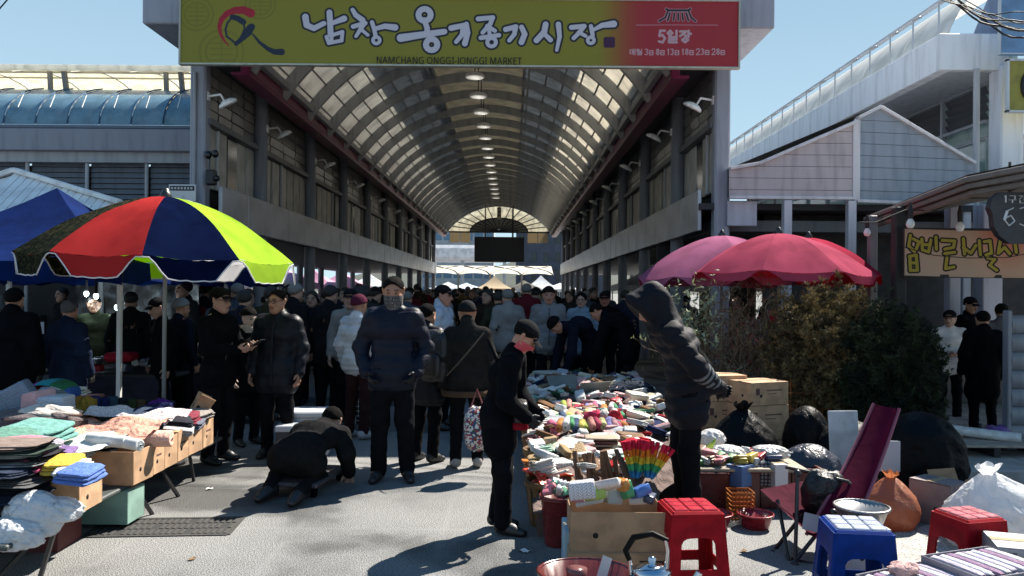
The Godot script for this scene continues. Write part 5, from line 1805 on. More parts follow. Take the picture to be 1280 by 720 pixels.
# ---------------------------------------------------------------- the cloth stall
func left_stall() -> void:
	var o := thing("folding_table", "long low folding table with thin black legs under the cloth stall", "table", Vector3(-3.45, 0, -5.7))
	var black := mat(L(0.012, 0.012, 0.014), 0.5)
	var s := S()
	box(s, Vector3(0, 0.27, 0), Vector3(1.68, 0.03, 3.1), Basis.IDENTITY, 0.008)
	put(s, "tabletop", mat(L(0.05, 0.06, 0.06), 0.6, {"tex": "stain"}), o)
	for q in [[0.82, 1.05, 0.86, 1.3], [0.80, 1.1, 0.62, 1.33], [0.8, 0.1, 0.88, -0.05], [0.8, -0.35, 0.86, -0.55], [0.8, -0.9, 0.78, -1.05], [-0.8, 1.2, -0.84, 1.3], [-0.8, -1.2, -0.84, -1.3]]:
		s = S()
		bar(s, Vector3(q[0], 0.265, q[1]), Vector3(q[2], 0.0, q[3]), 0.022, 0.022)
		put(s, "leg", black, o)
	# cloth laid under the goods
	var no := fx(31)
	s = S()
	grid(s, 40, 50, func(u: float, v: float) -> Vector3:
		var x := lerpf(-4.3, -2.72, u)
		var z := lerpf(-4.25, -7.15, v)
		var e := smoothstep(0.0, 0.12, minf(minf(u, 1.0 - u), minf(v, 1.0 - v)))
		return Vector3(x, 0.29 + e * (0.10 + 0.08 * no.get_noise_2d(x * 2.2, z * 2.2) + 0.1 * smoothstep(0.75, 0.1, u)), z))
	tag(put(s, "ground_cloth", cloth(0.10, 0.11, 0.14, 2.0)), "crumpled dark cloth spread over the long low table below the goods", "cloth")
	# cartons along the aisle side, their sides to the sun
	var ca := card()
	var words := ["first open carton of the row along the cloth stall, nearest the drain", "second carton of the row, narrow with printed marks", "third carton in the row along the cloth stall's aisle", "fourth carton of the row, below the navy pillow", "fifth carton of the row, below the dark scarves", "last carton of the row, by the capped man's shoes"]
	var z := -5.42
	for k in 6:
		var w: float = [0.30, 0.20, 0.24, 0.22, 0.3, 0.26][k]
		carton("carton", words[k], Vector3(-2.80 + 0.01 * k, 0.287, z - w / 2), Vector3(0.5 - 0.03 * k, 0.215 + rr(-0.01, 0.02), w - 0.012), rr(-0.03, 0.03), ca if k % 2 == 0 else card(1.12), k != 1 and k != 3, "cartons along the cloth stall", 1 if k % 2 == 0 else 2, k == 1 or k == 3)
		z -= w
	carton("carton", "small open carton tipped on its side at the far end of the row", Vector3(-2.70, 0.56, -6.9), Vector3(0.13, 0.10, 0.15), 0.5, card(0.9), true).rotation.z = -0.5
	carton("mint_carton", "pale green carton on the ground under the first open carton", Vector3(-2.80, 0.03, -5.52), Vector3(0.44, 0.22, 0.25), 0.0, mat(L(0.2, 0.33, 0.28), 0.8, {"tex": "stain"}), false, "", 0)
	carton("carton", "carton half covered by the folded jeans pile at the table's near end", Vector3(-2.72, 0.287, -4.86), Vector3(0.34, 0.2, 0.3), 0.05, card(1.1), false, "", 1)
	carton("red_carton", "dark red carton on the ground below the jeans pile", Vector3(-2.98, 0.0, -5.05), Vector3(0.4, 0.28, 0.3), 0.05, mat(L(0.09, 0.015, 0.015), 0.7), false, "", 0)
	# the jeans pile at the near end
	# folded clothes piled over the rest of the table
	var hue := [["grey", [0.22, 0.22, 0.23]], ["black", [0.02, 0.02, 0.022]], ["white", [0.62, 0.62, 0.6]], ["navy", [0.02, 0.03, 0.07]], ["beige", [0.45, 0.38, 0.3]], ["wine red", [0.2, 0.02, 0.04]], ["pale blue", [0.3, 0.38, 0.48]], ["dusty pink", [0.5, 0.26, 0.26]], ["brown", [0.12, 0.07, 0.05]]]
	for i in 64:
		var zz := lerpf(-4.75, -6.95, (i + rr(0, 1)) / 64.0)
		var u := rr(0.0, 1.0)
		var q: Array = hue[(i * 4 + int(u * 3.0)) % 9]
		var c: Array = q[1]
		var part := "near the jeans pile" if zz > -5.4 else "along the middle of the cloth stall" if zz > -6.2 else "toward the stall's far end"
		lay("folded_clothes", "%s folded clothes piled %s, %s" % [q[0], part, "on the aisle side" if u < 0.35 else "in the middle row" if u < 0.7 else "on the tent side"], "clothes", i % 5, Vector3(lerpf(-2.86, -4.15, u), 0.43 + 0.24 * u + (i % 4) * 0.035 + rr(0, 0.02), zz), Vector3(rr(0.3, 0.44), rr(0.035, 0.06), rr(0.24, 0.32)), cloth(c[0], c[1], c[2]) if i % 4 else mat(L(c[0], c[1], c[2]), 0.9, {"tex": "print", "scale": 4.0}), rr(-0.25, 0.25), "%s clothes %s" % [q[0], part], rr(-0.06, 0.06), rr(-0.1, 0.1))
	var denim := [cloth(0.035, 0.045, 0.075), cloth(0.02, 0.022, 0.028), cloth(0.06, 0.065, 0.075), cloth(0.025, 0.03, 0.05), cloth(0.11, 0.11, 0.115)]
	var ord := ["lowest", "second lowest", "third", "fourth", "fifth", "sixth", "seventh", "eighth", "ninth", "tenth", "eleventh", "top"]
	for k in 11:
		for col in 2:
			var x := -2.90 - col * 0.46 + rr(-0.03, 0.05)
			lay("folded_jeans", "%s pair of folded dark jeans in the %s pile at the near table end" % [ord[k], "aisle-side" if col == 0 else "inner"], "jeans", k % 5, Vector3(x, 0.31 + k * 0.029, -4.56 + rr(-0.02, 0.02)), Vector3(0.44 + rr(-0.03, 0.05), 0.034, 0.40 + rr(-0.02, 0.03)), denim[(k * 3 + col) % 5], rr(-0.12, 0.12), "folded jeans at the near table end")
	for k in 5:
		lay("folded_shirt", "%s grey folded shirt lying across the jeans piles" % ord[k], "shirt", k, Vector3(-3.0 + rr(-0.04, 0.02), 0.635 + k * 0.021, -4.62), Vector3(0.72, 0.028, 0.36), [cloth(0.25, 0.25, 0.25), cloth(0.03, 0.03, 0.035), cloth(0.4, 0.4, 0.38), cloth(0.05, 0.07, 0.06), cloth(0.22, 0.17, 0.15)][k], rr(-0.08, 0.08), "grey shirts across the jeans piles")
	var tops := [[18, 575, 4.62, 90, 26, 0.3, [0.6, 0.11, 0.2], "pink ribbed garment folded on top of the shirts"], [6, 562, 4.8, 80, 22, 0.3, [0.66, 0.2, 0.27], "rose ribbed garment behind the pink one"], [58, 572, 4.75, 70, 20, 0.3, [0.2, 0.13, 0.28], "lilac garment beside the yellow one"], [80, 580, 4.62, 46, 16, 0.25, [0.62, 0.42, 0.07], "yellow garment on the pile's aisle corner"],
		[100, 592, 4.5, 50, 18, 0.22, [0.12, 0.2, 0.5], "blue garment hanging over the pile's aisle edge"], [92, 586, 4.55, 40, 12, 0.25, [0.6, 0.62, 0.66], "white striped garment under the blue one"], [30, 560, 5.0, 96, 22, 0.3, [0.3, 0.29, 0.33], "grey patterned garment behind the lilac one"], [20, 548, 5.1, 70, 18, 0.3, [0.12, 0.25, 0.2], "teal green garment behind the grey patterned one"],
		[48, 540, 5.3, 80, 22, 0.35, [0.16, 0.34, 0.3], "pale teal garment by the grey pillows"]]
	for q in tops:
		var d: float = q[2]
		var c: Array = q[6]
		lay("folded_garment", q[7], "garment", int(q[0]) % 5, px(q[0], q[1], d), Vector3(q[3], q[4] * 0.85, 0) * d / 1000.0 + Vector3(0, 0, q[5]), cloth(c[0], c[1], c[2]), rr(-0.3, 0.3), "", 0.12, rr(-0.12, 0.06))
	# plastic-wrapped bundles hanging over the edge
	var film := mat(L(0.62, 0.64, 0.67), 0.25, {"bump": "crinkle", "depth": 1.6, "scale": 2.0, "back": L(0.4, 0.4, 0.42)})
	crumpled("plastic_bundle", "grey white plastic-wrapped bundle hanging on the jeans pile", "bundle", px(42, 668, 4.4) , Vector3(0.15, 0.15, 0.1), film, 4, false, 0.35)
	crumpled("plastic_bundle", "white crumpled plastic wrapping by the aisle corner below the jeans", "bundle", px(70, 650, 4.45), Vector3(0.12, 0.08, 0.1), film, 8, false, 0.5)
	crumpled("plastic_bundle", "torn white plastic wrapping drooping lowest beneath the jeans pile", "bundle", px(12, 684, 4.3), Vector3(0.16, 0.1, 0.1), film, 12, false, 0.5)
	# rolls, quilts and cushions further along
	var cream := cloth(0.6, 0.54, 0.48)
	var white := cloth(0.68, 0.68, 0.66)
	drape("white_cloth", "loose white cloth with black edging above the first open carton", "cloth", Vector3(-3.5, 0.51, -5.15), Vector3(0.85, 0.02, 0.0), Vector3(0, 0.04, -0.45), white, 3, 0.04)
	drape("peach_quilt", "peach quilt spread along the stall behind the white rolls", "quilt", Vector3(-3.45, 0.55, -5.55), Vector3(0.92, 0.0, 0.05), Vector3(0, 0.03, -0.5), mat(L(0.66, 0.33, 0.24), 0.9, {"bump": "fold", "depth": 1.5, "tex": "grain"}), 5, 0.06)
	drape("print_quilt", "white quilt with dark printed border laid over the peach one", "quilt", Vector3(-3.3, 0.60, -5.95), Vector3(0.75, 0.0, 0.02), Vector3(0.05, 0.02, -0.35), mat(Color.WHITE, 0.9, {"tex": "speckle", "scale": 2.2, "bump": "fold"}), 6, 0.05)
	roll("cloth_roll", "white cloth roll with dark open end over the first carton", "roll", px(160, 553, 5.3), Vector3(-1.0, 0.0, -0.35), 0.34, 0.04, white, "")
	roll("cloth_roll", "second white cloth roll lying nearer the carton's edge", "roll", px(176, 557, 5.25), Vector3(-1.0, 0.05, -0.5), 0.30, 0.038, white, "")
	roll("peach_roll", "rolled peach quilt with scalloped end above the third carton", "roll", px(216, 548, 5.75), Vector3(-1.0, 0.0, 0.12), 0.62, 0.06, mat(L(0.66, 0.38, 0.30), 0.9, {"bump": "fold", "depth": 1.5}))
	lay("bolster", "long grey floral bolster by the table's inner side", "bolster", 5, px(40, 528, 5.7), Vector3(0.66, 0.17, 0.36), mat(L(0.20, 0.18, 0.19), 0.9, {"tex": "speckle", "scale": 1.5, "bump": "fold"}), 0.1)
	lay("bolster", "cream ruffled bolster on top of the grey floral one", "bolster", 6, px(62, 516, 5.75), Vector3(0.36, 0.12, 0.3), cream, -0.1)
	lay("bolster", "dark brown bolster under the grey floral one", "bolster", 7, px(30, 546, 5.6), Vector3(0.6, 0.13, 0.32), cloth(0.08, 0.06, 0.06), 0.05)
	lay("bolster", "dark red bolster peeping out below the cream ruffled one", "bolster", 8, px(82, 544, 5.65), Vector3(0.2, 0.1, 0.25), cloth(0.25, 0.03, 0.03), 0.05)
	var bag := mat(L(0.6, 0.66, 0.7), 0.2, {"tex": "bluefloral", "scale": 2.4, "bump": "crinkle", "depth": 0.6})
	lay("wrapped_cushion", "blue floral quilt packed in a clear zip bag, tilted", "cushion", 9, px(18, 503, 6.0), Vector3(0.30, 0.24, 0.26), bag, 0.35, "", 0.0, 0.5)
	lay("wrapped_cushion", "pale pink quilt packed in a clear bag beside the blue floral one", "cushion", 10, px(46, 506, 6.0), Vector3(0.2, 0.2, 0.22), mat(L(0.66, 0.36, 0.36), 0.3, {"bump": "crinkle", "depth": 0.8}), -0.2, "", 0.0, 0.25)
	lay("wrapped_cushion", "grey white quilt in a clear bag beside the pink one", "cushion", 11, px(70, 508, 6.0), Vector3(0.2, 0.17, 0.22), mat(L(0.5, 0.52, 0.56), 0.25, {"bump": "crinkle", "depth": 0.8}), 0.1)
	var dome := thing("striped_cushion", "half-round cushion striped orange, purple and teal behind the zip bags", "cushion", px(66, 497, 6.4))
	var cols := [[0.5, 0.14, 0.03], [0.23, 0.03, 0.25], [0.03, 0.22, 0.24], [0.03, 0.13, 0.06], [0.04, 0.1, 0.3]]
	for k in 5:
		s = S()
		grid(s, 6, 12, func(u: float, v: float) -> Vector3:
			var a := lerpf(PI, 0.0, (k + u) / 5.0)
			var b := lerpf(-1.35, 1.35, v)
			return Vector3(cos(a) * 0.19, sin(a) * 0.15 * cos(b * 0.5), sin(b) * 0.16 * (0.35 + 0.65 * sin(a))))
		put(s, "stripe", cloth(cols[k][0], cols[k][1], cols[k][2]), dome)
	for k in 3:
		lay("orange_cushion", ["orange cushion on end behind the cream bolster", "rust cushion on end beside the orange one", "amber cushion on end by the navy rolls"][k], "cushion", 5 + k, px(88 + k * 10, 512, 6.3), Vector3(0.1, 0.19, 0.26), cloth(0.42 - k * 0.06, 0.15 + 0.02 * k, 0.03), 0.1)
	for k in 7:
		var c: Array = [[0.02, 0.025, 0.09], [0.012, 0.018, 0.07], [0.03, 0.05, 0.08], [0.02, 0.02, 0.025], [0.03, 0.045, 0.02], [0.08, 0.05, 0.03], [0.02, 0.02, 0.03]][k]
		roll("upright_roll", "%s upright dark fabric roll counted from the orange cushions" % ord[[1, 2, 3, 4, 5, 6, 7][k] - 1].replace("lowest", "first").replace("second first", "second"), "roll", px(116 + k * 11.5, 530, 6.45 + 0.06 * k) , Vector3(0.05, 1, 0.0), 0.2 + rr(0, 0.03), 0.042, cloth(c[0], c[1], c[2]), "upright fabric rolls at the stall's back")
	lay("blue_ball", "navy and white knitted hat beside the cream bolster", "hat", 6, px(106, 532, 6.0), Vector3(0.1, 0.1, 0.1), cloth(0.1, 0.14, 0.2))
	lay("navy_pillow", "large navy pillow leaning over the fourth carton", "pillow", 5, px(188, 515, 6.3), Vector3(0.36, 0.11, 0.3), cloth(0.012, 0.016, 0.06), 0.4, "", 0.1, 0.35)
	lay("purple_pillow", "purple corner of a pillow on the navy one", "pillow", 6, px(200, 510, 6.35), Vector3(0.16, 0.12, 0.2), cloth(0.09, 0.02, 0.18), 0.8, "", 0.2, 0.5)
	var sc := [[170, 528, 6.1, 0.4, [0.05, 0.06, 0.09], "dark blue folded scarf along the carton row"], [215, 526, 6.4, 0.34, [0.03, 0.03, 0.04], "black folded scarf over the fifth carton"], [228, 520, 6.6, 0.3, [0.2, 0.04, 0.06], "wine red folded scarf by the black one"], [236, 528, 6.6, 0.24, [0.13, 0.14, 0.18], "slate folded scarf over the last carton"], [246, 518, 6.75, 0.2, [0.3, 0.27, 0.25], "taupe folded scarf near the tipped carton"], [150, 518, 6.4, 0.3, [0.45, 0.45, 0.48], "pale folded towel behind the print quilt"], [222, 536, 6.35, 0.26, [0.42, 0.42, 0.44], "white edged folded towel over the fourth carton"]]
	for q in sc:
		var c: Array = q[4]
		lay("folded_scarf", q[5], "scarf", int(q[0]) % 5, px(q[0], q[1], q[2]), Vector3(q[3], 0.06, 0.26), cloth(c[0], c[1], c[2]), rr(-0.4, 0.4), "", 0.1, -0.15)

# ---------------------------------------------------------------- the household-goods stall in the middle
func stool(called: String, label: String, at: Vector3, w: float, h: float, yaw: float, m: Material, top: Material) -> void:
	var o := thing(called, label, "stool", at, yaw, "")
	var tw := w * 0.82
	var s := S()
	box(s, Vector3(0, h - 0.02, 0), Vector3(tw, 0.04, tw), Basis.IDENTITY, 0.012)
	put(s, "seat", m, o)
	for i in 3:                                              # raised pads of the seat
		for j in 3:
			s = S()
			box(s, Vector3((i - 1) * tw * 0.29, h + 0.003, (j - 1) * tw * 0.29), Vector3(tw * 0.27, 0.012, tw * 0.27), Basis.IDENTITY, 0.005)
			put(s, "seat_pad", top, o)
	for k in 4:                                              # four sides, each a sheet with an arch cut out
		var poly := PackedVector2Array()
		var b := w * 0.5
		var t := tw * 0.5
		poly.append(Vector2(-b, 0))
		poly.append(Vector2(-t, h - 0.012))
		poly.append(Vector2(t, h - 0.012))
		poly.append(Vector2(b, 0))
		poly.append(Vector2(b * 0.62, 0))
		for i in 9:
			var a := i / 8.0 * PI
			var cx := b * 0.56
			poly.append(Vector2(cx * pow(absf(cos(a)), 0.5) * signf(cos(a)), h * 0.46 + h * 0.22 * pow(sin(a), 0.5)))
		poly.append(Vector2(-b * 0.62, 0))
		s = S()
		var lean := atan2(b - t, h)
		prism(s, poly, -0.006, 0.006, Transform3D(Basis(Vector3.UP, k * PI / 2), Vector3.ZERO) * Transform3D(Basis(Vector3.RIGHT, -lean), Vector3(0, 0, b - 0.003)))
		put(s, "leg_panel", m, o)
	s = S()
	for k in 4:                                              # rounded corners
		var q := Basis(Vector3.UP, k * PI / 2)
		tube(s, [q * Vector3(w * 0.5 - 0.008, 0.0, w * 0.5 - 0.008), q * Vector3(tw * 0.5 - 0.008, h - 0.02, tw * 0.5 - 0.008)], [0.016, 0.014], 8)
	put(s, "corner_leg", m, o)
	s = S()
	for k in 4:
		var q := Basis(Vector3.UP, k * PI / 2)
		box(s, q * Vector3(0, h * 0.22, w * 0.475), Vector3(w * 0.78, h * 0.14, 0.008) if k % 2 == 0 else Vector3(0.008, h * 0.14, w * 0.78), Basis.IDENTITY, 0.003)
	put(s, "cross_band", m, o)

func tub(called: String, label: String, at: Vector3, r: float, h: float, m: Material, sq := 1.0, cat := "tub") -> Node3D:
	var o := thing(called, label, cat, at)
	var s := S()
	lathe(s, [Vector2(0, 0.004), Vector2(r * 0.74, 0.0), Vector2(r * 0.77, 0.012), Vector2(r * 0.96, h * 0.94), Vector2(r * 1.04, h * 0.95), Vector2(r * 1.05, h), Vector2(r * 0.95, h + 0.002), Vector2(r * 0.72, 0.02), Vector2(0, 0.018)], 32, Transform3D.IDENTITY, sq)
	put(s, "body", m, o)
	s = S()
	lathe(s, [Vector2(r * 0.99, h), Vector2(r * 1.05, h * 1.0 - 0.004), Vector2(r * 1.06, h + 0.008), Vector2(r * 0.99, h + 0.012), Vector2(r * 0.97, h + 0.002)], 32, Transform3D.IDENTITY, sq)
	put(s, "rim", m, o)
	return o

func centre_stall() -> void:
	var o := thing("display_platform", "low tarpaulin-covered platform that carries the household goods", "platform", Vector3(0.90, 0, -8.1))
	var s := S()
	prism(s, PackedVector2Array([Vector2(-0.72, 2.8), Vector2(0.06, 2.8), Vector2(0.1, 1.9), Vector2(0.66, 1.0), Vector2(0.72, -2.85), Vector2(-0.72, -2.85)]), -0.22, 0.0, Transform3D(Basis(Vector3.RIGHT, PI / 2), Vector3.ZERO))
	put(s, "platform", mat(L(0.10, 0.06, 0.05), 0.8), o)
	var no := fx(55)
	s = S()
	grid(s, 40, 70, func(u: float, v: float) -> Vector3:
		var z := lerpf(2.95, -3.0, v)
		var x := lerpf(-0.75, 0.12 + 0.68 * smoothstep(0.05, 0.3, v), u)
		var e := smoothstep(0.0, 0.1, minf(minf(u, 1.0 - u), minf(v, 1.0 - v)))
		return Vector3(x, 0.2 + e * (0.1 + 0.14 * v + 0.10 * no.get_noise_2d(x * 4, z * 4) + 0.05 * no.get_noise_2d(x * 11, z * 11)), z))
	put(s, "tarpaulin", cloth(0.16, 0.12, 0.11, 2.0), o)
	# random packets, thicker and paler towards the far end
	var tones := [["white", [0.68, 0.68, 0.66]], ["cream", [0.62, 0.55, 0.42]], ["pale pink", [0.62, 0.38, 0.38]], ["brown", [0.2, 0.11, 0.06]], ["pale grey", [0.45, 0.46, 0.48]], ["dark green", [0.04, 0.12, 0.06]], ["navy", [0.03, 0.04, 0.1]], ["red", [0.5, 0.03, 0.04]], ["kraft", [0.4, 0.28, 0.16]], ["mint", [0.35, 0.55, 0.45]]]
	var zones := ["near the carton", "just past the wooden handles", "around the yarn cones", "past the yarn cones", "in the middle of the platform", "toward the far end", "at the platform's far end"]
	for i in 320:
		var zt := (i + rr(0, 1)) / 320.0
		var z := lerpf(-5.5, -10.9, pow(zt, 0.9))
		var x := rr(0.18, 1.0 + 0.66 * smoothstep(0.1, 0.28, zt))
		var t: Array = tones[[0, 1, 0, 2, 3, 4, 8, 0, 1, 5, 6, 7, 0, 9, 3, 0][rng.randi() % 16]]
		var c: Array = t[1]
		var h := rr(0.02, 0.07)
		var y := 0.335 + 0.14 * clampf((-5.15 - z) / 5.95, 0, 1) + 0.06 * no.get_noise_2d((x - 0.95) * 4, (z + 8.1) * 4) + rr(0.0, 0.06)
		var kind := 9 + rng.randi() % 3 if rng.randf() < 0.5 else rng.randi() % 5
		var w: String = ["packet", "folded cloth", "package"][kind % 3]
		lay(w.replace(" ", "_"), "%s %s lying among the household goods %s" % [t[0], w, zones[mini(6, int(zt * 7))]], w, kind, Vector3(x, y, z), Vector3(rr(0.07, 0.25), h, rr(0.06, 0.17)), (plastic(c[0], c[1], c[2], 0.5) if i % 3 else mat(L(c[0], c[1], c[2]), 0.4, {"tex": "print", "scale": 5.0})) if kind > 8 else cloth(c[0], c[1], c[2]), rr(0, TAU), "%s %ss %s" % [t[0], w, zones[mini(6, int(zt * 7))]], rr(-0.35, 0.35), rr(-0.35, 0.35))
	# yarn cones and rolls in bright colours
	var hues := [["pink", [0.6, 0.1, 0.2]], ["yellow", [0.62, 0.5, 0.1]], ["violet", [0.3, 0.25, 0.55]], ["green", [0.06, 0.25, 0.1]], ["crimson", [0.45, 0.02, 0.08]], ["orange", [0.6, 0.2, 0.03]], ["lime", [0.35, 0.42, 0.06]], ["rose", [0.65, 0.32, 0.36]], ["navy", [0.03, 0.05, 0.14]], ["lemon", [0.62, 0.56, 0.25]], ["white", [0.66, 0.64, 0.62]], ["salmon", [0.62, 0.25, 0.2]]]
	for i in 42:
		var h: Array = hues[(i * 5) % 12]
		var c: Array = h[1]
		var row := i / 14
		var p := px(690 + (i % 14) * 7.2 + rr(-3, 3), 536 - row * 11 + rr(-3, 3), 7.0 + row * 0.5)
		roll("yarn_roll", "%s yarn roll, %s from the woman in black, %s row of the bright heap" % [h[0], ["first", "second", "third", "fourth", "fifth", "sixth", "seventh", "eighth", "ninth", "tenth", "eleventh", "twelfth", "thirteenth", "last"][i % 14], ["front", "middle", "back"][row]], "yarn", p, Vector3(rr(-0.25, 0.25), rr(0.1, 0.35), -1.0), rr(0.12, 0.2), rr(0.028, 0.042), cloth(c[0] * 0.8 + 0.04, c[1] * 0.8 + 0.05, c[2] * 0.8 + 0.05, 0.4, 3.0))
	for i in 6:
		var c: Array = [[0.62, 0.06, 0.13], [0.6, 0.12, 0.2], [0.5, 0.48, 0.46], [0.62, 0.2, 0.3], [0.4, 0.03, 0.05], [0.55, 0.1, 0.16]][i]
		lay("slipper", "%s plush slipper beside the yarn rolls" % ["hot pink", "rose", "grey", "pale pink", "crimson", "coral"][i], "slipper", 5 + i % 4, px(740 + i * 7.5, 520 + (i % 2) * 12, 7.4), Vector3(0.11, 0.09, 0.2), cloth(c[0], c[1], c[2]), rr(-0.6, 0.6), "", -0.4)
	# wooden handles standing in a tub, fans of rainbow dusters
	var wood := mat(L(0.16, 0.08, 0.04), 0.7, {"tex": "grain", "scale": 4.0})
	for i in 9:
		s = S()
		var a := px(722 + i * 6.5 + rr(-1, 1), 606, 5.5)
		tube(s, [a, a + Vector3(rr(-0.07, 0.02), 0.22 + rr(-0.05, 0.03), rr(-0.1, 0.0))], [0.016, 0.018], 8)
		tag(put(s, "wooden_tool", wood), "brown wooden tool handle standing behind the open carton of groceries", "handle", "brown wooden handles behind the open carton")
	for i in 3:
		s = S()
		bar(s, px(786 + i * 3, 612, 5.3), px([800, 770, 776][i], [556, 562, 572][i], 5.5), 0.03, 0.014)
		tag(put(s, "picture_board", wood), ["long thin dark board leaning beside the rainbow dusters", "reddish dark board leaning toward the wooden handles", "shorter dark board between handles and dusters"][i], "board")
	var rain := [[0.55, 0.02, 0.05], [0.6, 0.15, 0.02], [0.6, 0.42, 0.04], [0.05, 0.3, 0.12], [0.03, 0.16, 0.35]]
	for i in 2:
		var d := thing("rainbow_duster", ["rainbow feather duster fanned out by the hooded person's leg", "second rainbow duster tilted beneath the first one"][i], "duster", px(793 + i * 16, 606, 5.35))
		for k in 5:
			for j in 7:
				s = S()
				var a := lerpf(-0.28, 0.5, j / 6.0) + i * 0.15
				var r0 := 0.05 + (4 - k) * 0.047
				tube(s, [Vector3(sin(a) * r0, cos(a) * r0, 0.02 * sin(j * 2.0)), Vector3(sin(a) * (r0 + 0.055), cos(a) * (r0 + 0.055), 0.02 * sin(j * 2.0) - 0.01)], [0.013, 0.015], 6)
				put(s, "tuft", cloth(rain[k][0], rain[k][1], rain[k][2], 0.5, 4.0), d)
	# tubs and baskets at the aisle edge
	var maroon := plastic(0.16, 0.022, 0.022, 0.35)
	var bk := mat(L(0.22, 0.12, 0.05), 0.8, {"tex": "grain", "scale": 4.0})
	tub("red_tub", "dark red plastic bucket of wrapped sweets beside the open carton", px(699, 672, 5.15) * Vector3(1, 0, 1), 0.125, 0.31, maroon)
	for i in 26:
		var c: Array = [[0.55, 0.5, 0.5], [0.6, 0.2, 0.25], [0.15, 0.4, 0.25], [0.5, 0.52, 0.58]][i % 4]
		lay("wrapped_sweet", "%s wrapped sweet in the dark red bucket" % ["white", "pink", "green", "silver"][i % 4], "sweet", 9 + i % 3, px(699, 672, 5.15) * Vector3(1, 0, 1) + Vector3(rr(-0.09, 0.09), 0.32 + rr(0, 0.07), rr(-0.09, 0.09)), Vector3(0.06, 0.03, 0.035), plastic(c[0], c[1], c[2], 0.25), rr(0, TAU), "%s sweets in the bucket" % ["white", "pink", "green", "silver"][i % 4], rr(-1, 1), rr(-1, 1))
	for i in 5:
		var p := px(672 - i * 2.5, 650 - i * 20, 5.6 + i * 0.55) * Vector3(1, 0, 1) + Vector3(0.08, 0, 0)
		var words := ["slatted brown basket of red packets nearest the bucket", "slatted brown basket of orange packets second from the bucket", "slatted basket of white packets beside the black-clad woman's legs", "slatted basket of pink packets behind the woman's legs", "slatted basket of pale packets farthest from the bucket"]
		var b := thing("slatted_basket", words[i], "basket", p)
		for k in 14:
			s = S()
			var a := TAU * k / 14
			bar(s, Vector3(cos(a) * 0.13, 0.0, sin(a) * 0.13), Vector3(cos(a) * 0.165, 0.3, sin(a) * 0.165), 0.05, 0.008, Vector3(cos(a), 0, sin(a)))
			put(s, "slat", bk, b)
		s = S()
		lathe(s, [Vector2(0.155, 0.27), Vector2(0.175, 0.27), Vector2(0.175, 0.31), Vector2(0.155, 0.31), Vector2(0.155, 0.27)], 20)
		lathe(s, [Vector2(0, 0.2), Vector2(0.15, 0.2)], 20)
		put(s, "rim", bk, b)
		for k in 11:
			var c: Array = [[0.6, 0.06, 0.03], [0.62, 0.18, 0.04], [0.62, 0.6, 0.58], [0.62, 0.25, 0.28], [0.6, 0.55, 0.5]][i] if k % 3 else [0.66, 0.6, 0.55]
			lay("small_packet", "%s packet in the basket" % ["red", "orange", "white", "pink", "pale"][i] + [" nearest the bucket", " second from the bucket", " beside the woman's legs", " behind the woman's legs", " farthest from the bucket"][i], "packet", 9 + k % 3, p + Vector3(rr(-0.11, 0.11), 0.29 + rr(0, 0.07), rr(-0.11, 0.11)), Vector3(0.17, 0.018, 0.07), plastic(c[0], c[1], c[2], 0.35), rr(0, TAU), "packets in basket %s" % ["one", "two", "three", "four", "five"][i], rr(-0.5, 0.5), rr(-0.4, 0.4))
	var wb := tub("white_tub", "white round tub of trinkets in the middle of the goods", px(717, 578, 6.3) * Vector3(1, 0, 1) + Vector3(0, 0.2, 0), 0.115, 0.15, plastic(0.55, 0.55, 0.58), 1.0)
	for i in 8:
		var c: Array = hues[(i * 5) % 12][1]
		lay("trinket", "%s trinket in the white round tub" % hues[(i * 5) % 12][0], "trinket", 5 + i % 4, wb.position + Vector3(rr(-0.08, 0.08), 0.17, rr(-0.08, 0.08)), Vector3(0.07, 0.05, 0.06), plastic(c[0], c[1], c[2]), rr(0, 6))
	lay("red_pouch", "bright red pouch beyond the leaning boards", "pouch", 6, px(795, 556, 6.3), Vector3(0.22, 0.09, 0.12), cloth(0.5, 0.02, 0.05))
	for i in 7:
		lay("brush_card", "%s layer of the stack of dark brown brush cards" % ["lowest", "second", "third", "fourth", "fifth", "sixth", "top"][i], "card", 9 + i % 3, px(752, 572 - i * 4.2, 6.35), Vector3(0.26, 0.022, 0.18), mat(L(0.12, 0.04, 0.03) if i % 2 else L(0.3, 0.22, 0.16), 0.6), rr(-0.15, 0.15), "stack of brush cards")
	lay("dark_bundle", "large dark blue cloth bundle beside the hooded person's hip", "bundle", 7, px(790, 490, 9.3), Vector3(0.52, 0.24, 0.4), cloth(0.03, 0.04, 0.06, 3.0))
	var far := [[685, 476, 10.6, 0.46, 0.1, [0.45, 0.42, 0.36], "beige folded blanket at the far end of the goods"], [684, 468, 10.8, 0.44, 0.09, [0.5, 0.48, 0.42], "cream folded blanket on the beige one"], [668, 500, 9.8, 0.24, 0.2, [0.12, 0.15, 0.22], "slate blue bundle beside the black-clad woman"], [712, 474, 10.9, 0.2, 0.12, [0.3, 0.33, 0.4], "pale blue folded cloth at the far end"], [672, 512, 9.2, 0.2, 0.14, [0.07, 0.08, 0.11], "dark bundle by the woman's crossbody bag"],
		[735, 482, 10.0, 0.3, 0.12, [0.62, 0.42, 0.4], "rose and white bundle of socks on the open grey box"], [722, 486, 9.9, 0.2, 0.1, [0.62, 0.55, 0.5], "cream bundle of socks on the open grey box"]]
	for q in far:
		var c: Array = q[5]
		lay("folded_blanket" if "blanket" in q[6] else "cloth_bundle", q[6], "blanket" if "blanket" in q[6] else "bundle", int(q[0]) % 9, px(q[0], q[1], q[2]), Vector3(q[3], q[4], 0.3), cloth(c[0], c[1], c[2]), rr(-0.3, 0.3))
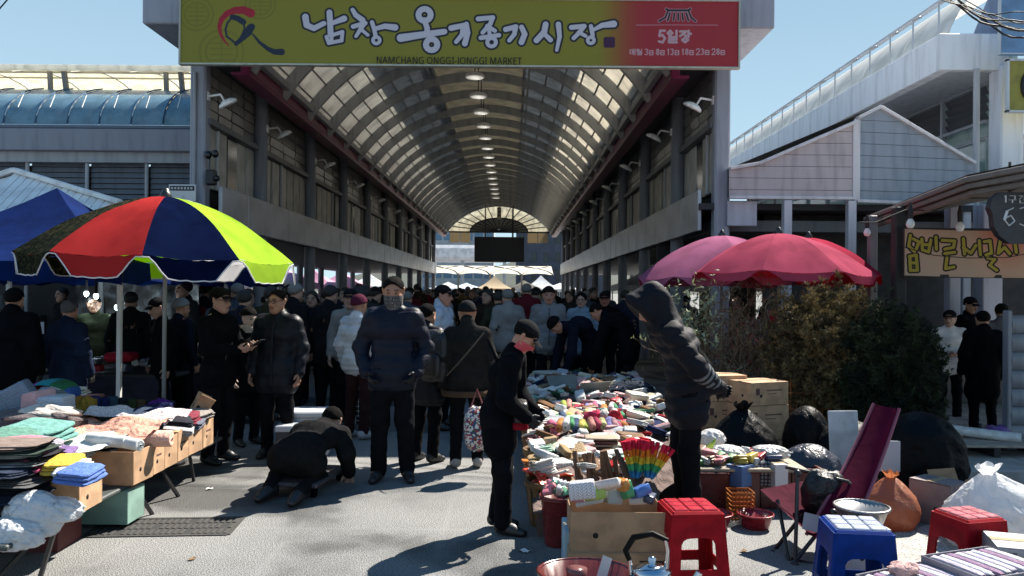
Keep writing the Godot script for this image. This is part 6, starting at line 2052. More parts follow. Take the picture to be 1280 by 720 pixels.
	carton("grey_box", "open grey green box of socks in the middle of the far goods", px(722, 506, 9.3) * Vector3(1, 0, 1) + Vector3(0, 0.26, 0), Vector3(0.42, 0.17, 0.5), 0.5, mat(L(0.14, 0.17, 0.17), 0.8, {"tex": "stain"}), true, "", 0)
	# cartons of groceries in front
	carton("carton", "open brown carton of groceries on the box with dark print", px(768, 715, 4.62) * Vector3(1, 0, 1) + Vector3(0, 0.172, 0), Vector3(0.53, 0.225, 0.32), 0.0, card(0.8), true, "", 1, false)
	var lowc := carton("carton", "brown carton with dark print under the open grocery carton", px(768, 716, 4.62) * Vector3(1, 0, 1), Vector3(0.55, 0.17, 0.36), 0.0, card(0.85), false, "", 0)
	s = S()
	var u := []
	for i in 9:
		u.append(Vector3(0.0 + 0.02 * cos(PI + i / 8.0 * PI), 0.09 + 0.02 * sin(PI + i / 8.0 * PI), 0.182))
	u.push_front(Vector3(-0.02, 0.12, 0.182))
	u.append(Vector3(0.02, 0.12, 0.182))
	tube(s, u, 0.007, 6)
	for k in 2:
		box(s, Vector3(0.19, 0.13 - k * 0.02, 0.1815), Vector3(0.15, 0.01, 0.002))
	put(s, "print", mat(L(0.02, 0.015, 0.015), 0.8), lowc)
	carton("white_carton", "narrow blue and white carton standing beside the printed carton", px(709, 712, 4.75) * Vector3(1, 0, 1), Vector3(0.05, 0.24, 0.3), 0.0, mat(L(0.3, 0.42, 0.5), 0.7), false, "", 0)
	var gro := [["white paper packet", [0.66, 0.64, 0.68], 728, 612, 0.15, 0.1], ["magenta striped packet", [0.5, 0.2, 0.35], 722, 620, 0.08, 0.06], ["lime leaf-print bag", [0.4, 0.55, 0.1], 742, 616, 0.12, 0.08], ["pale printed packet", [0.66, 0.55, 0.5], 760, 606, 0.16, 0.05], ["clear plastic tub", [0.5, 0.55, 0.58], 767, 620, 0.09, 0.09], ["green bottle box", [0.05, 0.25, 0.1], 783, 612, 0.05, 0.1], ["orange box", [0.6, 0.25, 0.05], 778, 606, 0.04, 0.07], ["blue packet", [0.06, 0.14, 0.4], 800, 614, 0.1, 0.06], ["white oval tin", [0.6, 0.6, 0.62], 798, 624, 0.1, 0.05], ["white tray", [0.6, 0.6, 0.6], 738, 628, 0.16, 0.03], ["dark blue packet", [0.04, 0.06, 0.12], 812, 622, 0.06, 0.05]]
	for i in gro.size():
		var q: Array = gro[i]
		var c: Array = q[1]
		lay("grocery_packet", "%s in the open grocery carton" % q[0], "packet", 9 + i % 3, px(q[2], q[3], 4.62 + rr(-0.06, 0.06)), Vector3(q[4], q[5], 0.1), mat(L(c[0], c[1], c[2]), 0.3, {"tex": "print", "scale": 6.0}) if i % 2 == 0 else plastic(c[0], c[1], c[2], 0.3), rr(-0.5, 0.5), "", rr(-0.5, 0.1), rr(-0.3, 0.3))
	# red stool, maroon basin and kettle at the picture's lower edge
	var red := mat(L(0.32, 0.006, 0.013), 0.5, {"tex": "stain", "scale": 2.0, "spec": 0.22})
	stool("plastic_stool", "red plastic stool standing between grocery carton and hooded person", px(862, 730, 4.5) * Vector3(1, 0, 1), 0.35, 0.43, 0.08, red, plastic(0.4, 0.03, 0.045, 0.3))
	var ba := tub("basin", "wide maroon basin on the ground before the grocery carton", Vector3(0.38, 0.02, -4.02), 0.235, 0.2, plastic(0.10, 0.018, 0.018, 0.3), 0.8, "basin")
	s = S()
	box(s, Vector3(0.09, 0.19, -0.02), Vector3(0.05, 0.16, 0.006), Basis.from_euler(Vector3(-0.3, 0.2, -0.4)))
	tag(put(s, "price_card", mat(L(0.5, 0.5, 0.5), 0.6), null, T(ba.position)), "small pale card stuck up in the maroon basin", "card")
	s = S()
	lathe(s, [Vector2(0, 0.0), Vector2(0.05, 0.0), Vector2(0.055, 0.06), Vector2(0.0, 0.062)], 16)
	tag(put(s, "cup", plastic(0.16, 0.06, 0.06), null, T(ba.position + Vector3(-0.04, 0.14, -0.05))), "small dull red cup inside the maroon basin", "cup")
	var k := thing("kettle", "shiny steel kettle with black arched handle beside the maroon basin", "kettle", Vector3(0.70, 0.0, -3.95))
	k.scale = Vector3.ONE * 1.3
	var chrome := mat(L(0.6, 0.6, 0.62), 0.12, {"metal": 1.0})
	s = S()
	lathe(s, [Vector2(0, 0), Vector2(0.10, 0.0), Vector2(0.12, 0.02), Vector2(0.118, 0.1), Vector2(0.095, 0.16), Vector2(0.07, 0.185), Vector2(0.0, 0.19)], 28)
	put(s, "body", chrome, k)
	s = S()
	lathe(s, [Vector2(0.072, 0.186), Vector2(0.072, 0.2), Vector2(0.04, 0.215), Vector2(0.012, 0.22), Vector2(0.018, 0.245), Vector2(0, 0.25)], 24)
	put(s, "lid", chrome, k)
	s = S()
	tube(s, [Vector3(0.1, 0.08, 0), Vector3(0.15, 0.13, 0), Vector3(0.18, 0.19, 0)], [0.028, 0.02, 0.014], 10)
	put(s, "spout", chrome, k)
	s = S()
	tube(s, [Vector3(0.055, 0.19, 0), Vector3(0.06, 0.27, 0), Vector3(0.05, 0.315, 0)], 0.009, 8)
	tube(s, [Vector3(-0.08, 0.18, 0), Vector3(-0.085, 0.24, 0)], 0.009, 8)
	put(s, "handle_strut", chrome, k)
	s = S()
	tube(s, [Vector3(0.06, 0.31, 0), Vector3(0.0, 0.335, 0), Vector3(-0.07, 0.32, 0), Vector3(-0.1, 0.27, 0), Vector3(-0.085, 0.235, 0)], [0.009, 0.012, 0.013, 0.012, 0.010], 8)
	put(s, "handle", mat(L(0.006, 0.006, 0.006), 0.5, {"spec": 0.2}), k)

# ---------------------------------------------------------------- things on the booth side
func right_goods() -> void:
	var ca := card(0.95)
	var st := [[2.14, -8.35, 0.0, "lowest carton of the stack nearer the hooded person"], [2.14, -8.35, 0.26, "middle carton of the stack nearer the hooded person"], [2.14, -8.35, 0.52, "top carton with small label of the stack nearer the hooded person"], [2.48, -8.1, 0.0, "lowest carton of the stack beside the orange barrier"], [2.48, -8.1, 0.255, "top carton of the stack beside the orange barrier"]]
	for i in st.size():
		var q: Array = st[i]
		carton("carton", q[3], Vector3(q[0], q[2], q[1]), Vector3(0.48, 0.25, 0.4), 0.25 if i < 3 else 0.35, ca if i % 2 else card(1.1), false, "stacked cartons by the bare shrub", 2 if i != 2 else 3)
	carton("carton", "sunlit carton half hidden on the top of the barrier-side stack", Vector3(2.49, 0.515, -8.1), Vector3(0.46, 0.22, 0.38), 0.4, card(1.05), false, "", 2)
	# trays of vegetables on low maroon crates
	var maroon := plastic(0.07, 0.009, 0.011, 0.45)
	for i in 4:
		var words := ["low maroon crate just past the hooded person's stool", "low maroon crate beside the orange basket", "low maroon crate under the gingham bag", "low maroon crate nearest the folding chair"]
		var o := thing("crate", words[i], "crate", px(884 + i * 38, 662, 6.1 + 0.05 * i) * Vector3(1, 0, 1))
		var s := S()
		for g in [-1, 1]:
			box(s, Vector3(g * 0.11, 0.14, 0), Vector3(0.012, 0.28, 0.34), Basis.IDENTITY, 0.004)
			box(s, Vector3(0, 0.14, g * 0.17), Vector3(0.232, 0.28, 0.012), Basis.IDENTITY, 0.004)
		box(s, Vector3(0, 0.01, 0), Vector3(0.22, 0.02, 0.34))
		put(s, "body", maroon, o)
		s = S()
		for g in [-1, 1]:
			box(s, Vector3(g * 0.115, 0.283, 0), Vector3(0.03, 0.016, 0.37), Basis.IDENTITY, 0.005)
			box(s, Vector3(0, 0.284, g * 0.175), Vector3(0.2, 0.016, 0.03), Basis.IDENTITY, 0.005)
		put(s, "rim", maroon, o)
	var ob := thing("orange_basket", "orange lattice plastic basket standing before the maroon crates", "basket", px(925, 655, 5.75) * Vector3(1, 0, 1))
	var or2 := plastic(0.3, 0.09, 0.015)
	for k in 7:
		var s := S()
		bar(s, Vector3(-0.075 + k * 0.025, 0.0, 0.07), Vector3(-0.08 + k * 0.027, 0.2, 0.08), 0.008, 0.006)
		bar(s, Vector3(-0.075 + k * 0.025, 0.0, -0.07), Vector3(-0.08 + k * 0.027, 0.2, -0.08), 0.008, 0.006)
		put(s, "upright", or2, ob)
		s = S()
		for g in [-1, 1]:
			bar(s, Vector3(-0.085, 0.02 + k * 0.03, g * 0.076), Vector3(0.085, 0.02 + k * 0.03, g * 0.076), 0.006, 0.012)
			bar(s, Vector3(g * 0.082, 0.02 + k * 0.03, -0.076), Vector3(g * 0.082, 0.02 + k * 0.03, 0.076), 0.006, 0.012)
		put(s, "crossbar", or2, ob)
	var plank := S()
	box(plank, Vector3.ZERO, Vector3(0.86, 0.025, 0.42), Basis.IDENTITY, 0.005)
	tag(put(plank, "board", mat(L(0.3, 0.26, 0.2), 0.85, {"tex": "stain"}), null, T(px(928, 612, 6.15) * Vector3(1, 0, 1) + Vector3(0, 0.305, 0))), "pale board laid across the maroon crates", "board")
	carton("produce_box", "white open box of yellow greens on the board", px(905, 604, 6.2), Vector3(0.22, 0.16, 0.26), 0.55, mat(L(0.5, 0.46, 0.5), 0.8, {"tex": "stain"}), false, "", 3)
	carton("produce_box", "blue fronted box leaning on the white produce box", px(925, 606, 6.0), Vector3(0.16, 0.15, 0.14), 0.7, mat(L(0.07, 0.14, 0.3), 0.6), false, "", 0)
	for i in 24:
		lay("yellow_greens", "bunch of yellow greens heaped on the white produce box", "vegetable", 5 + i % 4, px(914 + rr(-14, 14), 578 + rr(-6, 6), 6.15 + rr(-0.08, 0.08)), Vector3(0.06, 0.03, 0.04), mat(L(0.42, 0.36, 0.1), 0.7), rr(0, 6), "yellow greens on the produce box", rr(-1, 1), rr(-1, 1))
	var film := mat(L(0.5, 0.5, 0.5), 0.3, {"bump": "crinkle", "depth": 1.5, "scale": 2.0, "back": L(0.3, 0.3, 0.3)})
	crumpled("plastic_bundle", "bundle in crumpled clear plastic on the white produce box", "bundle", px(908, 574, 6.25), Vector3(0.13, 0.07, 0.1), film, 21, false, 0.5)
	crumpled("plastic_bundle", "bundle in crumpled clear plastic on the gingham bag", "bundle", px(962, 572, 6.2), Vector3(0.13, 0.06, 0.1), film, 23, false, 0.6)
	crumpled("white_hat", "crumpled white cloth hat beside the striped sleeve's owner", "hat", px(890, 556, 6.5), Vector3(0.09, 0.08, 0.09), cloth(0.62, 0.6, 0.58), 25, false, 0.5)
	var leaf := S()
	grid(leaf, 3, 8, func(u: float, v: float) -> Vector3: return Vector3(0.02 + v * 0.14 + (u - 0.5) * 0.05 * sin(v * PI), v * 0.2 + (u - 0.5) * -0.03, 0.03 * sin(u * PI)))
	tag(put(leaf, "leek_leaf", mat(L(0.2, 0.3, 0.05), 0.5, {"back": L(0.2, 0.3, 0.05)}), null, T(px(868, 582, 6.25))), "single long green leek leaf sticking up from the produce", "leaf")
	var gb := thing("gingham_bag", "black and white gingham bag between produce box and folding chair", "bag", px(949, 606, 6.1))
	var pat := Image.create(64, 64, false, Image.FORMAT_RGB8)
	for y in 64:
		for x in 64:
			var a := 1 if (x / 8) % 2 == 0 else 0
			var b := 1 if (y / 8) % 2 == 0 else 0
			pat.set_pixel(x, y, [L(0.4, 0.4, 0.42), L(0.1, 0.1, 0.12), L(0.02, 0.02, 0.025)][a + b])
	texs["gingham"] = ImageTexture.create_from_image(pat)
	var s3 := S()
	superball(s3, Vector3(0.13, 0.1, 0.1), 0.4, 0.35, 0.1, 9)
	put(s3, "body", mat(Color.WHITE, 0.8, {"tex": "gingham", "scale": 9.0, "bump": "fold"}), gb, T(Vector3(0, 0.1, 0)))
	carton("white_carton", "small white carton beside the gingham bag", px(972, 608, 6.0), Vector3(0.1, 0.17, 0.14), 0.1, mat(L(0.5, 0.5, 0.52), 0.8), false, "", 0)
	crumpled("blue_bag", "blue and white plastic bag lying on the board by the hooded person", "bag", px(876, 602, 6.1), Vector3(0.12, 0.06, 0.09), mat(L(0.12, 0.2, 0.36), 0.3, {"bump": "crinkle"}), 27, false, 0.5)
	# small packets and red trays set out along the board and on the ground before it
	var pk := [["green", [0.06, 0.2, 0.06]], ["white", [0.5, 0.5, 0.5]], ["red", [0.4, 0.02, 0.03]], ["brown", [0.18, 0.1, 0.05]], ["yellow", [0.5, 0.38, 0.06]], ["dark blue", [0.03, 0.05, 0.14]], ["pink", [0.5, 0.2, 0.22]]]
	for i in 34:
		var q: Array = pk[i % 7]
		var c: Array = q[1]
		lay("produce_packet", "%s packet set out on the board among the produce boxes" % q[0], "packet", 9 + i % 3 if i % 2 else i % 5, px(870 + rr(0, 112), 0, 6.0 + rr(0, 0.36)) * Vector3(1, 0, 1) + Vector3(0, 0.345 + rr(0, 0.04), 0), Vector3(rr(0.07, 0.16), rr(0.03, 0.08), rr(0.06, 0.13)), mat(L(c[0], c[1], c[2]), 0.45, {"tex": "print", "scale": 7.0}), rr(0, TAU), "%s packets on the produce board" % q[0], rr(-0.3, 0.3), rr(-0.3, 0.3))
	for i in 2:
		tub("red_tray", ["shallow red tray before the maroon crates by the red stool", "shallow red tray before the orange basket", "shallow red tray nearest the camp chair's feet"][i], px([893, 944][i], 672, 5.55) * Vector3(1, 0, 1), 0.12, 0.09, plastic(0.2, 0.012, 0.02), 1.0, "tray")
	# sacks
	var bin := mat(L(0.003, 0.0033, 0.0045), 0.5, {"bump": "fold", "depth": 0.9, "scale": 1.2, "spec": 0.22})
	crumpled("black_sack", "knotted black plastic sack behind the produce boxes", "sack", px(928, 580, 7.3) * Vector3(1, 0, 1), Vector3(0.3, 0.31, 0.26), bin, 31, true, 0.3)
	crumpled("black_sack", "black plastic sack standing between cartons and white bag", "sack", px(1008, 600, 7.4) * Vector3(1, 0, 1), Vector3(0.2, 0.36, 0.2), bin, 33, false, 0.25)
	crumpled("navy_sack", "dark navy sack in front of the black one behind the chair", "sack", px(1012, 632, 6.4) * Vector3(1, 0, 1), Vector3(0.24, 0.26, 0.2), mat(L(0.012, 0.018, 0.035), 0.4, {"bump": "fold", "depth": 1.0}), 35, false, 0.3)
	crumpled("black_sack", "very large black plastic sack below the dark green shrub", "sack", px(1150, 642, 6.55) * Vector3(1, 0, 1), Vector3(0.33, 0.41, 0.3), bin, 37, false, 0.3)
	crumpled("black_sack", "black sack slumped behind the orange sack by the white board", "sack", px(1062, 600, 7.2) * Vector3(1, 0, 1), Vector3(0.3, 0.3, 0.25), bin, 39, false, 0.3)
	crumpled("orange_sack", "orange brown plastic sack tied at the top behind the folding chair", "sack", px(1113, 664, 5.6) * Vector3(1, 0, 1), Vector3(0.185, 0.19, 0.17), mat(L(0.27, 0.095, 0.045), 0.4, {"bump": "fold", "depth": 0.7, "back": L(0.3, 0.1, 0.04)}), 41, true, 0.2)
	var wbag := crumpled("white_bag", "big translucent white plastic bag standing behind the red stool", "bag", px(1246, 668, 5.2) * Vector3(1, 0, 1), Vector3(0.27, 0.26, 0.2), mat(L(0.66, 0.67, 0.68), 0.22, {"bump": "fold", "depth": 1.2, "back": L(0.6, 0.6, 0.62)}), 43, true, 0.55)
	wbag.rotation.z = 0.12
	var paper := S()
	box(paper, Vector3(0, 0.31, 0), Vector3(0.27, 0.6, 0.02), Basis.IDENTITY, 0.006)
	tag(put(paper, "white_board", mat(L(0.5, 0.51, 0.53), 0.7, {"tex": "speckle" if false else "stain"}), null, T(px(1058, 590, 6.9) * Vector3(1, 0, 1), 0.1, -0.12)), "white paper board standing behind the magenta chair back", "board")
	carton("carton", "grey topped carton with red side behind the red stool", px(1172, 655, 5.7) * Vector3(1, 0, 1), Vector3(0.22, 0.3, 0.3), 0.6, mat(L(0.2, 0.16, 0.16), 0.8, {"tex": "stain"}), false, "", 2)
	carton("carton", "open low brown carton beside the grey topped one", px(1200, 652, 5.8) * Vector3(1, 0, 1), Vector3(0.26, 0.22, 0.26), 0.3, card(0.7), true, "", 0)
	var wp := S()
	box(wp, Vector3.ZERO, Vector3(0.2, 0.24, 0.01), Basis.IDENTITY, 0.003)
	tag(put(wp, "paper_sheet", mat(L(0.4, 0.4, 0.44), 0.7), null, T(px(1108, 570, 6.2), -0.2)), "pale paper sheet hanging behind the chair back by the black sack", "paper")
	# stools
	stool("plastic_stool", "blue plastic stool with pale padded top beside the folding chair", px(1069, 752, 4.2) * Vector3(1, 0, 1), 0.355, 0.42, -0.12, mat(L(0.002, 0.03, 0.20), 0.5, {"tex": "stain", "scale": 2.0, "spec": 0.22}), plastic(0.42, 0.46, 0.55, 0.3))
	stool("plastic_stool", "red plastic stool standing before the white plastic bag", px(1210, 722, 4.45) * Vector3(1, 0, 1), 0.31, 0.41, 0.25, mat(L(0.30, 0.006, 0.013), 0.5, {"tex": "stain", "scale": 2.0, "spec": 0.22}), plastic(0.5, 0.16, 0.18, 0.3))
	# wire-rimmed basin on a box behind the blue stool
	var mb := tub("mesh_basin", "grey metal basin with bright rim behind the blue stool", px(1077, 655, 4.7), 0.15, 0.1, mat(L(0.3, 0.3, 0.3), 0.35, {"metal": 0.8}), 1.0, "basin")
	carton("product_box", "white and red printed carton under the metal basin", px(1077, 660, 4.7) * Vector3(1, 0, 1), Vector3(0.24, mb.position.y - 0.01, 0.22), 0.1, mat(L(0.45, 0.45, 0.46), 0.6), false, "", 3)
	folding_chair()
	# shallow boxes of folded shirts at the lower corner
	var grey := mat(L(0.22, 0.21, 0.25), 0.7, {"tex": "stain"})
	var lil := [cloth(0.5, 0.46, 0.55), cloth(0.5, 0.52, 0.6), cloth(0.3, 0.2, 0.3), cloth(0.6, 0.6, 0.64)]
	for b in 2:
		var at: Vector3 = [px(1232, 712, 3.85), px(1150, 735, 3.7)][b]
		var o := thing("shallow_box", ["shallow grey box of lilac socks below the red stool", "shallow grey box with a pink white plush at the picture's bottom"][b], "box", at - Vector3(0, 0.05, 0), [0.35, 0.45][b])
		var s := S()
		for g in [-1, 1]:
			box(s, Vector3(g * 0.22, 0.045, 0), Vector3(0.006, 0.09, 0.34), Basis.IDENTITY, 0.002)
			box(s, Vector3(0, 0.045, g * 0.17), Vector3(0.446, 0.09, 0.006), Basis.IDENTITY, 0.002)
		box(s, Vector3(0, 0.004, 0), Vector3(0.44, 0.008, 0.34))
		put(s, "tray", grey, o)
		for k in 8:
			var p := o.transform * Vector3(-0.18 + k * 0.052, 0.065, 0)
			lay("sock_pair", "%s lilac folded pair in the %s shallow grey box" % [["first", "second", "third", "fourth", "fifth", "sixth", "seventh", "last"][k], ["higher", "lower"][b]], "socks", k % 5, p, Vector3(0.05, 0.06, 0.31), lil[(k + b) % 4], o.rotation.y, "lilac socks in shallow boxes")
	lay("plush_toy", "pink white plush lying in the lower shallow box", "plush toy", 6, px(1130, 712, 3.75), Vector3(0.14, 0.07, 0.09), cloth(0.62, 0.4, 0.38), 0.3)
	# boxes that carry them, and the stack at the very corner
	carton("carton", "dark carton that carries the two shallow grey boxes", px(1190, 700, 3.95) * Vector3(1, 0, 1), Vector3(0.85, 0.18, 0.35), 0.35, card(0.5), false, "", 0)
	for k in 4:
		carton("shirt_box", "%s grey shirt box in the stack at the picture's corner" % ["lowest", "second", "third", "top"][k], px(1292, 700, 4.1) * Vector3(1, 0, 1) + Vector3(0.0, 0.02 + k * 0.085, 0), Vector3(0.4, 0.08, 0.3), -0.35 + rr(-0.04, 0.04), mat(L(0.3, 0.3, 0.32), 0.6, {"tex": "stain"}) if k % 2 else mat(L(0.04, 0.04, 0.045), 0.6), false, "shirt boxes stacked at the corner", 3)

func folding_chair() -> void:
	var o := thing("camp_chair", "folding camp chair with magenta high back and black crossed legs", "chair", px(1032, 700, 4.95) * Vector3(1, 0, 1))
	var black := mat(L(0.010, 0.010, 0.012), 0.35)
	var mag := cloth(0.078, 0.005, 0.022, 0.2, 1.0)
	var P := func(x: float, y: float, d: float) -> Vector3: return px(x, y, d) - o.position
	var s := S()
	# long sling that rises into the back
	grid(s, 10, 22, func(u: float, v: float) -> Vector3:
		var a: Vector3 = P.call(1008, 668, 4.85).lerp(P.call(1092, 502, 5.35), v)
		var b: Vector3 = P.call(1060, 676, 4.75).lerp(P.call(1124, 508, 5.25), v)
		var p := a.lerp(b, u)
		return p + Vector3(0.0, -0.05 * sin(v * PI * 0.9), 0.05 * sin(u * PI)))
	put(s, "backrest", mag, o)
	s = S()
	for g in [0, 1]:
		var pts := []
		for i in 8:
			var v := i / 7.0
			pts.append((P.call(1008, 668, 4.85) as Vector3).lerp(P.call(1092, 502, 5.35), v).lerp((P.call(1060, 676, 4.75) as Vector3).lerp(P.call(1124, 508, 5.25), v), float(g)) + Vector3(0.0, -0.05 * sin(v * PI * 0.9), 0))
		tube(s, pts, 0.012, 6)
	put(s, "piping", mat(L(0.22, 0.06, 0.09), 0.7), o)
	s = S()                                                   # small white print on the back
	var c: Vector3 = P.call(1100, 540, 5.22)
	for k in 4:
		bar(s, c + Vector3(-0.03 + k * 0.014, -0.02 + k * 0.012, 0.0), c + Vector3(-0.02 + k * 0.014, 0.01 + k * 0.014, 0), 0.008, 0.008)
	bar(s, c + Vector3(-0.04, -0.045, 0), c + Vector3(0.02, -0.01, 0), 0.014, 0.006)
	put(s, "print", mat(L(0.5, 0.42, 0.45), 0.7), o)
	s = S()                                                   # seat cloth sagging between the rails
	grid(s, 12, 10, func(u: float, v: float) -> Vector3:
		var a: Vector3 = P.call(950, 612, 5.2).lerp(P.call(1012, 668, 4.75), v)
		var b: Vector3 = P.call(1010, 600, 5.5).lerp(P.call(1045, 640, 5.0), v)
		return a.lerp(b, u) + Vector3(0, -0.06 * sin(u * PI) * sin(v * PI * 0.8), 0))
	put(s, "seat", cloth(0.05, 0.005, 0.014), o)
	s = S()
	box(s, P.call(1014, 653, 4.8), Vector3(0.1, 0.1, 0.004), Basis.from_euler(Vector3(-0.2, 0.1, -0.25)))
	put(s, "care_tag", mat(L(0.35, 0.33, 0.35), 0.7), o)
	var legs := [[[997, 592, 4.95], [994, 704, 4.8]], [[1042, 642, 4.85], [990, 706, 4.8]], [[972, 625, 5.1], [988, 708, 4.85]], [[1004, 643, 5.0], [966, 690, 5.1]], [[966, 690, 5.1], [967, 712, 4.95]], [[1078, 640, 5.0], [1084, 600, 5.1]], [[1086, 560, 5.15], [1078, 640, 5.0]], [[1090, 572, 5.15], [1094, 600, 5.1]]]
	for q in legs:
		s = S()
		tube(s, [P.call(q[0][0], q[0][1], q[0][2]), P.call(q[1][0], q[1][1], q[1][2])], 0.0125, 8)
		put(s, "leg", black, o)
	for q in [[966, 692, 5.05], [994, 706, 4.8], [1042, 641, 4.85], [997, 592, 4.95], [1088, 600, 5.12]]:
		s = S()
		ball(s, P.call(q[0], q[1], q[2]), Vector3(0.024, 0.026, 0.024), 6)
		put(s, "joint", black, o)
	s = S()
	tube(s, [P.call(982, 584, 5.2), P.call(1020, 592, 5.1), P.call(1060, 602, 5.0), P.call(1072, 614, 5.0)], 0.011, 8)
	put(s, "armrest", black, o)
	s = S()
	tube(s, [P.call(970, 692, 5.05), P.call(996, 700, 4.85), P.call(1025, 706, 4.8)], 0.008, 6)
	put(s, "cross_tube", black, o)
	var bp := S()
	superball(bp, Vector3(0.13, 0.14, 0.09), 0.7, 0.6, 0.2, 71)
	tag(put(bp, "backpack", mat(L(0.008, 0.008, 0.010), 0.5, {"bump": "fold", "depth": 1.5}), null, T(px(1030, 615, 5.1), 0.3, 0.2)), "black padded bag lying on the camp chair's seat", "bag")

# ---------------------------------------------------------------- bodies: tapered capsules joined smoothly and meshed as surface nets
class Field:
	var bones := []
	func bone(a: Vector3, b: Vector3, ra: float, rb: float, flat := Vector3.ZERO, f := 1.0) -> void:
		bones.append([a, b, ra, rb, flat, f])
	func run(h: float, K: float, out: Dictionary, col: Variant, disp: Variant = null) -> void:
		var pad := 3.5 / K
		var lo := Vector3.INF
		var hi := -Vector3.INF
		for q in bones:
			var r: float = maxf(q[2], q[3]) + pad
			lo = lo.min((q[0] as Vector3).min(q[1]) - Vector3.ONE * r)
			hi = hi.max((q[0] as Vector3).max(q[1]) + Vector3.ONE * r)
		var nx := int((hi.x - lo.x) / h) + 3
		var ny := int((hi.y - lo.y) / h) + 3
		var nz := int((hi.z - lo.z) / h) + 3
		var sl := nx * ny
		var v := PackedFloat32Array()
		v.resize(sl * nz)
		v.fill(0.0)
		for q in bones:
			var a: Vector3 = q[0]
			var ra: float = q[2]
			var dr: float = q[3] - q[2]
			var fl: Vector3 = q[4]
			var f: float = q[5] - 1.0
			var ab: Vector3 = q[1] - a
			var r: float = maxf(q[2], q[3]) + pad
			var p0: Vector3 = ((q[0] as Vector3).min(q[1]) - Vector3.ONE * r - lo) / h
			var p1: Vector3 = ((q[0] as Vector3).max(q[1]) + Vector3.ONE * r - lo) / h
			if f != 0.0:
				ab += fl * (ab.dot(fl) * f)
			var l2 := maxf(ab.length_squared(), 1e-9)
			for k in range(maxi(0, int(p0.z)), mini(nz, int(p1.z) + 2)):
				for j in range(maxi(0, int(p0.y)), mini(ny, int(p1.y) + 2)):
					var base := k * sl + j * nx
					for i in range(maxi(0, int(p0.x)), mini(nx, int(p1.x) + 2)):
						var p := Vector3(lo.x + i * h, lo.y + j * h, lo.z + k * h) - a
						if f != 0.0:
							p += fl * (p.dot(fl) * f)
						var t := clampf(p.dot(ab) / l2, 0.0, 1.0)
						var d := p.distance_to(ab * t) - ra - dr * t
						if d < pad:
							v[base + i] += exp(-maxf(d, -0.3) * K)
		var vid := PackedInt32Array()
		vid.resize(sl * nz)
		vid.fill(-1)
		var first: int = out.v.size()
		var P := PackedVector3Array()
		var N := PackedVector3Array()
		var live := PackedInt32Array()
		var step := [1, nx, sl]
		for k in nz - 1:
			for j in ny - 1:
				for i in nx - 1:
					var id := k * sl + j * nx + i
					var v0 := v[id]
					if v0 < 0.02 or v0 > 60.0:
						continue
					var c := [v0, v[id + 1], v[id + nx], v[id + nx + 1], v[id + sl], v[id + sl + 1], v[id + sl + nx], v[id + sl + nx + 1]]
					var m := 0
					for t in 8:
						if c[t] > 1.0:
							m += 1
					if m == 0 or m == 8:
						continue
					for t in 8:
						c[t] = log(maxf(c[t], 0.001))
					var sum := Vector3.ZERO
					var n := 0
					for t in 8:
						for e in 3:
							if t & (1 << e):
								continue
							var w := t | (1 << e)
							if (c[t] > 0.0) != (c[w] > 0.0):
								var o := Vector3(t & 1, (t >> 1) & 1, (t >> 2) & 1)
								o[e] += c[t] / (c[t] - c[w])
								sum += o
								n += 1
					vid[id] = P.size()
					live.append(id)
					P.append(lo + (Vector3(i, j, k) + sum / n) * h)
					N.append(-Vector3(c[1] + c[3] + c[5] + c[7] - c[0] - c[2] - c[4] - c[6], c[2] + c[3] + c[6] + c[7] - c[0] - c[1] - c[4] - c[5], c[4] + c[5] + c[6] + c[7] - c[0] - c[1] - c[2] - c[3]).normalized())
		var F := PackedInt32Array()
		for id in live:
			for e in 3:
				var a := v[id] > 1.0
				if a == (v[id + step[e]] > 1.0):
					continue
				var s1: int = step[(e + 1) % 3]
				var s2: int = step[(e + 2) % 3]
				var q := [vid[id - s1 - s2], vid[id - s2], vid[id], vid[id - s1]]
				if q[0] < 0 or q[1] < 0 or q[3] < 0:
					continue
				if a:
					F.append_array(PackedInt32Array([q[0], q[2], q[1], q[0], q[3], q[2]]))
				else:
					F.append_array(PackedInt32Array([q[0], q[1], q[2], q[0], q[2], q[3]]))
		if disp != null:
			for i in P.size():
				P[i] += N[i] * (disp.call(P[i]) as float)
			N.fill(Vector3.ZERO)
			for i in range(0, F.size(), 3):
				var n := (P[F[i + 2]] - P[F[i]]).cross(P[F[i + 1]] - P[F[i]])
				for t in 3:
					N[F[i + t]] += n
			for i in N.size():
				N[i] = N[i].normalized()
		for i in P.size():
			out.c.append(col if col is Color else col.call(P[i]))
		out.v.append_array(P)
		out.n.append_array(N)
		for i in F:
			out.i.append(i + first)

func arrays() -> Dictionary:
	return {"v": PackedVector3Array(), "n": PackedVector3Array(), "c": PackedColorArray(), "i": PackedInt32Array()}

func arr_mesh(o: Dictionary) -> ArrayMesh:
	var a := []
	a.resize(Mesh.ARRAY_MAX)
	a[Mesh.ARRAY_VERTEX] = o.v
	a[Mesh.ARRAY_NORMAL] = o.n
	a[Mesh.ARRAY_COLOR] = o.c
	a[Mesh.ARRAY_INDEX] = o.i
	var m := ArrayMesh.new()
	m.add_surface_from_arrays(Mesh.PRIMITIVE_TRIANGLES, a)
	return m

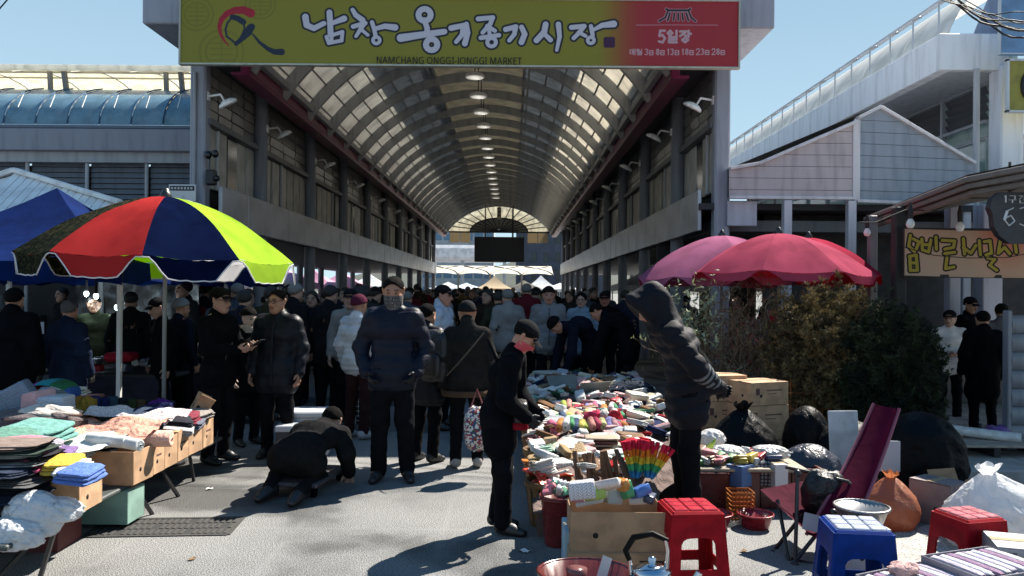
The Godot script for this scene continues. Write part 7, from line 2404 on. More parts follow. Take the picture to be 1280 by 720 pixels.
func joints(h: float, lean: float, over: Dictionary) -> Dictionary:
	var J := {"pel": Vector3(0, 0.95, 0), "che": Vector3(0, 1.27, -0.01), "nec": Vector3(0, 1.455, -0.025), "hed": Vector3(0, 1.595, 0.015)}
	for g in [[1, "l"], [-1, "r"]]:
		var s: int = g[0]
		J["s" + g[1]] = Vector3(s * 0.172, 1.385, -0.01)
		J["e" + g[1]] = Vector3(s * 0.245, 1.13, -0.04)
		J["w" + g[1]] = Vector3(s * 0.255, 0.885, 0.05)
		J["h" + g[1]] = Vector3(s * 0.09, 0.91, 0)
		J["k" + g[1]] = Vector3(s * 0.105, 0.5, 0.02)
		J["a" + g[1]] = Vector3(s * 0.115, 0.085, -0.03)
		J["t" + g[1]] = Vector3(s * 0.135, 0.03, 0.12)
	var q := Basis(Vector3.RIGHT, lean)
	for n in ["che", "nec", "hed", "sl", "sr", "el", "er", "wl", "wr"]:
		var u := 0.6 if n == "che" else 1.0
		J[n] = J.pel + Basis(Vector3.RIGHT, lean * u) * (J[n] - J.pel)
	for n in over:
		J[n] = over[n]
	for n in J:
		J[n] *= h / 1.72
	return J

func shell(s: SurfaceTool, at: Vector3, b: Basis, c: Vector3, r: Vector3, cut: Callable, wob := 0.0, sd := 1, nu := 22, nv := 9) -> void:   # a cap over the pole of b; phi 0 is the front
	var no := fx(sd)
	grid(s, nu, nv + 2, func(u: float, v: float) -> Vector3:
		var ph := u * TAU if u < 1.0 else 0.0
		var t := minf(v * (nv + 2) / nv, 1.0)
		var th: float = t * cut.call(ph)
		var d := Vector3(sin(th) * sin(ph), cos(th), sin(th) * cos(ph))
		var k := 1.0 + wob * no.get_noise_3d(d.x * 6, d.y * 4, d.z * 6)
		if v * (nv + 2) > nv + 0.5:
			k *= 0.97 if v < 1.0 else 0.86
		return at + b * (c + d * r * k))

func person(label: String, at: Vector3, yaw: float, o: Dictionary, group := "") -> Node3D:
	var root := thing("person", label, "person", at, yaw, group)
	var h: float = o.get("h", 1.7)
	var sc := h / 1.72
	var J := joints(h, o.get("lean", 0.0), o.get("j", {}))
	var lod: float = o.get("lod", 1.0)
	var pad: float = o.get("pad", 0.03) * sc * 0.62
	var U: Vector3 = (J.nec - J.pel).normalized()
	var R: Vector3 = (J.sl - J.sr).normalized()
	var Fw := R.cross(U).normalized()
	var hb := Basis(R, Fw.cross(R).normalized(), Fw).orthonormalized() if o.get("follow", false) else Basis.IDENTITY
	hb = hb * Basis.from_euler(Vector3(o.get("nod", 0.08), o.get("turn", 0.0), o.get("cock", 0.0)))
	var Hd: Vector3 = J.hed
	var hp := func(x: float, y: float, z: float) -> Vector3: return Hd + hb * (Vector3(x, y, z) * sc)
	var skin: Color = o.get("skin", Color(0.36, 0.19, 0.125))
	# body: head and neck fine, trunk and limbs coarse below the clothes
	var body := arrays()
	var f := Field.new()
	f.bone(hp.call(0, 0.042, -0.03), hp.call(0, 0.037, 0.006), 0.075 * sc, 0.072 * sc)
	f.bone(hp.call(0, 0.0, 0.03), hp.call(0, -0.055, 0.036), 0.062 * sc, 0.046 * sc)
	f.bone(hp.call(0, -0.07, 0.05), hp.call(0, -0.09, 0.062), 0.035 * sc, 0.026 * sc)
	f.bone(hp.call(0, -0.05, -0.015), J.nec - U * 0.02, 0.05 * sc, 0.062 * sc)
	var back: bool = o.get("back", false)
	for g in [-1, 1]:
		f.bone(hp.call(g * 0.045, -0.045, 0.015), hp.call(g * 0.02, -0.09, 0.055), 0.036 * sc, 0.026 * sc)
		if lod < 2.0:
			f.bone(hp.call(g * 0.036, -0.02, 0.062), hp.call(g * 0.04, -0.03, 0.05), 0.022 * sc, 0.022 * sc)
			f.bone(hp.call(g * 0.012, 0.032, 0.084), hp.call(g * 0.042, 0.034, 0.068), 0.011 * sc, 0.011 * sc)
			f.bone(hp.call(g * 0.083, 0.02, -0.012), hp.call(g * 0.08, -0.02, -0.006), 0.015 * sc, 0.01 * sc)
	f.bone(hp.call(0, 0.02, 0.084), hp.call(0, -0.022, 0.108), 0.008 * sc, 0.013 * sc)
	if lod < 2.0:
		f.bone(hp.call(0, -0.026, 0.1), hp.call(0, -0.026, 0.09), 0.017 * sc, 0.015 * sc, hb.y, 1.5)
		f.bone(hp.call(-0.016, -0.056, 0.086), hp.call(0.016, -0.056, 0.086), 0.009 * sc, 0.009 * sc)
	var inv := hb.inverse()
	var tone := func(p: Vector3) -> Color:
		var q: Vector3 = inv * (p - Hd) / sc
		var c := skin
		if q.z > 0.05:
			if absf(q.y + 0.057) < 0.009 and absf(q.x) < 0.024:
				c = Color(skin.r * 0.75, skin.g * 0.5, skin.b * 0.5)
			elif absf(q.y - 0.036) < 0.006 and absf(absf(q.x) - 0.032) < 0.018:
				c = skin * 0.18
			elif absf(q.y - 0.012) < 0.007 and absf(absf(q.x) - 0.031) < 0.013:
				c = skin * 0.2
		return c
	f.run((0.0075 if lod < 2.0 else 0.016) * sc, (115.0 if lod < 2.0 else 75.0) / sc, body, tone)
	f = Field.new()
	f.bone(J.pel, J.che, 0.075 * sc, 0.08 * sc)
	f.bone(J.che, J.nec, 0.07 * sc, 0.045 * sc)
	f.bone(J.nec, Hd - hb.y * 0.05, 0.045 * sc, 0.045 * sc)
	for g in ["l", "r"]:
		f.bone(J.nec.lerp(J["s" + g], 0.5), J["s" + g], 0.05 * sc, 0.05 * sc)
		f.bone(J["s" + g], J["e" + g], 0.044 * sc, 0.036 * sc)
		f.bone(J["e" + g], J["w" + g], 0.036 * sc, 0.026 * sc)
		f.bone(J["h" + g], J["k" + g], 0.055 * sc, 0.042 * sc)
		f.bone(J["k" + g], J["a" + g], 0.04 * sc, 0.03 * sc)
	f.run(0.03 * sc * (1.0 if lod < 2.0 else 1.3), 55.0 / sc, body, skin)
	if o.get("hands", true):
		for g in [["l", 1.0], ["r", -1.0]]:
			var w: Vector3 = J["w" + g[0]]
			var d: Vector3 = (w - J["e" + g[0]]).normalized()
			d = (d + (o.get("bend_" + g[0], Vector3.ZERO) as Vector3)).normalized()
			var pn: Vector3 = o.get("palm_" + g[0], Vector3(-g[1], 0, 0.0))
			pn = (pn - d * pn.dot(d)).normalized()
			var sd: Vector3 = d.cross(pn) * g[1]
			f = Field.new()
			var z := sc * (1.0 if lod < 2.0 else 1.1)
			f.bone(w - d * 0.02 * z, w + d * 0.02 * z, 0.025 * z, 0.026 * z, pn, 1.2)
			for k in 2:
				f.bone(w + d * 0.03 * z + sd * (k - 0.5) * 0.032 * z, w + d * 0.08 * z + sd * (k - 0.5) * 0.042 * z, 0.021 * z, 0.018 * z, pn, 1.5)
			var curl: float = o.get("curl", 0.5)
			for k in 4:
				var a: Vector3 = w + (d * 0.088 + sd * (k - 1.5) * 0.0205) * z
				var l: float = [0.038, 0.043, 0.04, 0.032][k] * z
				var e1: Vector3 = (d * cos(curl * 0.7) + pn * sin(curl * 0.7) + sd * (k - 1.5) * 0.06).normalized()
				var e2 := (d * cos(curl * 1.7) + pn * sin(curl * 1.7)).normalized()
				f.bone(a, a + e1 * l, 0.0098 * z, 0.009 * z)
				f.bone(a + e1 * l, a + e1 * l + e2 * l * 0.95, 0.009 * z, 0.0072 * z)
			var tb: Vector3 = w + (d * 0.03 - sd * 0.03) * z
			var td: Vector3 = (d * 0.75 - sd * 0.6 + pn * 0.35).normalized()
			f.bone(tb, tb + td * 0.038 * z, 0.0135 * z, 0.011 * z)
			f.bone(tb + td * 0.038 * z, tb + (td * 0.066 + d * 0.012) * z, 0.011 * z, 0.0085 * z)
			f.run((0.0058 if lod < 2.0 else 0.011) * z, (230.0 if lod < 2.0 else 130.0) / z, body, o.get("glove", skin))
	hold(arr_mesh(body), "body", mat(Color.WHITE, 0.55, {"vc": true, "uv": true, "spec": 0.4}), root)
	# coat
	var q := arrays()
	f = Field.new()
	var L2: float = o.get("coat_len", 0.35)
	f.bone(J.che - R * 0.07 * sc, J.che + R * 0.07 * sc, 0.115 * sc + pad, 0.115 * sc + pad, Fw, 1.22)
	var wst: Vector3 = J.pel.lerp(J.che, 0.45)
	f.bone(wst - R * 0.06 * sc, wst + R * 0.06 * sc, 0.098 * sc + pad, 0.098 * sc + pad, Fw, 1.15)
	f.bone(J.pel - R * 0.065 * sc, J.pel + R * 0.065 * sc, 0.108 * sc + pad, 0.108 * sc + pad, Fw, 1.12)
	f.bone(J.che.lerp(J.nec, 0.2), J.nec - U * 0.03, 0.11 * sc + pad * 0.6, 0.055 * sc + pad * 0.5)
	f.bone(J.nec - U * 0.05 * sc, J.nec + U * o.get("collar", 0.02) * sc, 0.066 * sc + pad * 0.45, 0.062 * sc + pad * 0.45)
	for g in ["l", "r"]:
		f.bone(J.nec.lerp(J["s" + g], 0.35) - U * 0.02 * sc, J["s" + g] - U * 0.012 * sc, 0.056 * sc + pad * 0.4, 0.052 * sc + pad * 0.6)
		f.bone(J["s" + g], J["e" + g], 0.054 * sc + pad * 0.8, 0.046 * sc + pad * 0.8)
		f.bone(J["e" + g], (J["w" + g] as Vector3).lerp(J["e" + g], -0.04), 0.046 * sc + pad * 0.8, 0.036 * sc + pad * 0.6)
		if L2 > 0.0:
			f.bone(J.pel.lerp(J["h" + g], 0.8), (J["h" + g] as Vector3).lerp(J["k" + g], L2), 0.098 * sc + pad, 0.096 * sc + pad)
	if L2 > 0.0:
		f.bone(J.pel, (J.hl as Vector3).lerp(J.kl, L2).lerp((J.hr as Vector3).lerp(J.kr, L2), 0.5), 0.11 * sc + pad, 0.1 * sc + pad)
	if o.get("hair", "") == "hood":
		f.bone(hp.call(0, 0.055, -0.035), hp.call(0, 0.06, 0.005), 0.118 * sc, 0.108 * sc)
		f.bone(hp.call(0, -0.01, -0.05), J.nec, 0.108 * sc, 0.12 * sc)
		for k in 12:
			var a0 := deg_to_rad(lerpf(-140, 140, k / 12.0))
			var a1 := deg_to_rad(lerpf(-140, 140, (k + 1) / 12.0))
			f.bone(hp.call(sin(a0) * 0.088, 0.015 + cos(a0) * 0.118, 0.075 + 0.02 * cos(a0)), hp.call(sin(a1) * 0.088, 0.015 + cos(a1) * 0.118, 0.075 + 0.02 * cos(a1)), 0.028 * sc, 0.028 * sc)
	var qa: float = o.get("quilt", 0.0) * sc
	var qp: float = o.get("pitch", 0.085) * sc
	var no := fx(int(at.x * 100.0) + 7)
	no.fractal_octaves = 2
	var crease := func(p: Vector3) -> float:
		var d := 0.009 * no.get_noise_3d(p.x * 5.0, p.y * 6.5, p.z * 5.0) + 0.0055 * (0.35 - absf(no.get_noise_3d(p.x * 5.0 + 3.0, p.y * 7.5, p.z * 5.0)))
		if qa > 0.0 and (p - J.nec).dot(U) < 0.02:
			var t: float = (p - J.pel).dot(U) / qp
			d += qa * (sqrt(absf(sin(t * PI))) - 0.6)
		return d
	f.run((0.0165 if lod < 2.0 else 0.034) * sc, 70.0 / sc, q, Color.WHITE, crease if lod < 2.0 else null)
	hold(arr_mesh(q), o.get("top", "coat"), o.get("coat", cloth(0.008, 0.009, 0.012)), root)
	# trousers
	q = arrays()
	f = Field.new()
	f.bone(J.hl, J.hr, 0.115 * sc, 0.115 * sc)
	var tr: float = o.get("trouser", 1.0)
	for g in ["l", "r"]:
		f.bone(J["h" + g], J["k" + g], 0.092 * sc * tr, 0.07 * sc * tr)
		f.bone(J["k" + g], (J["a" + g] as Vector3).lerp(J["k" + g], 0.02), 0.068 * sc * tr, 0.062 * sc * tr)
	f.run((0.017 if lod < 2.0 else 0.036) * sc, 55.0 / sc, q, Color.WHITE, (func(p: Vector3) -> float: return 0.008 * no.get_noise_3d(p.x * 7.0, p.y * 10.0, p.z * 7.0)) if lod < 2.0 else null)
	hold(arr_mesh(q), "trousers", o.get("pants", cloth(0.006, 0.006, 0.008)), root)
	for g in ["l", "r"]:
		q = arrays()
		f = Field.new()
		var a: Vector3 = J["a" + g]
		var t: Vector3 = J["t" + g]
		var fd := (t - a)
		fd.y = 0
		fd = fd.normalized()
		f.bone(a - fd * 0.03 * sc + Vector3(0, -0.03 * sc, 0), t, 0.047 * sc, 0.036 * sc, Vector3.UP, 1.15)
		f.bone(a - fd * 0.02 * sc, a.lerp(t, 0.5), 0.046 * sc, 0.04 * sc)
		f.run((0.013 if lod < 2.0 else 0.026) * sc, 80.0 / sc, q, Color.WHITE)
		hold(arr_mesh(q), "shoe", o.get("shoe", mat(L(0.012, 0.012, 0.013), 0.45)), root)
	# what covers the head
	var kind: String = o.get("hair", "short")
	var hm: Material = o.get("hair_mat", mat(L(0.008, 0.0075, 0.0075), 0.75, {"bump": "weave", "depth": 0.3, "scale": 6.0, "spec": 0.15}))
	var s := S()
	var HR := Vector3(0.091, 0.091, 0.106) * sc
	var HC := Vector3(0, 0.036, -0.014) * sc
	match kind:
		"short":
			shell(s, Hd, hb, HC, HR, func(ph: float) -> float: return lerpf(2.35, 0.95, pow(0.5 + 0.5 * cos(ph), 2.2)) + 0.05 * sin(ph * 11.0) + 0.03 * sin(ph * 23.0) - 0.25 * exp(-pow(absf(absf(ph - PI) - PI * 0.5) * 2.5, 2)), 0.07, 3)
			put(s, "hair", hm, root)
		"long":
			shell(s, Hd, hb, HC, HR * 1.05, func(ph: float) -> float: return lerpf(2.5, 0.95, pow(0.5 + 0.5 * cos(ph), 2.5)), 0.06, 5)
			put(s, "hair", hm, root)
		"beanie":
			shell(s, Hd, hb, HC, HR * Vector3(1.08, 1.22, 1.08), func(ph: float) -> float: return lerpf(1.95, 1.25, 0.5 + 0.5 * cos(ph)), 0.03, 2)
			put(s, "knit_hat", o.get("hat", hm), root)
		"cap":
			shell(s, Hd, hb, HC, HR, func(ph: float) -> float: return lerpf(2.3, 1.1, pow(0.5 + 0.5 * cos(ph), 2.2)) - 0.2 * exp(-pow(absf(absf(ph - PI) - PI * 0.5) * 2.5, 2)), 0.05, 3)
			put(s, "hair", hm, root)
			s = S()
			shell(s, Hd, hb, HC + Vector3(0, 0.004, 0), HR * 1.07, func(ph: float) -> float: return lerpf(1.42, 1.25, 0.5 + 0.5 * cos(ph)), 0.015, 4)
			put(s, "cap", o.get("hat", cloth(0.01, 0.01, 0.012)), root)
			s = S()
			grid(s, 10, 4, func(u: float, v: float) -> Vector3:
				var a := lerpf(-1.05, 1.05, u)
				return hp.call(sin(a) * (0.082 + 0.015 * v), 0.058 - 0.02 * v - 0.03 * a * a * (0.3 + 0.2 * v), 0.035 + cos(a) * (0.055 + 0.075 * v)))
			put(s, "cap_visor", o.get("hat", cloth(0.01, 0.01, 0.012)), root)
	if o.has("glasses"):
		s = S()
		for g in [-1, 1]:
			var ring := []
			for k in 11:
				ring.append(hp.call(g * 0.032 + 0.023 * cos(k * TAU / 10), 0.008 + 0.018 * sin(k * TAU / 10), 0.104))
			tube(s, ring, 0.0026, 5, false)
			tube(s, [hp.call(g * 0.056, 0.012, 0.1), hp.call(g * 0.083, 0.016, 0.0)], 0.0026, 5)
		tube(s, [hp.call(-0.01, 0.012, 0.108), hp.call(0.01, 0.012, 0.108)], 0.0026, 5)
		put(s, "glasses", mat(L(0.01, 0.01, 0.01), 0.3), root)
	if o.has("mask"):
		s = S()
		var low: float = o.get("mask_low", -0.105)
		grid(s, 24, 8, func(u: float, v: float) -> Vector3:
			var a := u * TAU if o.get("gaiter", false) else lerpf(-1.75, 1.75, u)
			var fr := 0.5 + 0.5 * cos(a)
			var y := lerpf(lerpf(-0.045, -0.006, fr), low, v)
			var rz := (0.088 + 0.03 * fr * fr * exp(-pow((v - 0.15) * 3.0, 2)) + 0.006 * sin(v * 20.0) * float(o.get("gaiter", false))) * lerpf(1.0, 0.86, v * v)
			return hp.call(sin(a) * 0.083 * lerpf(1.0, 0.9, v), y, 0.008 + cos(a) * rz))
		put(s, "face_mask", o.mask, root)
	return root

func people() -> void:
	var black := cloth(0.0035, 0.004, 0.006, 0.4, 1.5)
	var inky := cloth(0.007, 0.009, 0.018, 0.5, 1.5)
	var nylon := mat(L(0.006, 0.007, 0.012), 0.5, {"bump": "fold", "depth": 0.22, "scale": 1.5, "spec": 0.3})
	var pink := Color(0.40, 0.2, 0.14)
	# the masked man in the middle
	var a := person("masked man in navy puffer jacket with hands in pockets facing the viewer", gp(490, 601), 0.05, {"h": 1.74, "nod": 0.3, "skin": Color(0.34, 0.17, 0.115), "coat": mat(L(0.005, 0.007, 0.017), 0.5, {"bump": "fold", "depth": 0.22, "scale": 1.5, "spec": 0.3}), "pad": 0.034, "quilt": 0.011, "pitch": 0.12, "coat_len": 0.15, "collar": 0.045,
		"mask": mat(Color.WHITE, 0.8, {"tex": "gaiter", "scale": 7.0}), "gaiter": true, "mask_low": -0.165, "glove": Color(0.006, 0.007, 0.01),
		"j": {"el": Vector3(0.275, 1.12, -0.05), "er": Vector3(-0.28, 1.12, -0.05), "wl": Vector3(0.215, 0.93, 0.09), "wr": Vector3(-0.22, 0.93, 0.09), "al": Vector3(0.125, 0.085, -0.03), "ar": Vector3(-0.115, 0.085, 0.0), "tl": Vector3(0.165, 0.03, 0.11), "tr": Vector3(-0.15, 0.03, 0.13)}, "bend_l": Vector3(-0.5, -0.2, 0.0), "bend_r": Vector3(0.5, -0.2, 0.0), "trouser": 1.08})
	# the woman in black at the goods
	a = person("woman all in black with cap, red mask and crossbody pouch bending to the goods", gp(622, 664), PI / 2 - 0.15, {"h": 1.45, "lean": 0.30, "nod": 0.75, "skin": pink, "coat": black, "pad": 0.05, "coat_len": 0.5, "hair": "cap", "mask": mat(L(0.5, 0.06, 0.08), 0.7), "glove": Color(0.01, 0.01, 0.012),
		"j": {"er": Vector3(-0.25, 1.08, 0.10), "wr": Vector3(-0.17, 0.95, 0.24), "el": Vector3(0.25, 1.08, 0.12), "wl": Vector3(0.10, 0.96, 0.28), "ar": Vector3(-0.1, 0.085, 0.06), "tr": Vector3(-0.12, 0.03, 0.22), "kr": Vector3(-0.1, 0.5, 0.05)}, "trouser": 1.1})
	var p := thing("crossbody_pouch", "black and red crossbody pouch hanging at the black-clad woman's front", "bag", px(650, 516, 5.4))
	var s := S()
	superball(s, Vector3(0.055, 0.085, 0.11), 0.4, 0.4, 0.06, 3)
	put(s, "body", mat(L(0.010, 0.010, 0.012), 0.4), p)
	s = S()
	superball(s, Vector3(0.058, 0.03, 0.113), 0.4, 0.4, 0.06, 3)
	put(s, "base", cloth(0.25, 0.01, 0.02), p, T(Vector3(0, -0.075, 0)))
	s = S()
	tube(s, [Vector3(0.0, 0.04, 0.112), Vector3(0.012, -0.01, 0.118), Vector3(0.03, 0.04, 0.112)], 0.006, 6)
	put(s, "zip", mat(L(0.5, 0.5, 0.5), 0.3, {"metal": 0.6}), p)
	s = S()
	tube(s, [Vector3(0, 0.05, 0.06), Vector3(-0.12, 0.28, 0.13), Vector3(-0.22, 0.5, 0.08)], 0.012, 6)
	put(s, "strap", black, p)
	# the hooded person
	var stripe_pose := {"h": 1.70, "lean": 0.40, "nod": 0.25, "skin": pink, "coat": mat(L(0.005, 0.0055, 0.010), 0.72, {"bump": "fold", "depth": 0.15, "scale": 1.5, "spec": 0.3}), "pad": 0.045, "quilt": 0.02, "pitch": 0.088, "coat_len": 0.3, "hair": "hood", "collar": 0.09, "follow": true, "glove": Color(0.012, 0.012, 0.014),
		"j": {"el": Vector3(0.25, 1.13, 0.02), "wl": Vector3(0.10, 0.96, -0.20), "er": Vector3(-0.26, 1.13, 0.0), "wr": Vector3(-0.06, 0.97, -0.22), "al": Vector3(0.12, 0.085, -0.02)}, "bend_l": Vector3(-0.4, 0, -0.3), "bend_r": Vector3(0.4, 0, -0.3)}
	var at := gp(858, 652)
	a = person("hooded person in quilted black puffer with striped sleeve, hands behind the back", at, -PI / 2 + 0.1, stripe_pose)
	var J := joints(1.70, 0.40, stripe_pose.j)
	for k in 9:
		s = S()
		var e: Vector3 = J.el
		var w: Vector3 = J.wl
		tube(s, [e.lerp(w, 0.12 + k * 0.086), e.lerp(w, 0.12 + (k + 0.98) * 0.086)], [0.080 - k * 0.0025, 0.078 - k * 0.0025], 14)
		put(s, "sleeve_stripe", cloth(0.16, 0.17, 0.19) if k % 2 == 0 else cloth(0.02, 0.022, 0.025), a)
	# the man crawling on a low board
	a = person("man in black crawling on a low board with one leg trailing", gp(372, 618), PI - 0.14, {"h": 1.68, "nod": -0.55, "follow": true, "skin": Color(0.45, 0.27, 0.2), "coat": cloth(0.011, 0.011, 0.012, 1.0, 1.4), "pad": 0.05, "coat_len": 0.3, "trouser": 0.85, "pants": cloth(0.010, 0.010, 0.011, 0.8, 1.4),
		"j": {"pel": Vector3(0, 0.33, -0.02), "che": Vector3(-0.02, 0.42, 0.30), "nec": Vector3(-0.04, 0.47, 0.47), "hed": Vector3(-0.06, 0.50, 0.59), "sl": Vector3(0.16, 0.42, 0.44), "sr": Vector3(-0.215, 0.41, 0.41), "el": Vector3(0.26, 0.24, 0.46), "wl": Vector3(0.2, 0.09, 0.56), "er": Vector3(-0.29, 0.27, 0.34), "wr": Vector3(-0.28, 0.10, 0.42),
			"hl": Vector3(0.1, 0.32, -0.04), "hr": Vector3(-0.1, 0.31, -0.04), "kl": Vector3(0.21, 0.20, 0.12), "al": Vector3(0.15, 0.09, -0.20), "tl": Vector3(0.18, 0.04, -0.33), "kr": Vector3(-0.13, 0.12, 0.13), "ar": Vector3(-0.12, 0.09, -0.27), "tr": Vector3(-0.12, 0.04, -0.40)}, "palm_r": Vector3(0, -1, 0), "palm_l": Vector3(0, -1, 0), "curl": 0.25})
	p = thing("wheeled_board", "low dark wheeled board with pale edge under the crawling man", "trolley", gp(372, 618), PI - 0.14)
	s = S()
	box(s, Vector3(0, 0.1, 0.22), Vector3(0.42, 0.035, 0.7), Basis.IDENTITY, 0.01)
	put(s, "deck", mat(L(0.10, 0.10, 0.11), 0.6, {"tex": "speckle"}), p)
	for q in [[-0.16, -0.06], [0.16, -0.06], [-0.16, 0.5], [0.16, 0.5]]:
		s = S()
		tube(s, [Vector3(q[0] - 0.015, 0.04, q[1]), Vector3(q[0] + 0.015, 0.04, q[1])], 0.04, 14)
		bar(s, Vector3(q[0], 0.04, q[1]), Vector3(q[0], 0.09, q[1]), 0.04, 0.02)
		put(s, "wheel", black, p)
	p = thing("foam_box", "white foam box with lid standing before the crawling man's head", "box", gp(384, 566), 0.1)
	s = S()
	box(s, Vector3(0, 0.19, 0), Vector3(0.46, 0.38, 0.36), Basis.IDENTITY, 0.015)
	put(s, "body", mat(L(0.5, 0.52, 0.56), 0.7, {"tex": "grain", "scale": 6.0}), p)
	s = S()
	box(s, Vector3(0, 0.405, 0), Vector3(0.49, 0.055, 0.39), Basis.IDENTITY, 0.012)
	put(s, "lid", mat(L(0.55, 0.57, 0.62), 0.7, {"tex": "grain", "scale": 6.0}), p)
	s = S()
	box(s, Vector3.ZERO, Vector3(0.2, 0.06, 0.26), Basis.IDENTITY, 0.01)
	tag(put(s, "grey_tray", mat(L(0.4, 0.42, 0.46), 0.6), null, T(gp(362, 574) + Vector3(-0.02, 0.31, 0.0), 0.1)), "grey shallow tray at the crawling man's shoulder below the foam box", "tray")
	s = S()
	box(s, Vector3(0, 0.14, 0), Vector3(0.18, 0.28, 0.24), Basis.IDENTITY, 0.01)
	tag(put(s, "dark_crate", mat(L(0.03, 0.03, 0.035), 0.6), null, T(gp(362, 574) + Vector3(-0.02, 0.0, 0.0), 0.1)), "dark crate below the grey tray by the crawling man", "crate")
	# the talkers by the cloth stall
	a = person("capped man in black jacket seen from the side holding a phone by the cloth stall", gp(272, 578), 1.25, {"h": 1.63, "nod": 0.1, "skin": Color(0.36, 0.21, 0.16), "coat": black, "pad": 0.03, "coat_len": 0.2, "hair": "cap", "glasses": true, "curl": 1.1,
		"j": {"er": Vector3(-0.25, 1.13, 0.05), "wr": Vector3(-0.13, 1.13, 0.30), "el": Vector3(0.25, 1.13, 0.05), "wl": Vector3(0.08, 1.14, 0.31)}, "palm_r": Vector3(0.6, 0.6, 0), "palm_l": Vector3(-0.6, 0.6, 0)})
	s = S()
	box(s, Vector3.ZERO, Vector3(0.075, 0.012, 0.15), Basis.IDENTITY, 0.004)
	tag(put(s, "mobile_phone", mat(L(0.02, 0.02, 0.025), 0.2), null, T(gp(272, 578) + Vector3(0.40, 1.125, 0.13), 1.25, -0.5)), "black mobile phone in the capped man's hands", "phone")
	a = person("man with glasses in dark open coat facing the capped man", gp(346, 572), -0.12, {"h": 1.62, "nod": 0.06, "turn": -0.25, "skin": Color(0.34, 0.18, 0.12), "coat": nylon, "pad": 0.05, "quilt": 0.006, "pitch": 0.12, "coat_len": 0.35, "glasses": true, "hair": "short"})
	s = S()
	tube(s, [Vector3(0, 1.3, 0.115), Vector3(-0.005, 1.1, 0.135), Vector3(0, 0.72, 0.14)], 0.012, 6, true, 0.5)
	put(s, "zip_flap", cloth(0.02, 0.022, 0.028), a)
	a = person("small woman in dark hat and pale collar between the capped man and the glasses man", gp(309, 556), 0.9, {"h": 1.42, "nod": 0.25, "skin": Color(0.5, 0.36, 0.3), "coat": black, "pad": 0.04, "coat_len": 0.5, "hair": "beanie"})
	s = S()
	lathe(s, [Vector2(0.075, 0.0), Vector2(0.085, 0.03), Vector2(0.08, 0.07), Vector2(0.07, 0.08)], 14)
	put(s, "pale_scarf", cloth(0.42, 0.36, 0.32), a, T(Vector3(0, 1.17, 0.0)))
	a = person("person in white quilted vest and plum hood seen from behind beside the masked man", gp(447, 548), PI - 0.5, {"h": 1.56, "coat": cloth(0.55, 0.58, 0.62, 0.08), "pad": 0.05, "quilt": 0.016, "pitch": 0.07, "coat_len": 0.05, "hair": "beanie", "hat": cloth(0.07, 0.012, 0.03), "pants": cloth(0.03, 0.014, 0.014), "shoe": mat(L(0.35, 0.36, 0.38), 0.6), "glove": Color(0.02, 0.02, 0.02)})
	wire_cart()
	a = person("person in dark padded coat with backpack half hidden behind the masked man", gp(532, 577), PI - 0.55, {"h": 1.50, "coat": nylon, "pad": 0.05, "quilt": 0.012, "pitch": 0.07, "coat_len": 0.45, "hair": "short", "glove": Color(0.02, 0.02, 0.02)})
	p = thing("backpack", "black backpack worn by the padded-coat person behind the masked man", "backpack", gp(532, 577) + Vector3(0.10, 1.02, 0.22), PI - 0.55)
	s = S()
	superball(s, Vector3(0.16, 0.24, 0.09), 0.5, 0.5, 0.08, 12)
	put(s, "body", mat(L(0.009, 0.009, 0.011), 0.45, {"bump": "fold"}), p)
	s = S()
	superball(s, Vector3(0.12, 0.11, 0.05), 0.5, 0.5, 0.08, 14)
	put(s, "pocket", mat(L(0.012, 0.012, 0.014), 0.45), p, T(Vector3(0, -0.08, -0.08)))
	a = person("man in pale blue puffer and black cap in profile behind the grey-coated woman", px(553, 372, 9.4) * Vector3(1, 0, 1), 1.3, {"h": 1.68, "nod": 0.1, "skin": Color(0.33, 0.18, 0.13), "coat": mat(L(0.30, 0.37, 0.46), 0.6, {"bump": "fold"}), "pad": 0.045, "quilt": 0.012, "pitch": 0.09, "coat_len": 0.1, "collar": 0.05, "hair": "cap"})
	a = person("woman in charcoal coat and dark beanie seen from behind with white-soled shoes", gp(583, 584), PI + 0.15, {"h": 1.52, "lean": 0.08, "nod": 0.25, "coat": cloth(0.018, 0.017, 0.016, 0.8, 1.4), "pad": 0.05, "coat_len": 0.12, "hair": "beanie", "collar": 0.06, "hat": cloth(0.012, 0.012, 0.014), "shoe": mat(L(0.3, 0.28, 0.26), 0.6), "glove": Color(0.03, 0.02, 0.018)})
	s = S()
	lathe(s, [Vector2(0.225, 0.0), Vector2(0.232, 0.01), Vector2(0.23, 0.05), Vector2(0.222, 0.055)], 24, T(Vector3(0, 0.66, 0.01)), 0.82)
	put(s, "coat_hem", cloth(0.07, 0.045, 0.03), a)
	s = S()
	var sp := []
	for k in 9:
		var t := k / 8.0
		sp.append(Vector3(lerpf(-0.14, 0.2, t), lerpf(1.25, 0.86, t), -0.155 - 0.05 * sin(t * PI)))
	tube(s, sp, 0.012, 6, true, 0.5)
	put(s, "strap", cloth(0.10, 0.08, 0.06), a)
	p = thing("shopping_bag", "red floral cloth bag in the charcoal-coated woman's hand", "bag", px(597, 560, 6.9))
	s = S()
	superball(s, Vector3(0.12, 0.19, 0.1), 0.7, 0.6, 0.12, 31)
	put(s, "body", mat(Color.WHITE, 0.8, {"tex": "floral", "scale": 4.5, "bump": "fold"}), p, T(Vector3(0, 0.17, 0)))
	s = S()
	tube(s, [Vector3(-0.07, 0.32, 0), Vector3(-0.01, 0.5, -0.06), Vector3(0.06, 0.32, 0)], 0.01, 6)
	put(s, "handle", cloth(0.3, 0.1, 0.1), p)
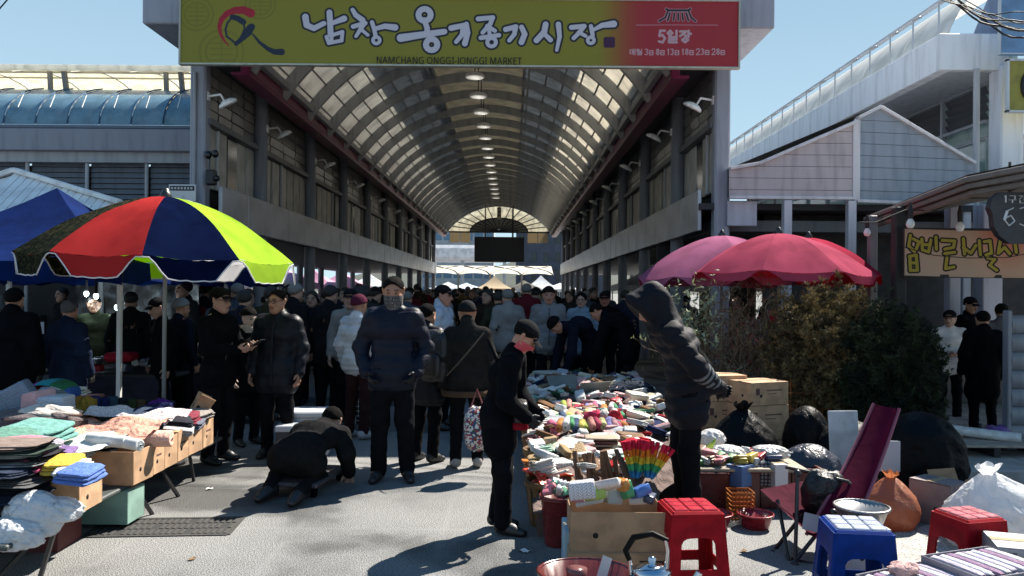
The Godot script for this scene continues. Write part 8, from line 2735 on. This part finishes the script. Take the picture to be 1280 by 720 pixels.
	a = person("man in grey puffer jacket and black cap walking toward the viewer in the hall", px(686, 372, 11.7) * Vector3(1, 0, 1), 0.0, {"h": 1.68, "nod": 0.15, "skin": Color(0.36, 0.19, 0.14), "coat": mat(L(0.13, 0.135, 0.15), 0.6, {"bump": "fold"}), "pad": 0.055, "quilt": 0.008, "pitch": 0.1, "coat_len": 0.2, "hair": "beanie", "hat": cloth(0.01, 0.01, 0.012), "collar": 0.04})
	s = S()
	tube(s, [Vector3(0, 1.38, 0.155), Vector3(0, 1.1, 0.19), Vector3(0, 0.85, 0.18)], 0.007, 6)
	put(s, "zip", mat(L(0.02, 0.02, 0.022), 0.4), a)
	a = person("woman with glasses in pale blue scarf beside the grey puffer man", px(727, 372, 12.6) * Vector3(1, 0, 1), -0.3, {"h": 1.60, "skin": Color(0.42, 0.25, 0.19), "coat": cloth(0.2, 0.27, 0.35, 0.08), "pad": 0.035, "hair": "long", "glasses": true})
	a = person("ruddy man in dark cap and jacket behind the bending shoppers", px(756, 372, 12.7) * Vector3(1, 0, 1), -0.2, {"h": 1.62, "skin": Color(0.36, 0.15, 0.11), "coat": black, "pad": 0.035, "hair": "cap", "nod": 0.15})
	a = person("shopper in navy coat bent low over the far end of the goods", Vector3(1.15, 0, -11.3), -PI / 2 + 0.35, {"h": 1.65, "lean": 1.15, "follow": true, "skin": pink, "coat": inky, "pad": 0.05, "coat_len": 0.3, "hair": "beanie", "j": {"wl": Vector3(0.14, 0.55, 0.5), "wr": Vector3(-0.14, 0.5, 0.55), "el": Vector3(0.24, 0.8, 0.45), "er": Vector3(-0.24, 0.8, 0.45)}})
	a = person("shopper in black coat stooping beside the navy-coated one, rounded back to the sun", Vector3(1.62, 0, -11.0), -PI / 2 - 0.3, {"h": 1.66, "lean": 0.8, "follow": true, "skin": pink, "coat": black, "pad": 0.06, "quilt": 0.008, "coat_len": 0.35, "hair": "short", "j": {"wl": Vector3(0.14, 0.62, 0.5), "wr": Vector3(-0.14, 0.6, 0.5), "el": Vector3(0.25, 0.86, 0.42), "er": Vector3(-0.25, 0.86, 0.42)}})
	# people at the tents
	a = person("grey-haired man in dark blue coat seen from behind at the blue tent", px(86, 372, 8.1) * Vector3(1, 0, 1), PI - 0.25, {"h": 1.50, "coat": cloth(0.014, 0.022, 0.05), "pad": 0.05, "coat_len": 0.4, "hair": "short", "hair_mat": mat(L(0.14, 0.14, 0.145), 0.7, {"bump": "weave", "depth": 0.5, "scale": 6.0}), "turn": 0.35, "skin": pink, "glove": Color(0.02, 0.02, 0.02)})
	a = person("broad person in very dark coat at the picture's edge by the blue tent", px(14, 372, 7.7) * Vector3(1, 0, 1), PI + 0.1, {"h": 1.62, "lean": 0.08, "coat": black, "pad": 0.07, "coat_len": 0.45, "hair": "short", "glove": Color(0.02, 0.02, 0.02)})
	a = person("bespectacled shopper with dark cap behind the striped parasol's pole", px(205, 372, 8.8) * Vector3(1, 0, 1), -0.8, {"h": 1.52, "skin": Color(0.34, 0.2, 0.16), "coat": black, "hair": "cap", "lean": 0.1, "nod": 0.35})
	a = person("shopper in grey beanie beside the bespectacled one under the parasol", px(226, 372, 9.3) * Vector3(1, 0, 1), PI - 0.6, {"h": 1.50, "coat": inky, "hair": "beanie", "hat": cloth(0.16, 0.16, 0.165)})
	a = person("vendor in olive coat standing deep under the blue tent", px(118, 372, 10.3) * Vector3(1, 0, 1), 0.3, {"h": 1.52, "coat": cloth(0.03, 0.035, 0.02), "hair": "short"})
	# people by the booth
	a = person("woman in cream white jacket with dark cap in front of the food booth", gp(1186, 530), -0.35, {"h": 1.42, "turn": -0.35, "nod": 0.05, "skin": Color(0.42, 0.25, 0.19), "coat": cloth(0.75, 0.72, 0.70, 0.08), "pad": 0.045, "coat_len": 0.12, "hair": "cap", "collar": 0.0, "curl": 0.9,
		"j": {"er": Vector3(-0.27, 1.12, 0.0), "wr": Vector3(-0.09, 1.06, 0.2), "el": Vector3(0.27, 1.12, 0.0), "wl": Vector3(0.07, 1.08, 0.22)}, "palm_r": Vector3(0.5, 0.5, 0.3), "palm_l": Vector3(-0.5, 0.5, 0.3)})
	a = person("person in long black coat turned away beside the cream-jacketed woman", gp(1228, 545), PI - 0.2, {"h": 1.44, "coat": black, "pad": 0.05, "coat_len": 0.75, "hair": "short", "glove": Color(0.02, 0.02, 0.02)})
	a = person("cook in dark jacket under the booth's orange banner", px(1212, 372, 11.6) * Vector3(1, 0, 1), 0.4, {"h": 1.58, "coat": black, "hair": "cap", "nod": 0.3})
	a = person("shopper in grey jumper at the booth beside the corrugated screen", px(1252, 372, 11.0) * Vector3(1, 0, 1), 2.6, {"h": 1.50, "coat": cloth(0.12, 0.13, 0.15), "hair": "long"})

func wire_cart() -> void:
	var o := thing("wire_cart", "silver wire shopping cart standing beside the masked man", "cart", gp(462, 536), 0.2)
	var m := mat(L(0.5, 0.52, 0.55), 0.3, {"metal": 0.7})
	for k in 9:
		var s := S()
		bar(s, Vector3(-0.17, 0.1 + k * 0.055, 0.0), Vector3(0.17, 0.1 + k * 0.055, 0.0), 0.007, 0.007)
		bar(s, Vector3(-0.17 + k * 0.0425, 0.1, -0.25), Vector3(-0.17 + k * 0.0425, 0.54, -0.25), 0.007, 0.007)
		bar(s, Vector3(-0.17, 0.1 + k * 0.055, 0.0), Vector3(-0.17, 0.1 + k * 0.055, -0.25), 0.007, 0.007)
		bar(s, Vector3(0.17, 0.1 + k * 0.055, 0.0), Vector3(0.17, 0.1 + k * 0.055, -0.25), 0.007, 0.007)
		put(s, "wire", m, o)
	var s2 := S()
	for g in [-1, 1]:
		tube(s2, [Vector3(g * 0.17, 0.06, 0), Vector3(g * 0.17, 0.95, -0.05)], 0.011, 6)
		tube(s2, [Vector3(g * 0.17, 0.06, -0.25), Vector3(g * 0.17, 0.55, -0.25)], 0.009, 6)
	tube(s2, [Vector3(-0.17, 0.95, -0.05), Vector3(0.17, 0.95, -0.05)], 0.012, 6)
	put(s2, "frame", m, o)
	for g in [-1, 1]:
		for z in [0.0, -0.25]:
			s2 = S()
			tube(s2, [Vector3(g * 0.18 - 0.012, 0.04, z), Vector3(g * 0.18 + 0.012, 0.04, z)], 0.04, 12)
			put(s2, "wheel", mat(L(0.02, 0.02, 0.02), 0.6), o)

# ---------------------------------------------------------------- the crowd in and around the hall
func crowd() -> void:
	var coats := [["black", cloth(0.010, 0.010, 0.012)], ["navy", cloth(0.012, 0.016, 0.03)], ["dark brown", cloth(0.03, 0.02, 0.015)], ["charcoal", cloth(0.025, 0.026, 0.028)], ["dark red", cloth(0.09, 0.012, 0.018)], ["olive", cloth(0.03, 0.032, 0.02)], ["camel", cloth(0.14, 0.095, 0.055, 0.08)], ["slate blue", cloth(0.05, 0.065, 0.09, 0.1)], ["pale grey", cloth(0.2, 0.2, 0.2, 0.06)]]
	var hats := ["short", "long", "cap", "long", "short", "short"]
	var words := ["bareheaded", "bob-haired", "capped", "long-haired", "short-haired", "grey-haired"]
	var spots := []
	for i in 130:
		var d := lerpf(9.6, 44.0, pow((i + rr(0, 1)) / 130.0, 1.35))
		var x := rr(-4.6, 2.6)
		if d < 14.0 and x > -0.05 or d < 11.8 and x > -1.9:
			x = rr(-4.6, -1.9)
		spots.append([x, d])
	for i in 26:                                             # beneath the first floor and by the stalls there
		spots.append([rr(-9.5, -5.0), rr(12.5, 21.0)])
	for i in 12:
		spots.append([rr(3.6, 7.5), rr(13.0, 20.0)])
	var proto := []
	for i in 6:
		proto.append(null)
	for i in spots.size():
		var k := i % 6
		var c: Array = coats[[0, 1, 7, 3, 2, 0, 5, 1, 4, 8, 3, 7, 6, 0, 8][(i * 7) % 15]]
		var zone := "among the hall stalls" if i >= 130 else "near the hall's entrance" if spots[i][1] < 15 else "in the middle of the hall" if spots[i][1] < 26 else "far down the hall"
		if i >= 156:
			zone = "behind the hall's parasol-side columns"
		var away := rng.randf() < 0.75
		var label := "%s shopper in %s coat %s %s" % [words[k], c[0], "walking away" if away else "coming this way", zone]
		var at := Vector3(spots[i][0], 0, -spots[i][1])
		var yaw := (PI if away else 0.0) + rr(-0.8, 0.8)
		var t: Node3D
		if proto[k] == null:
			t = person(label, at, yaw, {"h": 1.58 + 0.025 * k, "lod": 2.5, "pad": 0.03 + 0.006 * k, "coat_len": [0.2, 0.5, 0.1, 0.4, 0.3, 0.15][k], "hair": hats[k], "hands": true, "hair_mat": mat(L(0.13, 0.13, 0.13), 0.8) if k == 5 else mat(L(0.01, 0.009, 0.008), 0.75), "lean": 0.03 * (k % 3), "skin": Color(0.34, 0.2, 0.15), "coat": c[1]}, "shoppers in the hall crowd")
			proto[k] = t
		else:
			t = rep(proto[k], label, T(at, yaw), "shoppers in the hall crowd")
			t.scale = Vector3.ONE * rr(0.94, 1.06)
			(t.get_node("coat") as MeshInstance3D).material_override = c[1]
	# dark stall tables with canopies under the first floor
	var dark := cloth(0.03, 0.03, 0.035)
	for i in 8:
		var g := -1.0 if i % 2 == 0 else 1.0
		var o := thing("hall_stall", "%s covered stall table under the hall's first floor on the %s" % [["first", "first", "second", "second", "third", "third", "fourth", "fourth"][i], "blue tents' side" if g < 0 else "parasols' side"], "stall", Vector3(HX + g * 6.3, 0, HZ - 3.0 - (i / 2) * 4.2))
		var s := S()
		box(s, Vector3(0, 0.75, 0), Vector3(2.2, 0.05, 1.2), Basis.IDENTITY, 0.01)
		put(s, "tabletop", dark, o)
		s = S()
		grid(s, 16, 2, func(u: float, v: float) -> Vector3: return Vector3(-1.1 + u * 2.2, 0.74 - v * 0.68, 0.61 + 0.03 * sin(u * 30) * v))
		put(s, "skirt_cloth", dark, o)
		for k in 5:
			s = S()
			superball(s, Vector3(0.18, 0.12, 0.2), 0.5, 0.4, 0.2, k + i)
			var c: Array = [[0.3, 0.05, 0.05], [0.4, 0.4, 0.4], [0.05, 0.07, 0.15], [0.25, 0.2, 0.1], [0.08, 0.15, 0.08]][(k + i) % 5]
			put(s, "goods", cloth(c[0], c[1], c[2]), o, T(Vector3(-0.85 + k * 0.42, 0.87, rr(-0.2, 0.3))))
		s = S()
		box(s, Vector3(g * 1.6, 0.55 if g < 0 else 0.9, -0.2), Vector3(0.06, 1.1 if g < 0 else 1.8, 2.6))
		put(s, "back_panel", mat(L(0.04, 0.04, 0.045), 0.8), o)
